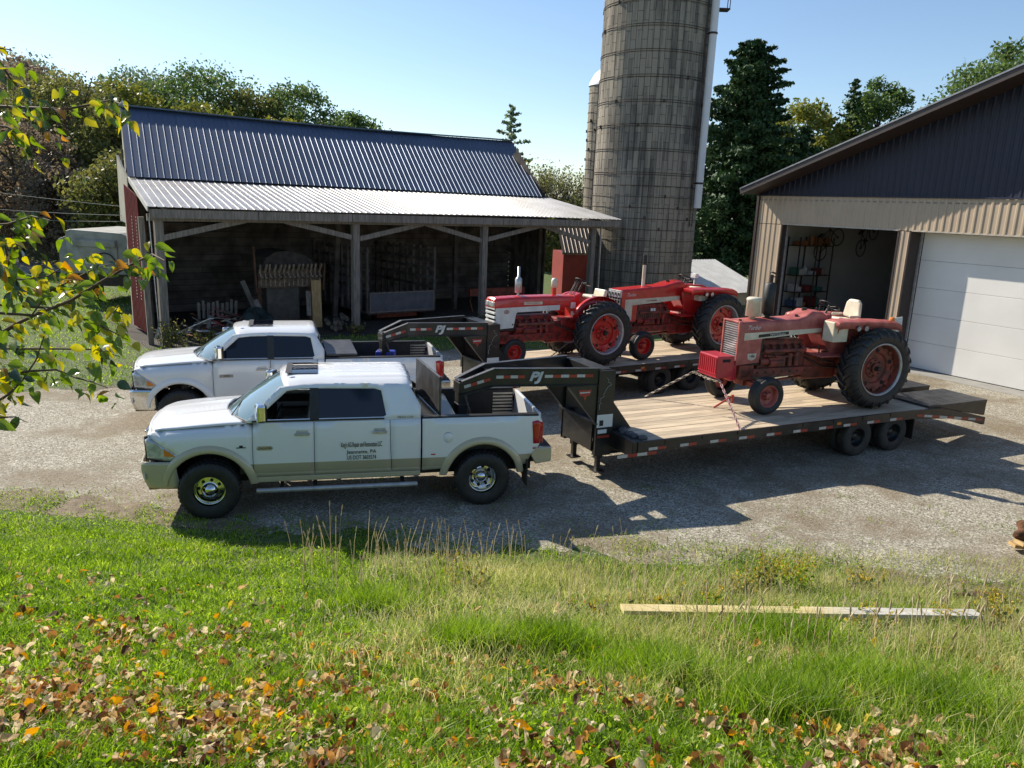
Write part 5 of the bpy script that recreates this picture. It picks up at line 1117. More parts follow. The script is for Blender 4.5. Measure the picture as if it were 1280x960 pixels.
def turbo(loc,yaw,label,red,fresh):
    t=thing('tractor',label,'tractor',loc,R(yaw)); g=M['red'] if fresh else M['oldred']; ir=M['engine'] if fresh else M['rustred']
    for sg in (1,-1): rear_wheel(t,0,sg*.80,.84,.53,.235,g if fresh else M['rustred'],M['silver'])
    chassis(t,2.95,ir,z=.64,red=g,xax=2.62)
    engine(t,1.28,2.45,.72,1.36,ir,5+fresh)
    zh=1.80 if not fresh else 1.80
    hm=hood_mesh([(3.02,1.76,1.48),(2.3,1.785,1.50),(1.62,1.80,1.52),(1.42,1.86,1.52),(1.26,1.955,1.52),(1.0,1.93,1.5),(.88,1.86,1.45)] if not fresh else [(3.02,1.78,1.44),(2.3,1.82,1.46),(1.6,1.86,1.48),(1.2,1.95,1.48),(.95,1.97,1.45),(.85,1.90,1.4)],.265,.06)
    hm.build('hood',g,t,sharp=40)
    # nose side panels
    mb=MB()
    for sg in (1,-1): mb.prism([(3.02,1.5),(3.02,.90),(2.50,.94),(2.47,1.5)],lambda u,v,w:(u,w,v),sg*.235,sg*.262)
    mb.build('side_panel',g,t,bevel=.006)
    mb=MB(); mb.bb(2.4,2.98,-.22,.22,.88,1.5); mb.build('radiator',M['darkiron'],t)
    # grille
    if not fresh:
        mb=MB()
        for k in range(17): mb.box((3.035,0,.985+k*.045),(.028,.40,.020),(0,.35,0))
        gr=mb.build('grille',M['silver'],t)
        mb=MB(); mb.bb(3.0,3.015,-.22,.22,.93,1.76); mb.build('grille_back',M['dark'],gr)
        mb=MB(); 
        for sg in (1,-1): mb.bb(2.99,3.06,sg*.215,sg*.265,.90,1.77)
        mb.bb(2.99,3.06,-.215,.215,1.735,1.775); mb.build('grille_surround',g,gr,bevel=.012)
        # front weight box
        mb=MB(); mb.bb(3.12,3.52,-.30,.30,.66,1.10); mb.bb(3.0,3.14,-.24,.24,.58,.95); bx=mb.build('front_weight_box',mat('box_red',(.48,.03,.045),.35,0,.12,5,coat=.3),t,bevel=.02)
        mb=MB()
        for k in range(9): mb.bb(3.515,3.535,-.28+k*.065,-.25+k*.065,.76,1.07)
        mb.bb(3.515,3.54,-.30,.30,.735,.755); mb.build('box_rib',bpy.data.materials['box_red'],bx)
        MB().bb(3.22,3.40,.296,.304,.98,1.04).build('hand_slot',M['dark'],bx); MB().bb(3.22,3.40,-.304,-.296,.98,1.04).build('hand_slot',M['dark'],bx)
    else:
        mb=MB(); mb.bb(3.0,3.03,-.24,.24,.93,1.56)
        gr=mb.build('grille',M['dark'],t); mb=MB()
        for k in range(5): mb.bb(3.03,3.045,-.23+k*.11,-.21+k*.11,.95,1.55)
        for k in range(6): mb.bb(3.03,3.05,-.24,.24,1.0+k*.1,1.015+k*.1)
        mb.build('grille_bars',M['silver'],gr)
        mb=MB(); mb.bb(3.0,3.06,-.26,.26,1.57,1.76); lp=mb.build('lamp_panel',M['silver'],t,bevel=.01)
        for y in (-.19,-.065,.065,.19): mb=MB(); mb.cyl((3.05,y,1.665),(3.075,y,1.665),.055,.052,14); mb.build('headlight',M['print_white'],lp); mb=MB(); mb.cyl((3.07,y,1.665),(3.08,y,1.665),.042,.04,14); mb.build('headlight_lens',M['dark'],lp)
    # stripe
    for sg in (1,-1):
        if not fresh: P_=[(2.92,1.54),(2.92,1.395),(1.0,1.525),(1.0,1.605)]
        else: P_=[(2.90,1.52),(2.90,.97),(2.66,.97),(2.66,1.37),(1.02,1.47),(1.02,1.58)]
        mb=MB(); 
        mb.prism(P_,lambda u,v,w:(u,w,v),sg*.262,sg*.270); st=mb.build('stripe_panel',M['cream'],t)
        mb=MB(); 
        if not fresh:
            mb.prism([(2.58,1.505),(2.58,1.445),(1.84,1.495),(1.84,1.552)],lambda u,v,w:(u,w,v),sg*.270,sg*.273); mb.build('name_plate',M['print_black'],st)
            xd=Vector((-sg,0,.068)); text('lettering','INTERNATIONAL',.058,M['print_white'],st,(2.21,sg*.2745,1.498),xd,Vector((.068*0,0,1)),sx=1.3,extrude=.0015)
        else:
            xd=Vector((-sg,0,.06)); text('lettering','INTERNATIONAL',.058,M['print_black'],st,(2.1,sg*.2715,1.475),xd,ZT,sx=1.2,extrude=.0015)
        text('lettering','Turbo',.12,M['print_white'],t,(2.72,sg*.267,1.645),(-sg,0,.03),ZT,shear=.5,extrude=.0015)
        if not fresh:
            mb=MB(); mb.prism([(2.80,1.13),(2.58,1.13),(2.60,1.02),(2.69,.98),(2.78,1.02)],lambda u,v,w:(u,w,v),sg*.262,sg*.267); cr=mb.build('crest_badge',M['silver'],t); text('crest_lettering','1206',.06,M['print_black'],cr,(2.69,sg*.2685,1.07),(-sg,0,0),ZT,sx=1.1)
        else:
            mb=MB(); mb.bb(2.55,1.62,sg*.20,sg*.255,.98,1.38); sp_=mb.build('engine_side_shield',M['engine'],t,bevel=.01)
            mb=MB()
            for k in range(12): mb.bb(2.5-k*.07,2.47-k*.07,sg*.255,sg*.26,1.02,1.32)
            mb.build('shield_louvre',M['darkiron'],sp_)
            mb=MB(); mb.box((1.93,sg*.262,1.20),(.16,.006,.14)); mb.build('notice_tag',M['paper'],t); mb=MB(); mb.box((1.93,sg*.266,1.20),(.012,.004,.13)); mb.build('tag_print',M['black'],t)
    # stack
    if not fresh:
        mb=MB(); mb.cyl((2.2,0,1.80),(2.2,0,1.86),.05,.05,12); mb.lathe([(.05,1.85),(.115,1.88),(.115,2.47),(.06,2.51),(0,2.51)],(2.2,0,0),'z',20); mb.lathe([(.11,1.84),(.16,1.85),(.0,1.86)],(2.2,0,0),'z',16); ex=mb.build('muffler',M['rubber'],t)
        mb=MB(); mb.cyl((2.2,0,2.5),(2.2,0,2.66),.042,.042,12); mb.box((2.16,0,2.70),(.16,.10,.02),(0,-.3,0)); mb.beam((2.2,0,2.62),(2.05,0,2.62),.02,.02); mb.build('exhaust_pipe',M['darkiron'],ex)
        mb=MB(); mb.lathe([(.06,1.76),(.06,1.83),(.14,1.84),(.135,2.14),(.145,2.15),(.145,2.19),(.11,2.215),(0,2.22)],(2.57,-.0,0),'z',22); mb.build('air_cleaner_can',M['cream'],t)
    else:
        mb=MB(); mb.cyl((2.12,.0,1.82),(2.12,.0,2.42),.045,.045,12); ex=mb.build('exhaust_pipe',M['cream'],t); mb=MB(); mb.cyl((2.12,0,2.40),(2.12,0,2.66),.055,.055,12); mb.build('pipe_cap',M['black'],ex)
    mb=MB(); mb.cyl((1.55,.1,1.80),(1.55,.1,1.87),.035,.035,10); mb.cyl((1.28,-.0,1.93),(1.28,0,1.99),.05,.05,12); mb.build('filler_cap',M['darkiron'],t)
    # cowl / dash
    mb=MB(); mb.prism([(.88,1.86),(.95,1.45),(.78,1.2),(.66,1.25),(.72,1.88)],lambda u,v,w:(u,w,v),-.22,.22); mb.build('dash_cowl',g,t,bevel=.03)
    mb=MB(); 
    for y,z_ in ((.10,2.02),(.2,1.98),(-.12,2.0),(-.2,1.95)): mb.tube([(.8,y,1.75),(.74,y*1.1,z_)],.009,5); mb.sphere((.74,y*1.1,z_),.022,8,5)
    mb.build('control_levers',M['black'],t)
    steering(t,.62,2.03); seat(t,.18 if not fresh else .05,1.72,not fresh)
    mb=MB(); mb.bb(.25,1.25,-.36,.36,1.06,1.09)
    mb.bb(.6,1.25,.36,.62,1.06,1.085); mb.bb(.6,1.25,-.62,-.36,1.06,1.085); mb.build('platform',g,t,bevel=.01)
    flat_fender(t,g,1.08,-.62,1.80,True,cream=not fresh)
    if not fresh:
        mb=MB(); mb.sphere((-.50,.62,1.80),.06,12,8); mb.build('flasher_lamp',M['orange'],t)
        mb=MB(); mb.sphere((-.50,-.55,1.84),.075,12,8); mb.cyl((-.5,-.55,1.70),(-.5,-.55,1.8),.02,.02,6); mb.build('round_lamp',M['rustred'],t)
        mb=MB(); mb.box((-.68,.62,1.70),(.22,.01,.30),(0,.1,0)); pp=mb.build('paper_notice',M['paper'],t); mb=MB()
        for k in range(6): mb.box((-.68,.627,1.80-k*.035),(.15,.003,.006),(0,.1,0))
        mb.build('notice_print',M['darkchrome'],pp)
        mb=MB(); mb.cyl((2.95,.12,1.77),(2.95,.12,1.80),.03,.03,8); mb.build('radiator_cap',M['darkiron'],t)
    else:
        mb=MB(); mb.box((-.05,-.35,2.05),(.12,.2,.12)); mb.cyl((-.05,-.35,1.8),(-.05,-.35,2.0),.02,.02,6); mb.build('work_lamp',M['print_white'],t,bevel=.02)
        mb=MB(); mb.bb(.30,.62,.28,.62,1.46,1.62); mb.build('battery_box',M['cream'],t,bevel=.02)
    mb=MB(); mb.tube([(1.3,.22,1.0),(.9,.27,.8),(.3,.3,.75)],.022,6); mb.tube([(1.0,.25,1.25),(1.0,.3,.95),(.8,.34,.9)],.018,6); mb.box((.78,.42,.92),(.1,.16,.02)); mb.build('pedal_linkage',M['darkiron'],t)
    return t
def farmall(loc,yaw,label):
    t=thing('tractor',label,'tractor',loc,R(yaw)); g=M['red']; ir=M['engine']
    for sg in (1,-1): rear_wheel(t,0,sg*.80,.80,.50,.21,g,M['silver'])
    chassis(t,2.75,ir,z=.62,front='narrow',xax=2.22,Rf=.35,red=g); engine(t,1.05,2.2,.68,1.22,ir,3)
    hood_mesh([(2.78,1.62,1.42),(2.74,1.66,1.38),(2.2,1.68,1.36),(1.2,1.68,1.38),(.5,1.66,1.40)],.235,.07).build('hood',g,t,sharp=40)
    mb=MB()
    for sg in (1,-1): mb.prism([(2.76,1.43),(2.72,.93),(2.26,.95),(2.20,1.28),(2.16,1.32),(.95,1.335),(.95,1.46),(2.1,1.445)],lambda u,v,w:(u,w,v),sg*.225,sg*.243)
    mb.build('side_panel',M['whitepaint'],t)
    mb=MB(); mb.bb(2.2,2.70,-.21,.21,.88,1.42); mb.build('radiator',M['darkiron'],t)
    mb=MB(); 
    for k in range(5): mb.prism([(-.225,.97+k*.105),(.225,.97+k*.105),(.225,1.025+k*.105),(-.225,1.025+k*.105)],lambda u,v,w:(w+.03*(1-(u/.225)**2),u,v),2.70,2.78)
    mb.bb(2.66,2.80,-.23,.23,.88,.95); gr=mb.build('grille_bar',M['whitepaint'],t,bevel=.008)
    mb=MB(); mb.bb(2.66,2.70,-.215,.215,.94,1.5); mb.build('grille_back',M['dark'],gr)
    mb=MB(); mb.bb(2.74,2.79,-.21,.21,1.46,1.58); lp=mb.build('lamp_housing',M['silver'],t,bevel=.01)
    for y in (-.12,.12): mb=MB(); mb.cyl((2.78,y,1.52),(2.80,y,1.52),.05,.045,14); mb.build('headlight',M['lamp'],lp)
    for sg in (1,-1):
        mb=MB(); mb.box((1.72,sg*.238,1.525),(.52,.006,.07)); pl=mb.build('name_plate',M['cream'],t); text('lettering','FARMALL',.06,M['oldred'],pl,(1.72,sg*.242,1.525),(-sg,0,0),ZT,sx=1.6)
        mb=MB(); mb.prism([(2.46+.075*math.cos(a_),1.34+.05*math.sin(a_)) for a_ in np.linspace(0,2*PI,18)[:-1]],lambda u,v,w:(u,w,v),sg*.243,sg*.247); em=mb.build('number_emblem',M['oldred'],t); mb=MB(); mb.prism([(2.46+.06*math.cos(a_),1.34+.037*math.sin(a_)) for a_ in np.linspace(0,2*PI,18)[:-1]],lambda u,v,w:(u,w,v),sg*.247,sg*.249); mb.build('emblem_face',M['silver'],em); text('emblem_lettering','560',.05,M['print_black'],em,(2.46,sg*.2505,1.34),(-sg,0,0),ZT)
    mb=MB(); mb.cyl((2.02,0,1.68),(2.02,0,1.76),.03,.03,8); mb.lathe([(.03,1.75),(.085,1.77),(.085,2.08),(.05,2.13),(.032,2.14),(.032,2.38),(0,2.38)],(2.02,0,0),'z',18); mb.build('muffler',M['silver'],t)
    mb=MB(); mb.cyl((.98,0,1.66),(.98,0,1.88),.05,.05,12); st=mb.build('air_intake_stem',g,t); mb=MB(); mb.lathe([(.06,1.86),(.085,1.88),(.085,2.03),(.06,2.09),(0,2.10)],(.98,0,0),'z',16); mb.build('air_intake_cap',M['cream'],st)
    mb=MB(); mb.prism([(.5,1.66),(.5,1.1),(.36,1.1),(.30,1.74)],lambda u,v,w:(u,w,v),-.2,.2); mb.build('dash_cowl',g,t,bevel=.02)
    mb=MB(); mb.box((.56,.25,1.44),(.14,.03,.15)); mb.box((.56,.25,1.24),(.10,.02,.10)); mb.build('control_box',M['whitepaint'],t,bevel=.01)
    mb=MB(); 
    for k in range(4): mb.tube([(.5,-.1+k*.08,1.6),(.25+.05*k,-.15+k*.12,1.95+.04*(k%2))],.010,5); mb.sphere((.25+.05*k,-.15+k*.12,1.95+.04*(k%2)),.024,8,5)
    mb.build('control_levers',M['black'],t)
    steering(t,.12,1.98); seat(t,-.25,1.60,False); mb=MB(); mb.box((-.46,0,1.70),(.10,.46,.18),(0,-.25,0)); mb.build('low_backrest',M['cream'],t,bevel=.03); mb=MB(); mb.box((.0,0,1.0),(.9,.6,.03)); mb.build('platform',g,t)
    for sg in (1,-1):
        mb=MB(); mb.grid(lambda u,v:(.88*math.cos(R(35)+u*R(105)),sg*(.50+.12*v),.80+.88*math.sin(R(35)+u*R(105))),12,1); mb.grid(lambda u,v:(((.45+.43*v))*math.cos(R(35)+u*R(105)),sg*.50,.80+(.45+.43*v)*math.sin(R(35)+u*R(105))),12,2); mb.build('fender',g,t,solid=.01)
    mb=MB(); mb.tube([(1.1,.22,1.0),(.7,.27,.85),(.3,.3,.7)],.02,6); mb.build('pedal_linkage',M['darkiron'],t)
    return t
def tpos(loc,yaw,x,y): a_=R(yaw); return (loc[0]+math.cos(a_)*x-math.sin(a_)*y,loc[1]+math.sin(a_)*x+math.cos(a_)*y,DK)
TA=(7.13,16.24,DK); TAY=202
ta=turbo(TA,TAY,'faded red tractor with black muffler and red front weight box, on the front trailer',None,False)
TB=tpos(TL2,212,-5.22,.12); tb_=farmall(TB,211,'bright red tractor with white slatted grille, foremost on the rear trailer')
TC_=tpos(TL2,212,-9.25,.12); tc_=turbo(TC_,211,'bright red tractor with four headlamps, behind the white-grilled one',None,True)
# tie downs
def tl(fr,yaw,x,y,z): a_=R(yaw); return (fr[0]+math.cos(a_)*x-math.sin(a_)*y,fr[1]+math.sin(a_)*x+math.cos(a_)*y,fr[2]+z)
def td(label,pts,sz=.04,mt=None,name='tie_down_chain',cat='chain'):
    o=chain(None,pts,sz,name,mt=mt); tag(o,label,cat,'tie-downs holding the tractors'); return o
td('chain with red strap from the front tractor nose down to the near deck edge',[tl(TA,TAY,3.45,.20,.66),tl(TA,TAY,3.45,.36,.60),tl(TL1,206,-4.75,1.27,.87)],.05,M['strap'])
td('pale chain running forward from the front tractor nose to the far deck edge',[tl(TA,TAY,3.3,-.30,.70),tl(TA,TAY,3.5,-.50,.62),tl(TL1,206,-4.45,-1.27,.9)],.05)
td('chain draped across the underside of the red front weight box',[tl(TA,TAY,3.45,.36,.60),tl(TA,TAY,3.56,.1,.62),tl(TA,TAY,3.56,-.2,.64),tl(TA,TAY,3.5,-.5,.62)],.045)
mb=MB(); mb.beam(tl(TA,TAY,3.38,.62,.36),tl(TA,TAY,3.66,.50,.14),.03,.03); mb.beam(tl(TA,TAY,3.36,.66,.26),tl(TA,TAY,3.38,.68,.42),.05,.05,(1,0,0)); o=mb.build('chain_binder',M['tape_red']); tag(o,'small red load binder on the near front tie-down chain','load binder')
td('chain from the belly of the white-grilled tractor forward to the rear trailer deck',[tl(TB,211,.7,.3,.5),tl(TB,211,1.75,.65,.06)],.035)
td('chain from the front axle of the four-lamp tractor to the rear trailer deck edge',[tl(TC_,211,2.6,-.3,.5),tl(TC_,211,3.6,-.9,.03)],.035)
td('chain from the rear hitch of the faded tractor to the deck rear',[tl(TA,TAY,-.7,.1,.45),tl(TA,TAY,-1.4,.9,.03)],.04)

# ================= TREES =================
LM={}
LM['green']=leafmat('leaf_green',[(0,(0.027,0.061,0.016)),(.4,(0.081,0.135,0.041)),(.75,(0.162,0.223,0.068)),(1,(0.257,0.297,0.095))],.35)
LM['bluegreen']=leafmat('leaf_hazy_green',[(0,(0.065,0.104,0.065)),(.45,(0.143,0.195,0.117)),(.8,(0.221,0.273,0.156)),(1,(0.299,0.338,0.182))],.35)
LM['yellow']=leafmat('leaf_yellow_green',[(0,(0.062,0.088,0.019)),(.45,(0.163,0.188,0.037)),(.8,(0.300,0.275,0.050)),(1,(0.425,0.325,0.062))],.3)
LM['olive']=leafmat('leaf_olive',[(0,(0.056,0.075,0.022)),(.5,(0.150,0.163,0.050)),(.85,(0.263,0.237,0.069)),(1,(0.350,0.263,0.088))],.35)
LM['brown']=leafmat('leaf_rust_brown',[(0,(0.059,0.052,0.041)),(.4,(0.167,0.134,0.097)),(.75,(0.267,0.203,0.131)),(1,(0.325,0.278,0.165))],.35)
LM['spruce']=leafmat('needle_spruce',[(0,(0.013,0.031,0.014)),(.5,(0.035,0.079,0.029)),(.85,(0.078,0.144,0.044)),(1,(0.133,0.199,0.061))],.05,.6,.8)
def leafcards(c,n,s,flat=0.,seed=0):
    """n random quads: centres c (n,3), size s"""
    u=rng.normal(size=(n,3)); u/=np.linalg.norm(u,axis=1)[:,None]; w_=rng.normal(size=(n,3)); v=np.cross(u,w_); v/=np.linalg.norm(v,axis=1)[:,None]
    s=np.asarray(s).reshape(-1,1)*rng.uniform(.6,1.3,(n,1)); a_=u*s; b_=v*s*.62
    P=np.stack([c-a_,c-b_*.9+a_*.1,c+a_,c+b_*.9+a_*.1],1); return P.reshape(-1,3)
def quads(n,off=0): return (np.arange(n*4).reshape(-1,4)+off)
def trunk(mb,h,r,pts=None,seed=0,limbs=7,hr=None,wob=.25):
    rr=random.Random(seed); P=[(rr.uniform(-1,1)*wob*k/5,rr.uniform(-1,1)*wob*k/5,h*k/6) for k in range(7)]; P[0]=(0,0,-.3)
    mb.tube(P,[r*(1-.13*k) for k in range(7)],8)
    for k in range(limbs):
        i=2+k%4; p=Vector(P[i]); a_=rr.uniform(0,6.28); L_=(hr or h*.35)*rr.uniform(.6,1); d=Vector((math.cos(a_),math.sin(a_),rr.uniform(.5,1.1))).normalized()
        q=p+d*L_*.5+Vector((0,0,.1)); e_=p+d*L_+Vector((0,0,L_*.2)); mb.tube([p,q,e_],[r*.45,r*.28,r*.08],6)
        for m_ in range(2):
            d2=(d+Vector((rr.uniform(-.7,.7),rr.uniform(-.7,.7),rr.uniform(-.1,.6)))).normalized(); mb.tube([q,q+d2*L_*.5],[r*.2,r*.05],5)
def tree(x,y,h,rad,kind,label,cat='tree',n=7000,ls=.22,base=.3,seed=0,squash=1.,name='tree',group=None,clumps=26,z0=None,hole=.0):
    z=float(ground_z(x,y)) if z0 is None else z0; t=thing(name,label,cat,(x,y,z),0,group); mb=MB(); trunk(mb,h*.8,.035*h*.5+.05,seed=seed,hr=rad*.9); mb.build('trunk',M['bark'],t)
    rr=np.random.default_rng(seed+11); cz=h*(base+(1-base)/2); hz=h*(1-base)/2
    ang=np.arange(clumps)*2.4+rr.uniform(-.4,.4,clumps); zz=np.linspace(-1,1,clumps)+rr.uniform(-.08,.08,clumps); rad_=np.sqrt(np.maximum(.06,1-np.minimum(zz**2,1)))*rr.uniform(.45,1.,clumps)**.5
    cc=np.stack([np.cos(ang)*rad_*rad*.78,np.sin(ang)*rad_*rad*.78,cz+zz*hz*.82*squash],1); cr=rr.uniform(.24,.42,clumps)*rad*(1.05-.3*np.maximum(zz,0))
    w_=cr**2/np.sum(cr**2); idx=rr.choice(clumps,n,p=w_); d=rr.normal(size=(n,3)); d/=np.linalg.norm(d,axis=1)[:,None]; rr_=rr.random(n)**.45
    lump=1+.35*np.sin(d[:,0]*7+idx)*np.sin(d[:,1]*6+idx*2)
    P=cc[idx]+d*(cr[idx]*rr_*lump)[:,None]*np.array([1,1,.8]); V=leafcards(P,n,ls)
    o=link('crown',npmesh('crown',V,quads(n),4,LM[kind]),t); return t
def conifer(x,y,h,rad,label,kind='spruce',n=90,seed=1,ls=.16,dens_=120,z0=None,low=.06,name='spruce_tree'):
    z=float(ground_z(x,y)) if z0 is None else z0; t=thing(name,label,'spruce',(x,y,z)); mb=MB(); mb.tube([(0,0,-.2),(.05,0,h*.5),(0,.05,h*.98)],[.022*h,.013*h,.01],8); rr=np.random.default_rng(seed); C_=[]
    for k in range(n):
        f=(k+.5)/n; zz=h*(low+(1-low)*f); a_=k*2.399+rr.uniform(-.3,.3); r_=rad*(1-f)**(.64 if rad>4.5 else .72)*rr.uniform(.55,1.12)*(1+(.22*math.sin(a_*2+f*7+1)+.16*math.sin(a_*3-f*13) if rad>4.5 else 0))+.15; m_=max(12,int(dens_*(r_/rad+.15)))
        s_=rr.random(m_)**.7; up=.28*f-.12; drop=-.22*(1-f)
        px=np.cos(a_)*r_*s_; py=np.sin(a_)*r_*s_; pz=zz+(up+.2)*r_*s_+drop*r_*s_**2*1.6
        sp_=.06+.22*r_*(1-s_)*.9*(.4+s_); off=rr.normal(size=(m_,3))*sp_[:,None]*np.array([1,1,.42]); off[:,2]-=np.abs(rr.normal(size=m_))*.10*(1-f)*r_*.4
        C_.append(np.stack([px,py,pz],1)+off)
        e_=(math.cos(a_)*r_,math.sin(a_)*r_,zz+(up+.2)*r_+drop*r_*1.6); mb.tube([(0,0,zz),(e_[0]*.55,e_[1]*.55,(zz+e_[2])/2+.05*r_),e_],[.02*r_+.01,.012*r_+.008,.004],4,False)
    mb.build('trunk',M['bark'],t); C_=np.concatenate(C_); N_=len(C_); V=leafcards(C_,N_,ls); link('crown',npmesh('crown',V,quads(N_),4,LM[kind]),t); return t
# treeline on the rise behind the barn
conifer(13.9,50,14.8,5.4,'tall dark spruce rising between the silo and the garage',n=210,seed=3,ls=.15,dens_=480,low=.10)
conifer(18.2,52,10.2,3.6,'shorter dark spruce tucked against the garage eave',n=90,seed=8,ls=.2,dens_=160,low=.02)
conifer(24.3,60,14.6,2.6,'slim spruce tip showing above the garage roof slope',n=80,seed=4,ls=.17,dens_=90)
tree(21.2,60,13.4,3.5,'yellow','yellow-green tree left of the slim spruce above the garage',n=20000,ls=.14,clumps=36,seed=5)
tree(26.8,61,15.2,3.2,'green','rounded mid-green tree right of the slim spruce above the garage',n=20000,ls=.14,clumps=36,seed=6)
tree(33.0,55,16.8,5.2,'green','dark green tree crown above the garage roof at the right edge',n=26000,ls=.15,seed=7)
tree(20.4,66,12.4,3.6,'green','small green tree behind the yellow-green one',n=14000,ls=.16,clumps=32,seed=9)
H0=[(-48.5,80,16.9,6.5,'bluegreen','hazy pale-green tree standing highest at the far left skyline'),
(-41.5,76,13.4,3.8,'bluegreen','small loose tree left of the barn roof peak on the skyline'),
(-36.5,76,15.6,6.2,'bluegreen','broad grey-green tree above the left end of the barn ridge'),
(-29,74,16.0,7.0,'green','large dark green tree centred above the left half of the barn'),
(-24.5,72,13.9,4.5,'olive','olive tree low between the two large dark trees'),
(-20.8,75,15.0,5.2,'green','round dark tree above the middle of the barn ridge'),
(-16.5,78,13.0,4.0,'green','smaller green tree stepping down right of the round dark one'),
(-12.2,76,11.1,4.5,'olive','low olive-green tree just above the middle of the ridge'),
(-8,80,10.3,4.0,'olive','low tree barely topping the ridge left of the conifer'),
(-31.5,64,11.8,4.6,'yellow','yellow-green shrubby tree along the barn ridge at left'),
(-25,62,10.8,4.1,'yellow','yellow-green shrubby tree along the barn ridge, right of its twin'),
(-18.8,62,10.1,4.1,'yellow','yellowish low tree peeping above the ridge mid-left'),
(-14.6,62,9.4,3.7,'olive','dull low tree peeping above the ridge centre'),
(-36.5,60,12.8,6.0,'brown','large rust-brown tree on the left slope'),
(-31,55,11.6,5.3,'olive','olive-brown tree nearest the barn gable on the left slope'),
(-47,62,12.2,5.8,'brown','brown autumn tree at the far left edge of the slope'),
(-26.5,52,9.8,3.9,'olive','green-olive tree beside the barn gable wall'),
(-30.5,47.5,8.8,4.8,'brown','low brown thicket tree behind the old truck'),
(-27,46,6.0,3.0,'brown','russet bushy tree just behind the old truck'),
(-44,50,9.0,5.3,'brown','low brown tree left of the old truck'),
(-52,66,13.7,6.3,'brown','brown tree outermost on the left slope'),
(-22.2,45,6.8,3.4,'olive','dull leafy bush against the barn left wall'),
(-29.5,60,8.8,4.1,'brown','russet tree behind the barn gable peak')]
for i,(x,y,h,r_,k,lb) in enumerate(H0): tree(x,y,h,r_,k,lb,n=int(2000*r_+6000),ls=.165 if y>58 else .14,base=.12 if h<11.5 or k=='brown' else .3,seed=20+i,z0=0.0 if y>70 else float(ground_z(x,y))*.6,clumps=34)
conifer(-1.1,80,13.3,3.6,'bluish conifer rising above the right end of the barn ridge',kind='bluegreen',n=60,seed=14,ls=.24,dens_=60)
# bare-branched shrubs between barn and silo
def bare(x,y,h,rad,label,seed):
    t=thing('bare_tree',label,'tree',(x,y,0)); mb=MB(); rr=random.Random(seed); L_=[]
    def br(p,d,l,r_,dep):
        q=p+d*l; mb.tube([p,(p+q)/2+Vector((rr.uniform(-.05,.05)*l,rr.uniform(-.05,.05)*l,0)),q],[r_,r_*.8,r_*.6],4 if dep>1 else 6,False)
        if dep>=5: L_.append(q); return
        for k in range(3 if dep<4 else 2): br(q,(d+Vector((rr.uniform(-.75,.75),rr.uniform(-.75,.75),rr.uniform(-.05,.5)))).normalized(),l*rr.uniform(.6,.85),r_*.58,dep+1)
    for k in range(4): br(Vector((rr.uniform(-.4,.4),rr.uniform(-.4,.4),0)),Vector((rr.uniform(-.5,.5),rr.uniform(-.5,.5),1)).normalized(),h*.27,.10,0)
    mb.build('trunk',M['bark'],t); P=np.array([q[:] for q in L_ if rr.random()<.55]); P=np.repeat(P,3,0)+rng.normal(0,.25,(len(P)*3,3)); link('crown',npmesh('crown',leafcards(P,len(P),.10),quads(len(P)),4,LM['olive']),t)
bare(2.4,58,8.2,2,'bare-twigged tree in the gap between barn and silo',1); bare(4.6,62,9.2,2,'second bare-twigged tree close to the silo edge',2); bare(.4,60,9.0,2,'bare-twigged tree half hidden by the barn roof end',3)
for i,(x,y,h,r_,lb) in enumerate(((1.6,56,4.8,2.2,'olive shrub in the gap below the bare trees'),(4.4,58,5.0,2.4,'olive shrub in the gap nearest the silo'),(3.2,66,5.6,3.0,'olive shrub set back in the gap'))): tree(x,y,h,r_,'olive',lb,cat='shrub',n=4500,ls=.14,base=.0,seed=60+i,name='shrub',z0=0)
def weeds(x,y,n,h,label,r_=.5,mt='olive'):
    t=thing('weed_clump',label,'weeds',(x,y,0)); mb=MB(); rr=random.Random(int(x*10)); L_=[]
    for k in range(n):
        a_=rr.uniform(0,6.28); q=Vector((rr.gauss(0,r_*.4),rr.gauss(0,r_*.4),0)); e_=q+Vector((math.cos(a_)*.25,math.sin(a_)*.25,h*rr.uniform(.5,1))); mb.tube([q,(q+e_)/2,e_],.006,4,False)
        for j in range(9): L_.append(q.lerp(e_,.25+.75*j/9)+Vector((rr.gauss(0,.06),rr.gauss(0,.06),0)))
    mb.build('stems',M['twig'],t)['kind']='stuff'; P=np.array([q[:] for q in L_]); link('leaves',npmesh('leaves',leafcards(P,len(P),.055),quads(len(P)),4,LM[mt]),t)
p=bw(.15,-.5); weeds(p[0],p[1],34,.95,'weed clump growing round the left barn post',.55)
p=bw(1.1,-.3); weeds(p[0],p[1],18,.5,'low weeds right of the left barn post',.5)
p=bw(6.3,-.4); weeds(p[0],p[1],14,.4,'low weeds at the foot of the second barn post',.3)
p=bw(12.1,-.4); weeds(p[0],p[1],14,.5,'weeds at the foot of the third barn post',.3)
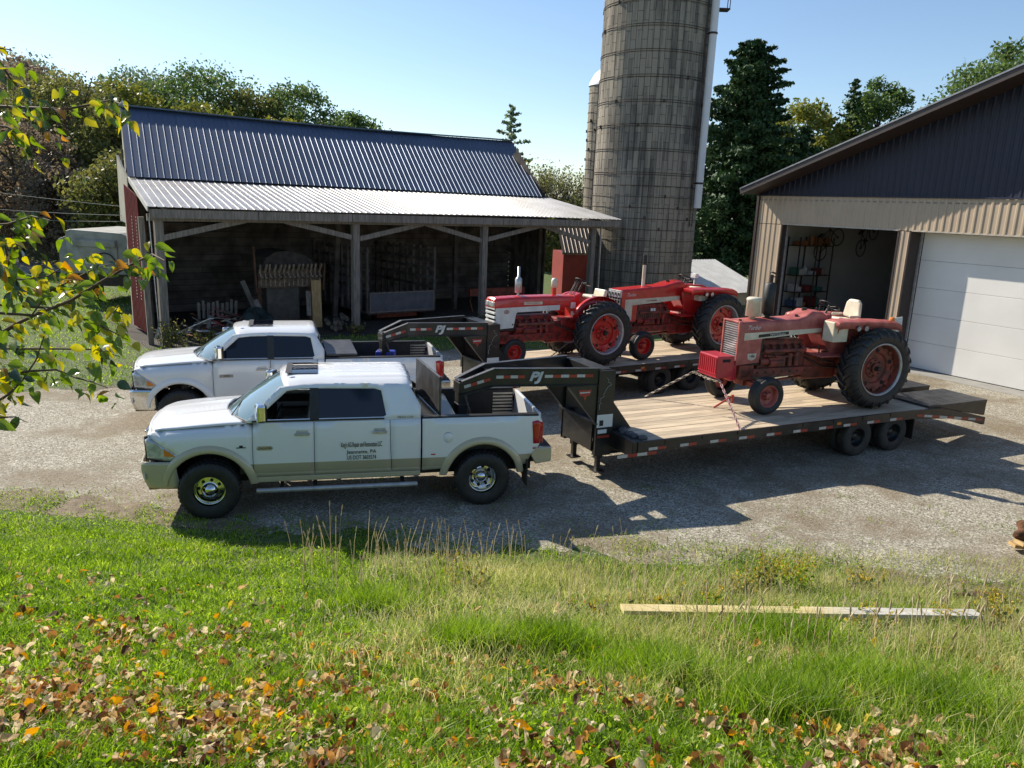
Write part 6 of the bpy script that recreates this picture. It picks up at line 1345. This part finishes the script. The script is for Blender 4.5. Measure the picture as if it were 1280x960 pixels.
# ================= GRASS =================
def grass(name,label,x,y,h,wd,lean,mt,zoff=-.01,bend=None):
    n=len(x); z=ground_z(x,y)+zoff; a_=rng.uniform(0,6.283,n); la=rng.uniform(0,6.283,n); lean=np.broadcast_to(lean,(n,))*rng.uniform(.3,1.5,n); h=h*rng.uniform(.55,1.25,n)
    dx,dy=np.cos(a_)*wd/2,np.sin(a_)*wd/2; lx,ly=np.cos(la)*lean*h,np.sin(la)*lean*h
    V=np.empty((n,5,3)); V[:,0]=np.stack([x-dx,y-dy,z],1);V[:,1]=np.stack([x+dx,y+dy,z],1)
    V[:,2]=np.stack([x-dx*.75+lx*.3,y-dy*.75+ly*.3,z+h*.55],1);V[:,3]=np.stack([x+dx*.75+lx*.3,y+dy*.75+ly*.3,z+h*.55],1);V[:,4]=np.stack([x+lx,y+ly,z+h*np.sqrt(np.maximum(.15,1-lean**2*.35))],1)
    b=np.arange(n)[:,None]*5; Fc=np.concatenate([b+np.array([0,1,3]),b+np.array([0,3,2]),b+np.array([2,3,4])],0)
    return tag(link(name,npmesh(name,V.reshape(-1,3),Fc,3,mt)),label,'grass',kind='stuff')
LM['lawn']=leafmat('grass_green',[(0,(.03,.065,.008)),(.25,(.10,.18,.018)),(.5,(.20,.32,.03)),(.75,(.33,.45,.06)),(.92,(.50,.55,.14)),(1,(.70,.66,.36))],.5,.45,1.4,.6)
LM['tall']=leafmat('grass_tall',[(0,(0.108,0.156,0.024)),(.3,(0.252,0.312,0.060)),(.55,(0.432,0.444,0.156)),(.8,(0.624,0.564,0.288)),(1,(0.792,0.696,0.456))],.45,.5,.7,.6)
LM['straw']=leafmat('grass_straw',[(0,(.36,.29,.17)),(.5,(.56,.48,.32)),(1,(.76,.70,.52))],.35,.6,1)
def sample(n,y0,y1,pw=1.):
    y=y0+(y1-y0)*rng.random(n)**pw; x=rng.uniform(-1,1.12,n)*(y*.75+1.2); return x,y
x,y=sample(370000,2.3,11.1,1.25); k=y<edge_y(x)+.18*np.sin(x*2.3)+(vnoise(x,y,.5)-.5)*.7; x,y=x[k],y[k]
den=vnoise(x,y,.35); k=rng.random(len(x))<.35+.9*den; x,y=x[k],y[k]
edge=np.clip((edge_y(x)-y)/1.0,0.0,1); hh=(.035+.05*vnoise(x,y,.5)+.075*vnoise(x+9,y,.12)**1.5)*(.35+.65*edge)
grass('lawn_grass','short green grass covering the near bank',x,y,hh,.0085+.004*rng.random(len(x)),.8,LM['lawn'])
# taller unmown grass in the middle and right
x,y=sample(150000,3.6,10.2,1.1); mask=np.clip((x+1.9)/1.8,0,1)*np.clip((y-4.0-.0*x)/1.3,0,1)*np.clip((edge_y(x)-y)/.8,0,1); mask*=(.25+1.5*vnoise(x+30,y,.55)**2); mask=np.maximum(mask,np.clip((x-1.2)/2,0,1)*np.clip((4.6-y)/-1.4+1,0,1)*.35); k=rng.random(len(x))<mask*.75; x,y=x[k],y[k]
grass('tall_grass','tall pale unmown grass along the middle and right of the bank',x,y,.13+.16*vnoise(x,y,.6),.007,.65,LM['tall'])
# dark tussocks
tx_=[];ty_=[]
for cx,cy,s_ in ((1.15,5.1,.22),(-.25,5.6,.14),(.4,5.7,.2),(2.6,5.0,.25),(3.1,4.6,.3),(1.9,4.5,.2),(2.4,6.2,.3),(-1.2,6.7,.2)): m_=2200; tx_.append(rng.normal(cx,s_,m_)); ty_.append(rng.normal(cy,s_*.7,m_))
x,y=np.concatenate(tx_),np.concatenate(ty_); grass('grass_tussocks','thick green tussocks in the tall grass',x,y,.26,.007,.6,LM['lawn'])
# straw stalks with seed heads at the crest
def stalks(name,label,n,x0,x1,y0,y1,h0,h1):
    x=rng.uniform(x0,x1,n); y=rng.uniform(y0,y1,n)
    k=vnoise(x,y,.7)>.35; x,y=x[k],y[k]; z=ground_z(x,y); mb=MB()
    for a_,b_,c_ in zip(x,y,z):
        h=rng.uniform(h0,h1); an=rng.uniform(0,6.28); l=rng.uniform(.05,.3)*h; p0=Vector((a_,b_,c_)); p1=p0+Vector((math.cos(an)*l*.35,math.sin(an)*l*.35,h*.6)); p2=p0+Vector((math.cos(an)*l,math.sin(an)*l,h))
        mb.tube([p0,p1,p2],[.0042,.0034,.0025],3,False); d=(p2-p1).normalized(); mb.tube([p2-d*.07,p2-d*.03,p2+d*.02],[.003,.010,.003],4,False)
    return tag(mb.build(name,LM['straw']),label,'dry stalks',kind='stuff')
stalks('dry_grass_stalks','thin straw-coloured seed stalks along the top of the bank',210,-2.6,1.6,6.8,9.6,.3,.7)
stalks('dry_grass_stalks','scattered dry stalks on the right of the bank',240,1.5,6.5,5.2,8.8,.25,.6)
x=rng.uniform(-1.6,6,9000);y=rng.uniform(5.6,9.3,9000);k=rng.random(9000)<vnoise(x,y,.45)**2*1.4; grass('straw_grass','dead straw grass between the green blades',x[k],y[k],.24,.005,.8,LM['straw'])
x,y=sample(90000,2.4,10.4,1.2); k=(rng.random(len(x))<vnoise(x+3,y+8,.5)**2.2*.8)&(y<edge_y(x)-.1); x,y=x[k],y[k]; grass('dead_thatch','dead straw-coloured blades matted low between the green grass',x,y,.05,.007,1.5,LM['straw'],zoff=.0)
x,y=sample(60000,2.4,10.2,1.2); k=(rng.random(len(x))<np.clip(vnoise(x+17,y+4,.42)-.45,0,1)*2.6)&(y<edge_y(x)); x,y=x[k],y[k]; n_=len(x); P=np.stack([x,y,ground_z(x,y)+rng.uniform(.03,.09,n_)],1); tag(link('clover',npmesh('clover',leafcards(P,n_,.018),quads(n_),4,LM['lawn'])),'patches of broad-leaved clover and weeds in the grass','clover',kind='stuff')
# low clover and weeds at the gravel edge, sprouting tufts on the gravel
x=rng.uniform(-8,11,26000); y=edge_y(x)+rng.normal(.05,.35,26000); k=(rng.random(26000)<vnoise(x,y,.3)**1.5*1.2)&(y>3); x,y=x[k],y[k]; grass('edge_weeds','low weeds creeping from the bank onto the gravel',x,y,.05,.012,1.1,LM['lawn'],zoff=.004)
x=rng.uniform(-3,12,16000); y=edge_y(x)+rng.uniform(0,3.2,16000); k=rng.random(16000)<np.clip(vnoise(x+5,y+5,.35)-.62,0,1)*2.4; x,y=x[k],y[k]; grass('gravel_tufts','sparse green tufts growing through the gravel',x,y,.045,.010,1.,LM['lawn'],zoff=.004)
# far lawn left of the barn and behind the rear pickup
def farlawn(name,label,poly,n,h,mt):
    xs_=[p[0] for p in poly]; ys_=[p[1] for p in poly]; x=rng.uniform(min(xs_),max(xs_),n); y=rng.uniform(min(ys_),max(ys_),n); k=np.array([inpoly(a_,b_,poly) for a_,b_ in zip(x,y)]); x,y=x[k],y[k]; return grass(name,label,x,y,h,.022,.9,mt,zoff=0)
farlawn('side_lawn','mown grass strip left of the barn and along the drive',[(-30,18),(-12,17.4),(-9.8,18.1),(-8.4,18.9),(-7.3,20.6),(-5,23.2),(-2,24.8),(1.5,25.4),(3,28),(-6,26.6),(-11.5,22.6),(-13.5,25.5),(-15.5,34),(-30,44),(-40,40)],90000,.09,LM['lawn'])
# goldenrod and yellow weeds near the board
LM['goldenrod']=leafmat('goldenrod_bloom',[(0,(.35,.22,.02)),(.5,(.55,.38,.03)),(1,(.65,.50,.08))],.3,.6,3)
GL=['yellow-flowered weed among tall stalks at the bank crest, left one','yellow-flowered weed at the bank crest, right and lower one','yellow weed standing behind the left third of the board','yellow weed behind the board, right of its left third','short yellow weed in front of the board left half','bushy yellow weed at the gravel edge above the board middle','second bushy yellow weed at the gravel edge, right of the first','smaller yellow bush left of the pair at the gravel edge','short yellow weed in front of the board middle','yellow weed near the weathered right part of the board','tall yellow weed at the right end of the board','tall yellow weed behind the right end of the board','stubby yellow weed below the board centre','small yellow weed by the left tip of the board','yellow weed at the gravel edge above the board right end']
for i,(x,y,n,h) in enumerate(((-.55,7.9,9,.42),(-.35,7.5,7,.35),(1.75,7.0,10,.30),(2.15,7.05,12,.32),(1.45,6.9,6,.26),(3.05,8.2,26,.5),(3.5,8.4,24,.5),(2.7,8.0,16,.42),(3.45,6.6,9,.28),(4.4,6.9,10,.34),(5.0,7.1,14,.42),(5.35,7.6,14,.45),(2.9,6.5,7,.22),(.95,6.9,6,.24),(4.3,8.4,16,.4))):
    t=thing('goldenrod_plant',GL[i],'goldenrod',(x,y,float(ground_z(x,y))),0,'yellow weeds on the bank'); mb=MB(); rr=random.Random(i); L_=[];B_=[]
    for k in range(n):
        q=Vector((rr.gauss(0,.10),rr.gauss(0,.10),-.02)); e_=q+Vector((rr.gauss(0,.08),rr.gauss(0,.08),h*rr.uniform(.6,1.1))); mb.tube([q,e_],.003,3,False)
        for j in range(10): L_.append(q.lerp(e_,.15+.65*j/10)+Vector((rr.gauss(0,.025),rr.gauss(0,.025),0)))
        for j in range(10): B_.append(q.lerp(e_,.72+.3*j/10)+Vector((rr.gauss(0,.02),rr.gauss(0,.02),0)))
    mb.build('stems',LM['tall'],t)['kind']='stuff'; P=np.array([q[:] for q in L_]); link('leaves',npmesh('leaves',leafcards(P,len(P),.028),quads(len(P)),4,LM['olive' if i%3 else 'lawn']),t); P=np.array([q[:] for q in B_]); link('flowers',npmesh('flowers',leafcards(P,len(P),.014),quads(len(P)),4,LM['goldenrod']),t)['kind']='stuff'
# the board in the grass
bz=float(ground_z(2.9,6.95))+.12
mb=MB(); p0=Vector((1.13,6.62,float(ground_z(1.13,6.62))+.17)); p1=Vector((4.78,7.02,float(ground_z(4.78,7.02))+.17)); mb.beam(p0,p1,.15,.042,(0,.06,1))
m,nt,b=newmat('lumber'); L=nt.links; v=coords(nt,(1,18,18)); n1=N(nt,'TexNoise',Scale=2.2,Detail=8); L.new(v,n1.inputs['Vector']); sp=N(nt,'SeparateXYZ'); tc=N(nt,'TexCoord'); L.new(tc.outputs['Object'],sp.inputs[0]); mr=N(nt,'MapRange'); L.new(sp.outputs['X'],mr.inputs[0]); mr.inputs['From Min'].default_value=3.0; mr.inputs['From Max'].default_value=3.5
c1=ramp(nt,n1.outputs['Fac'],[(.3,(.50,.38,.16)),(.7,(.66,.56,.30))]); c2=ramp(nt,n1.outputs['Fac'],[(.3,(.36,.35,.30)),(.7,(.60,.58,.52))]); mx=N(nt,'Mix',data_type='RGBA'); L.new(mr.outputs[0],mx.inputs[0]); L.new(c1,mx.inputs[6]); L.new(c2,mx.inputs[7]); L.new(mx.outputs[2],b.inputs['Base Color']); b.inputs['Roughness'].default_value=.8
tag(mb.build('board',m,None,bevel=.004),'long pale timber board lying across the grassy bank','board')
t=thing('rotten_log','short rotting brown log at the edge of the gravel on the right','log',(5.95,8.8,.12),R(8)); mb=MB(); mb.grid(lambda u,v:(-.28+.56*v+.03*math.sin(u*19),(.075+.015*math.sin(u*25+v*9))*math.cos(2*PI*u),(.075+.015*math.sin(u*25+v*9))*math.sin(2*PI*u)),18,10); mb.build('log_body',M['rust'],t)
t=thing('root_stump','upturned brown root ball with pale split wood at the right edge','stump',(7.72,10.45,.0)); mb=MB(); mb.grid(lambda u,v:(lambda k_:(.24*k_*math.cos(2*PI*u)*math.sin(PI*v),.2*k_*math.sin(2*PI*u)*math.sin(PI*v),.32+.2*k_*math.cos(PI*v)))(1+.22*math.sin(2*PI*u*5+v*9)*math.sin(PI*v)+.18*math.sin(2*PI*u*3-v*14)*math.sin(PI*v)),30,16); mb.build('root_ball',mat('root_brown',(.16,.07,.03),.95,0,.4,12,bump=.8,col2=(.06,.03,.015)),t)
mb=MB(); mb.beam((-.3,-.1,.22),(.5,0,.05),.2,.05); mb.beam((-.25,.1,.1),(.5,.1,.02),.16,.05); mb.build('split_wood',M['yellowwood'],t)
# ================= FALLEN LEAVES =================
def leafmesh(nm,mt,curl,sz):
    mb=MB(); o=[(0,-.5),(.24,-.28),(.40,0),(.28,.25),(.10,.42),(0,.60)]; vs=[]
    L_=[(x,y) for x,y in o]+[(-x,y) for x,y in reversed(o[1:-1])]; mid=[(0,-.2),(0,.05),(0,.3)]
    f=lambda x,y:(x*sz*(1+.25*math.sin(y*17+curl*9)),y*sz*(1+.1*math.sin(x*13)),sz*(curl*(x*x)*2.6+curl*.6*math.sin(y*3)+.10*math.sin(x*15+y*9+curl*5)))
    vs=[f(x,y) for x,y in L_+mid]; n=len(L_)
    fs=[(0,1,10),(1,2,11,10),(2,3,12,11),(3,4,12),(4,5,12),(5,6,12),(6,7,12),(7,8,11,12),(8,9,10,11),(9,0,10)]
    mb.add(vs,fs,True); return mb.mesh(nm,mt)
lc=[('brown',(.30,.14,.055)),('tan',(.56,.38,.20)),('pale',(.74,.60,.40)),('orange',(.62,.30,.05)),('yellow',(.62,.46,.07)),('dark',(.09,.04,.02))]
FL=[]
for nm,c in lc:
    m_=leafmat('fallen_leaf_'+nm,[(0,tuple(q*.6 for q in c)),(.5,c),(1,tuple(min(1,q*1.15) for q in c))],.4,.6,25,.2); 
    for cu in (.5,-.4,.9): FL.append((nm,leafmesh('fallen_leaf',m_,cu,.06)))
cl=[(rng.uniform(-3.2,4.2),3.35+2.2*rng.random()**1.4,rng.uniform(.14,.42)) for _ in range(46)]+[(rng.uniform(-3.2,-.8),rng.uniform(3.3,4.6),rng.uniform(.2,.4)) for _ in range(14)]+[(-1.9,4.9,.25),(-.2,5.2,.22),(-2.8,4.3,.3),(-.5,4.4,.25),(1.2,4.2,.25),(-3.1,3.8,.35)]
cand=[]
for i in range(4600):
    if rng.random()<.6: c_=cl[int(rng.integers(len(cl)))]; x_=rng.normal(c_[0],c_[2]); y_=rng.normal(c_[1],c_[2]*.6)
    else: y_=3.2+4.2*rng.random()**1.9; x_=rng.uniform(-1,1)*(y_*.72+.5)
    if y_<3.1 or y_>8.2 or abs(x_)>y_*.74+.4: continue
    if x_>.3 and rng.random()<.45: continue
    cand.append((x_,y_))
cand.sort(key=lambda p:p[1]); stuffV=[];stuffF=[];stuffM=[];names={'brown':'brown','tan':'tan','pale':'pale buff','orange':'orange','yellow':'yellow','dark':'dark brown'}
for i,(x_,y_) in enumerate(cand):
    nm,me=FL[int(rng.choice(len(FL),p=np.array([.23]*3+[.27]*3+[.21]*3+[.11]*3+[.06]*3+[.12]*3)/3.))]
    rot=(rng.normal(0,.45),rng.normal(0,.45),rng.uniform(0,6.28)); sc=rng.uniform(.45,1.3); zz=float(ground_z(x_,y_))+.028+.035*rng.random()+ (.03 if x_>0 else 0)
    if i<300:
        o=link('fallen_leaf',me); o.location=(x_,y_,zz); o.rotation_euler=rot; o.scale=(sc,)*3; tag(o,'%s dead leaf lying among many on the near grass'%names[nm],'fallen leaf','%s fallen leaves on the grass'%names[nm])
    else:
        from mathutils import Euler
        Mx=Euler(rot).to_matrix()*sc; n0=len(stuffV); stuffV+= [tuple(Mx@v.co+Vector((x_,y_,zz))) for v in me.vertices]; k=[a_[0] for a_ in lc].index(nm)
        for p in me.polygons: stuffF.append(tuple(n0+v for v in p.vertices)); stuffM.append(k)
me=bpy.data.meshes.new('leaf_litter'); me.from_pydata(stuffV,[],stuffF); [me.materials.append(bpy.data.materials['fallen_leaf_'+a_[0]]) for a_ in lc]; me.polygons.foreach_set('material_index',stuffM); tag(link('leaf_litter',me),'dead leaves scattered higher up the bank','leaves',kind='stuff')
# ================= FOREGROUND BRANCH =================
FB=[([(-4.25, 2.25, 5.13), (-2.056, 2.9, 4.977), (-1.903, 2.929, 4.973), (-1.708, 2.825, 4.963), (-1.57, 2.754, 4.955), (-1.513, 2.81, 4.979), (-1.43, 2.798, 4.997), (-1.317, 2.678, 4.966)], 0.007, 24), ([(-4.25, 2.25, 5.3), (-1.781, 2.55, 5.152), (-1.645, 2.556, 5.07), (-1.586, 2.503, 5.019), (-1.612, 2.579, 5.006), (-1.615, 2.68, 5.007)], 0.006, 9), ([(-4.25, 2.25, 5.06), (-2.031, 2.855, 4.914), (-1.759, 2.738, 4.889), (-1.646, 2.694, 4.835), (-1.608, 2.754, 4.814), (-1.536, 2.715, 4.788)], 0.006, 14), ([(-4.25, 2.25, 5.28), (-1.632, 2.308, 5.129), (-1.5, 2.27, 5.081), (-1.519, 2.367, 5.081), (-1.543, 2.448, 5.091)], 0.006, 4), ([(-4.25, 2.25, 4.22), (-2.201, 2.855, 4.065), (-1.936, 2.837, 4.147), (-1.908, 2.894, 4.179), (-1.786, 2.829, 4.23), (-1.584, 2.721, 4.305), (-1.476, 2.746, 4.378), (-1.388, 2.78, 4.436), (-1.265, 2.679, 4.482), (-1.188, 2.603, 4.468)], 0.01, 46), ([(-4.25, 2.25, 4.66), (-1.857, 2.542, 4.513), (-1.77, 2.654, 4.539), (-1.794, 2.711, 4.467), (-1.745, 2.652, 4.39), (-1.744, 2.678, 4.312)], 0.007, 24), ([(-4.25, 2.25, 4.69), (-1.955, 2.683, 4.544), (-1.789, 2.729, 4.563), (-1.647, 2.641, 4.597), (-1.533, 2.55, 4.59)], 0.006, 14), ([(-4.25, 2.25, 4.19), (-2.276, 3.039, 4.04), (-2.101, 3.07, 4.042), (-1.834, 3.01, 4.063), (-1.703, 3.063, 4.056), (-1.666, 3.177, 4.005)], 0.007, 26), ([(-4.25, 2.25, 4.13), (-2.082, 2.759, 3.982), (-1.827, 2.654, 4.037), (-1.667, 2.585, 4.071), (-1.616, 2.641, 4.066), (-1.54, 2.627, 4.043), (-1.409, 2.507, 4.059), (-1.352, 2.484, 4.048)], 0.007, 24), ([(-4.25, 2.25, 4.08), (-1.919, 2.525, 3.93), (-1.712, 2.473, 3.994), (-1.724, 2.55, 4.002), (-1.746, 2.65, 4.021), (-1.667, 2.614, 4.104), (-1.616, 2.591, 4.195)], 0.007, 14), ([(-4.25, 2.25, 4.14), (-1.751, 2.267, 3.987), (-1.547, 2.224, 4.01), (-1.538, 2.284, 3.996), (-1.479, 2.244, 3.992)], 0.005, 3), ([(-4.25, 2.25, 4.39), (-1.745, 2.74, 4.241), (-1.738, 2.838, 4.314), (-1.691, 2.918, 4.353), (-1.567, 2.867, 4.408), (-1.507, 2.868, 4.425)], 0.006, 26), ([(-4.25, 2.25, 4.4), (-1.763, 2.868, 4.25), (-1.723, 2.924, 4.213), (-1.61, 2.858, 4.212), (-1.479, 2.751, 4.198), (-1.422, 2.777, 4.157)], 0.006, 26), ([(-4.25, 2.25, 4.56), (-2.038, 2.775, 4.411), (-1.906, 2.831, 4.368), (-1.781, 2.772, 4.364), (-1.709, 2.799, 4.378), (-1.701, 2.919, 4.413)], 0.006, 26)]
t=thing('leafy_tree','tree at the left edge whose leafy autumn branches hang into view','tree',(-4.3,2.2,3.0))
o0=Vector((-4.3,2.2,3.0)); mb=MB(); mb.tube([(0,0,-.4),(.05,.03,1.2),(-.05,.1,2.6),(.1,.1,4.2)],[.13,.11,.09,.05],10); mb.build('trunk',M['bark'],t)
leafm=[]
for nm,st in (('green',[(0,(.05,.10,.012)),(.5,(.13,.20,.02)),(1,(.26,.32,.035))]),('yellow',[(0,(.22,.24,.02)),(.5,(.38,.34,.03)),(1,(.50,.36,.04))]),('orange',[(0,(.30,.16,.02)),(.5,(.42,.20,.03)),(1,(.30,.10,.03))]),('dark',[(0,(.015,.035,.01)),(.5,(.03,.06,.015)),(1,(.06,.09,.02))])):
    m_=leafmat('hanging_leaf_'+nm,st,.5 if nm!='dark' else .2,.22,30,.1); m_.node_tree.nodes['Principled BSDF'].inputs['Specular IOR Level'].default_value=.7; leafm.append(m_)
def hleaf(mt,curl,w_):
    mb=MB(); o=[(0,0),(.22,.12),(.36,.32),(.38,.5),(.27,.74),(.12,.9),(0,1.05)]; L_=[(x*w_,y) for x,y in o]+[(-x*w_,y) for x,y in reversed(o[1:-1])]; mid=[(0,.15),(0,.35),(0,.55),(0,.78)]
    f=lambda x,y:(x,y,curl*(.5*x*x*3-.35*y*y)+abs(x)*.25); vs=[f(x,y) for x,y in L_+mid]
    fs=[(0,1,12),(1,2,13,12),(2,3,14,13),(3,4,15,14),(4,5,15),(5,6,15),(6,7,15),(7,8,15),(8,9,14,15),(9,10,13,14),(10,11,12,13),(11,0,12)]
    mb.add(vs,fs,True); mb.tube([(0,0,0),(0,-.08,.01),(0,-.2,.05)],.012,4); return mb.mesh('leaf',mt)
HM=[hleaf(m_,c_,w_) for m_ in leafm for c_,w_ in ((.9,.78),(.4,.85),(1.4,.66))]
rr=random.Random(5); nleaf=0; XV=[];XF=[];XM=[]
for bi,(pts,rad_,nl) in enumerate(FB):
    nl=int(nl*2.0)
    P=[Vector(p)-o0 for p in pts]; mb=MB(); mb.tube(P,[rad_*(1-.75*i/(len(P)-1)) for i in range(len(P))],6); br_=mb.build('branch',M['twig'],t)
    L_=[(P[i+1]-P[i]).length for i in range(len(P)-1)]; T=sum(L_)
    for k in range(nl):
        s_=L_[0]+.35*L_[1]+(T-L_[0]-.35*L_[1])*rr.random()**.9; i=0
        while i<len(L_)-1 and s_>L_[i]: s_-=L_[i]; i+=1
        p=P[i].lerp(P[i+1],min(1,s_/L_[i])); d=(P[i+1]-P[i]).normalized(); off=Vector((rr.gauss(0,.6),rr.gauss(0,.7),rr.gauss(-.15,.6)))
        st=p+off.normalized()*rr.uniform(.01,.10); 
        if rr.random()<.6: mb=None
        y_=(d*.5+Vector((rr.gauss(.1,.6),rr.gauss(0,.5),-rr.uniform(.1,1.0)))).normalized(); x_=y_.cross(Vector((rr.gauss(0,.6),-.5+rr.gauss(0,.6),.7))).normalized(); z_=x_.cross(y_); sc=rr.uniform(.030,.060)
        ci=rr.choices((0,1,2,3),(.58,.26,.05,.14))[0]; Mx_=Matrix(((x_.x*sc,y_.x*sc,z_.x*sc,st.x),(x_.y*sc,y_.y*sc,z_.y*sc,st.y),(x_.z*sc,y_.z*sc,z_.z*sc,st.z),(0,0,0,1))); hm_=HM[ci*3+rr.randrange(3)]
        if nleaf%2==0 and nleaf<600: o=link('leaf',hm_,br_); o.matrix_local=Mx_
        else:
            n0=len(XV); XV+=[(Mx_@v_.co)[:] for v_ in hm_.vertices]; XF+=[tuple(n0+q for q in p_.vertices) for p_ in hm_.polygons]; XM+=[ci]*len(hm_.polygons)
        nleaf+=1
me=bpy.data.meshes.new('foliage'); me.from_pydata(XV,[],XF); [me.materials.append(q) for q in leafm]; me.polygons.foreach_set('material_index',XM); me.polygons.foreach_set('use_smooth',[True]*len(XF)); tag(link('foliage',me,t),kind='stuff')
bpy.context.view_layer.update()
print('objects',len(bpy.data.objects),'leaves',nleaf)
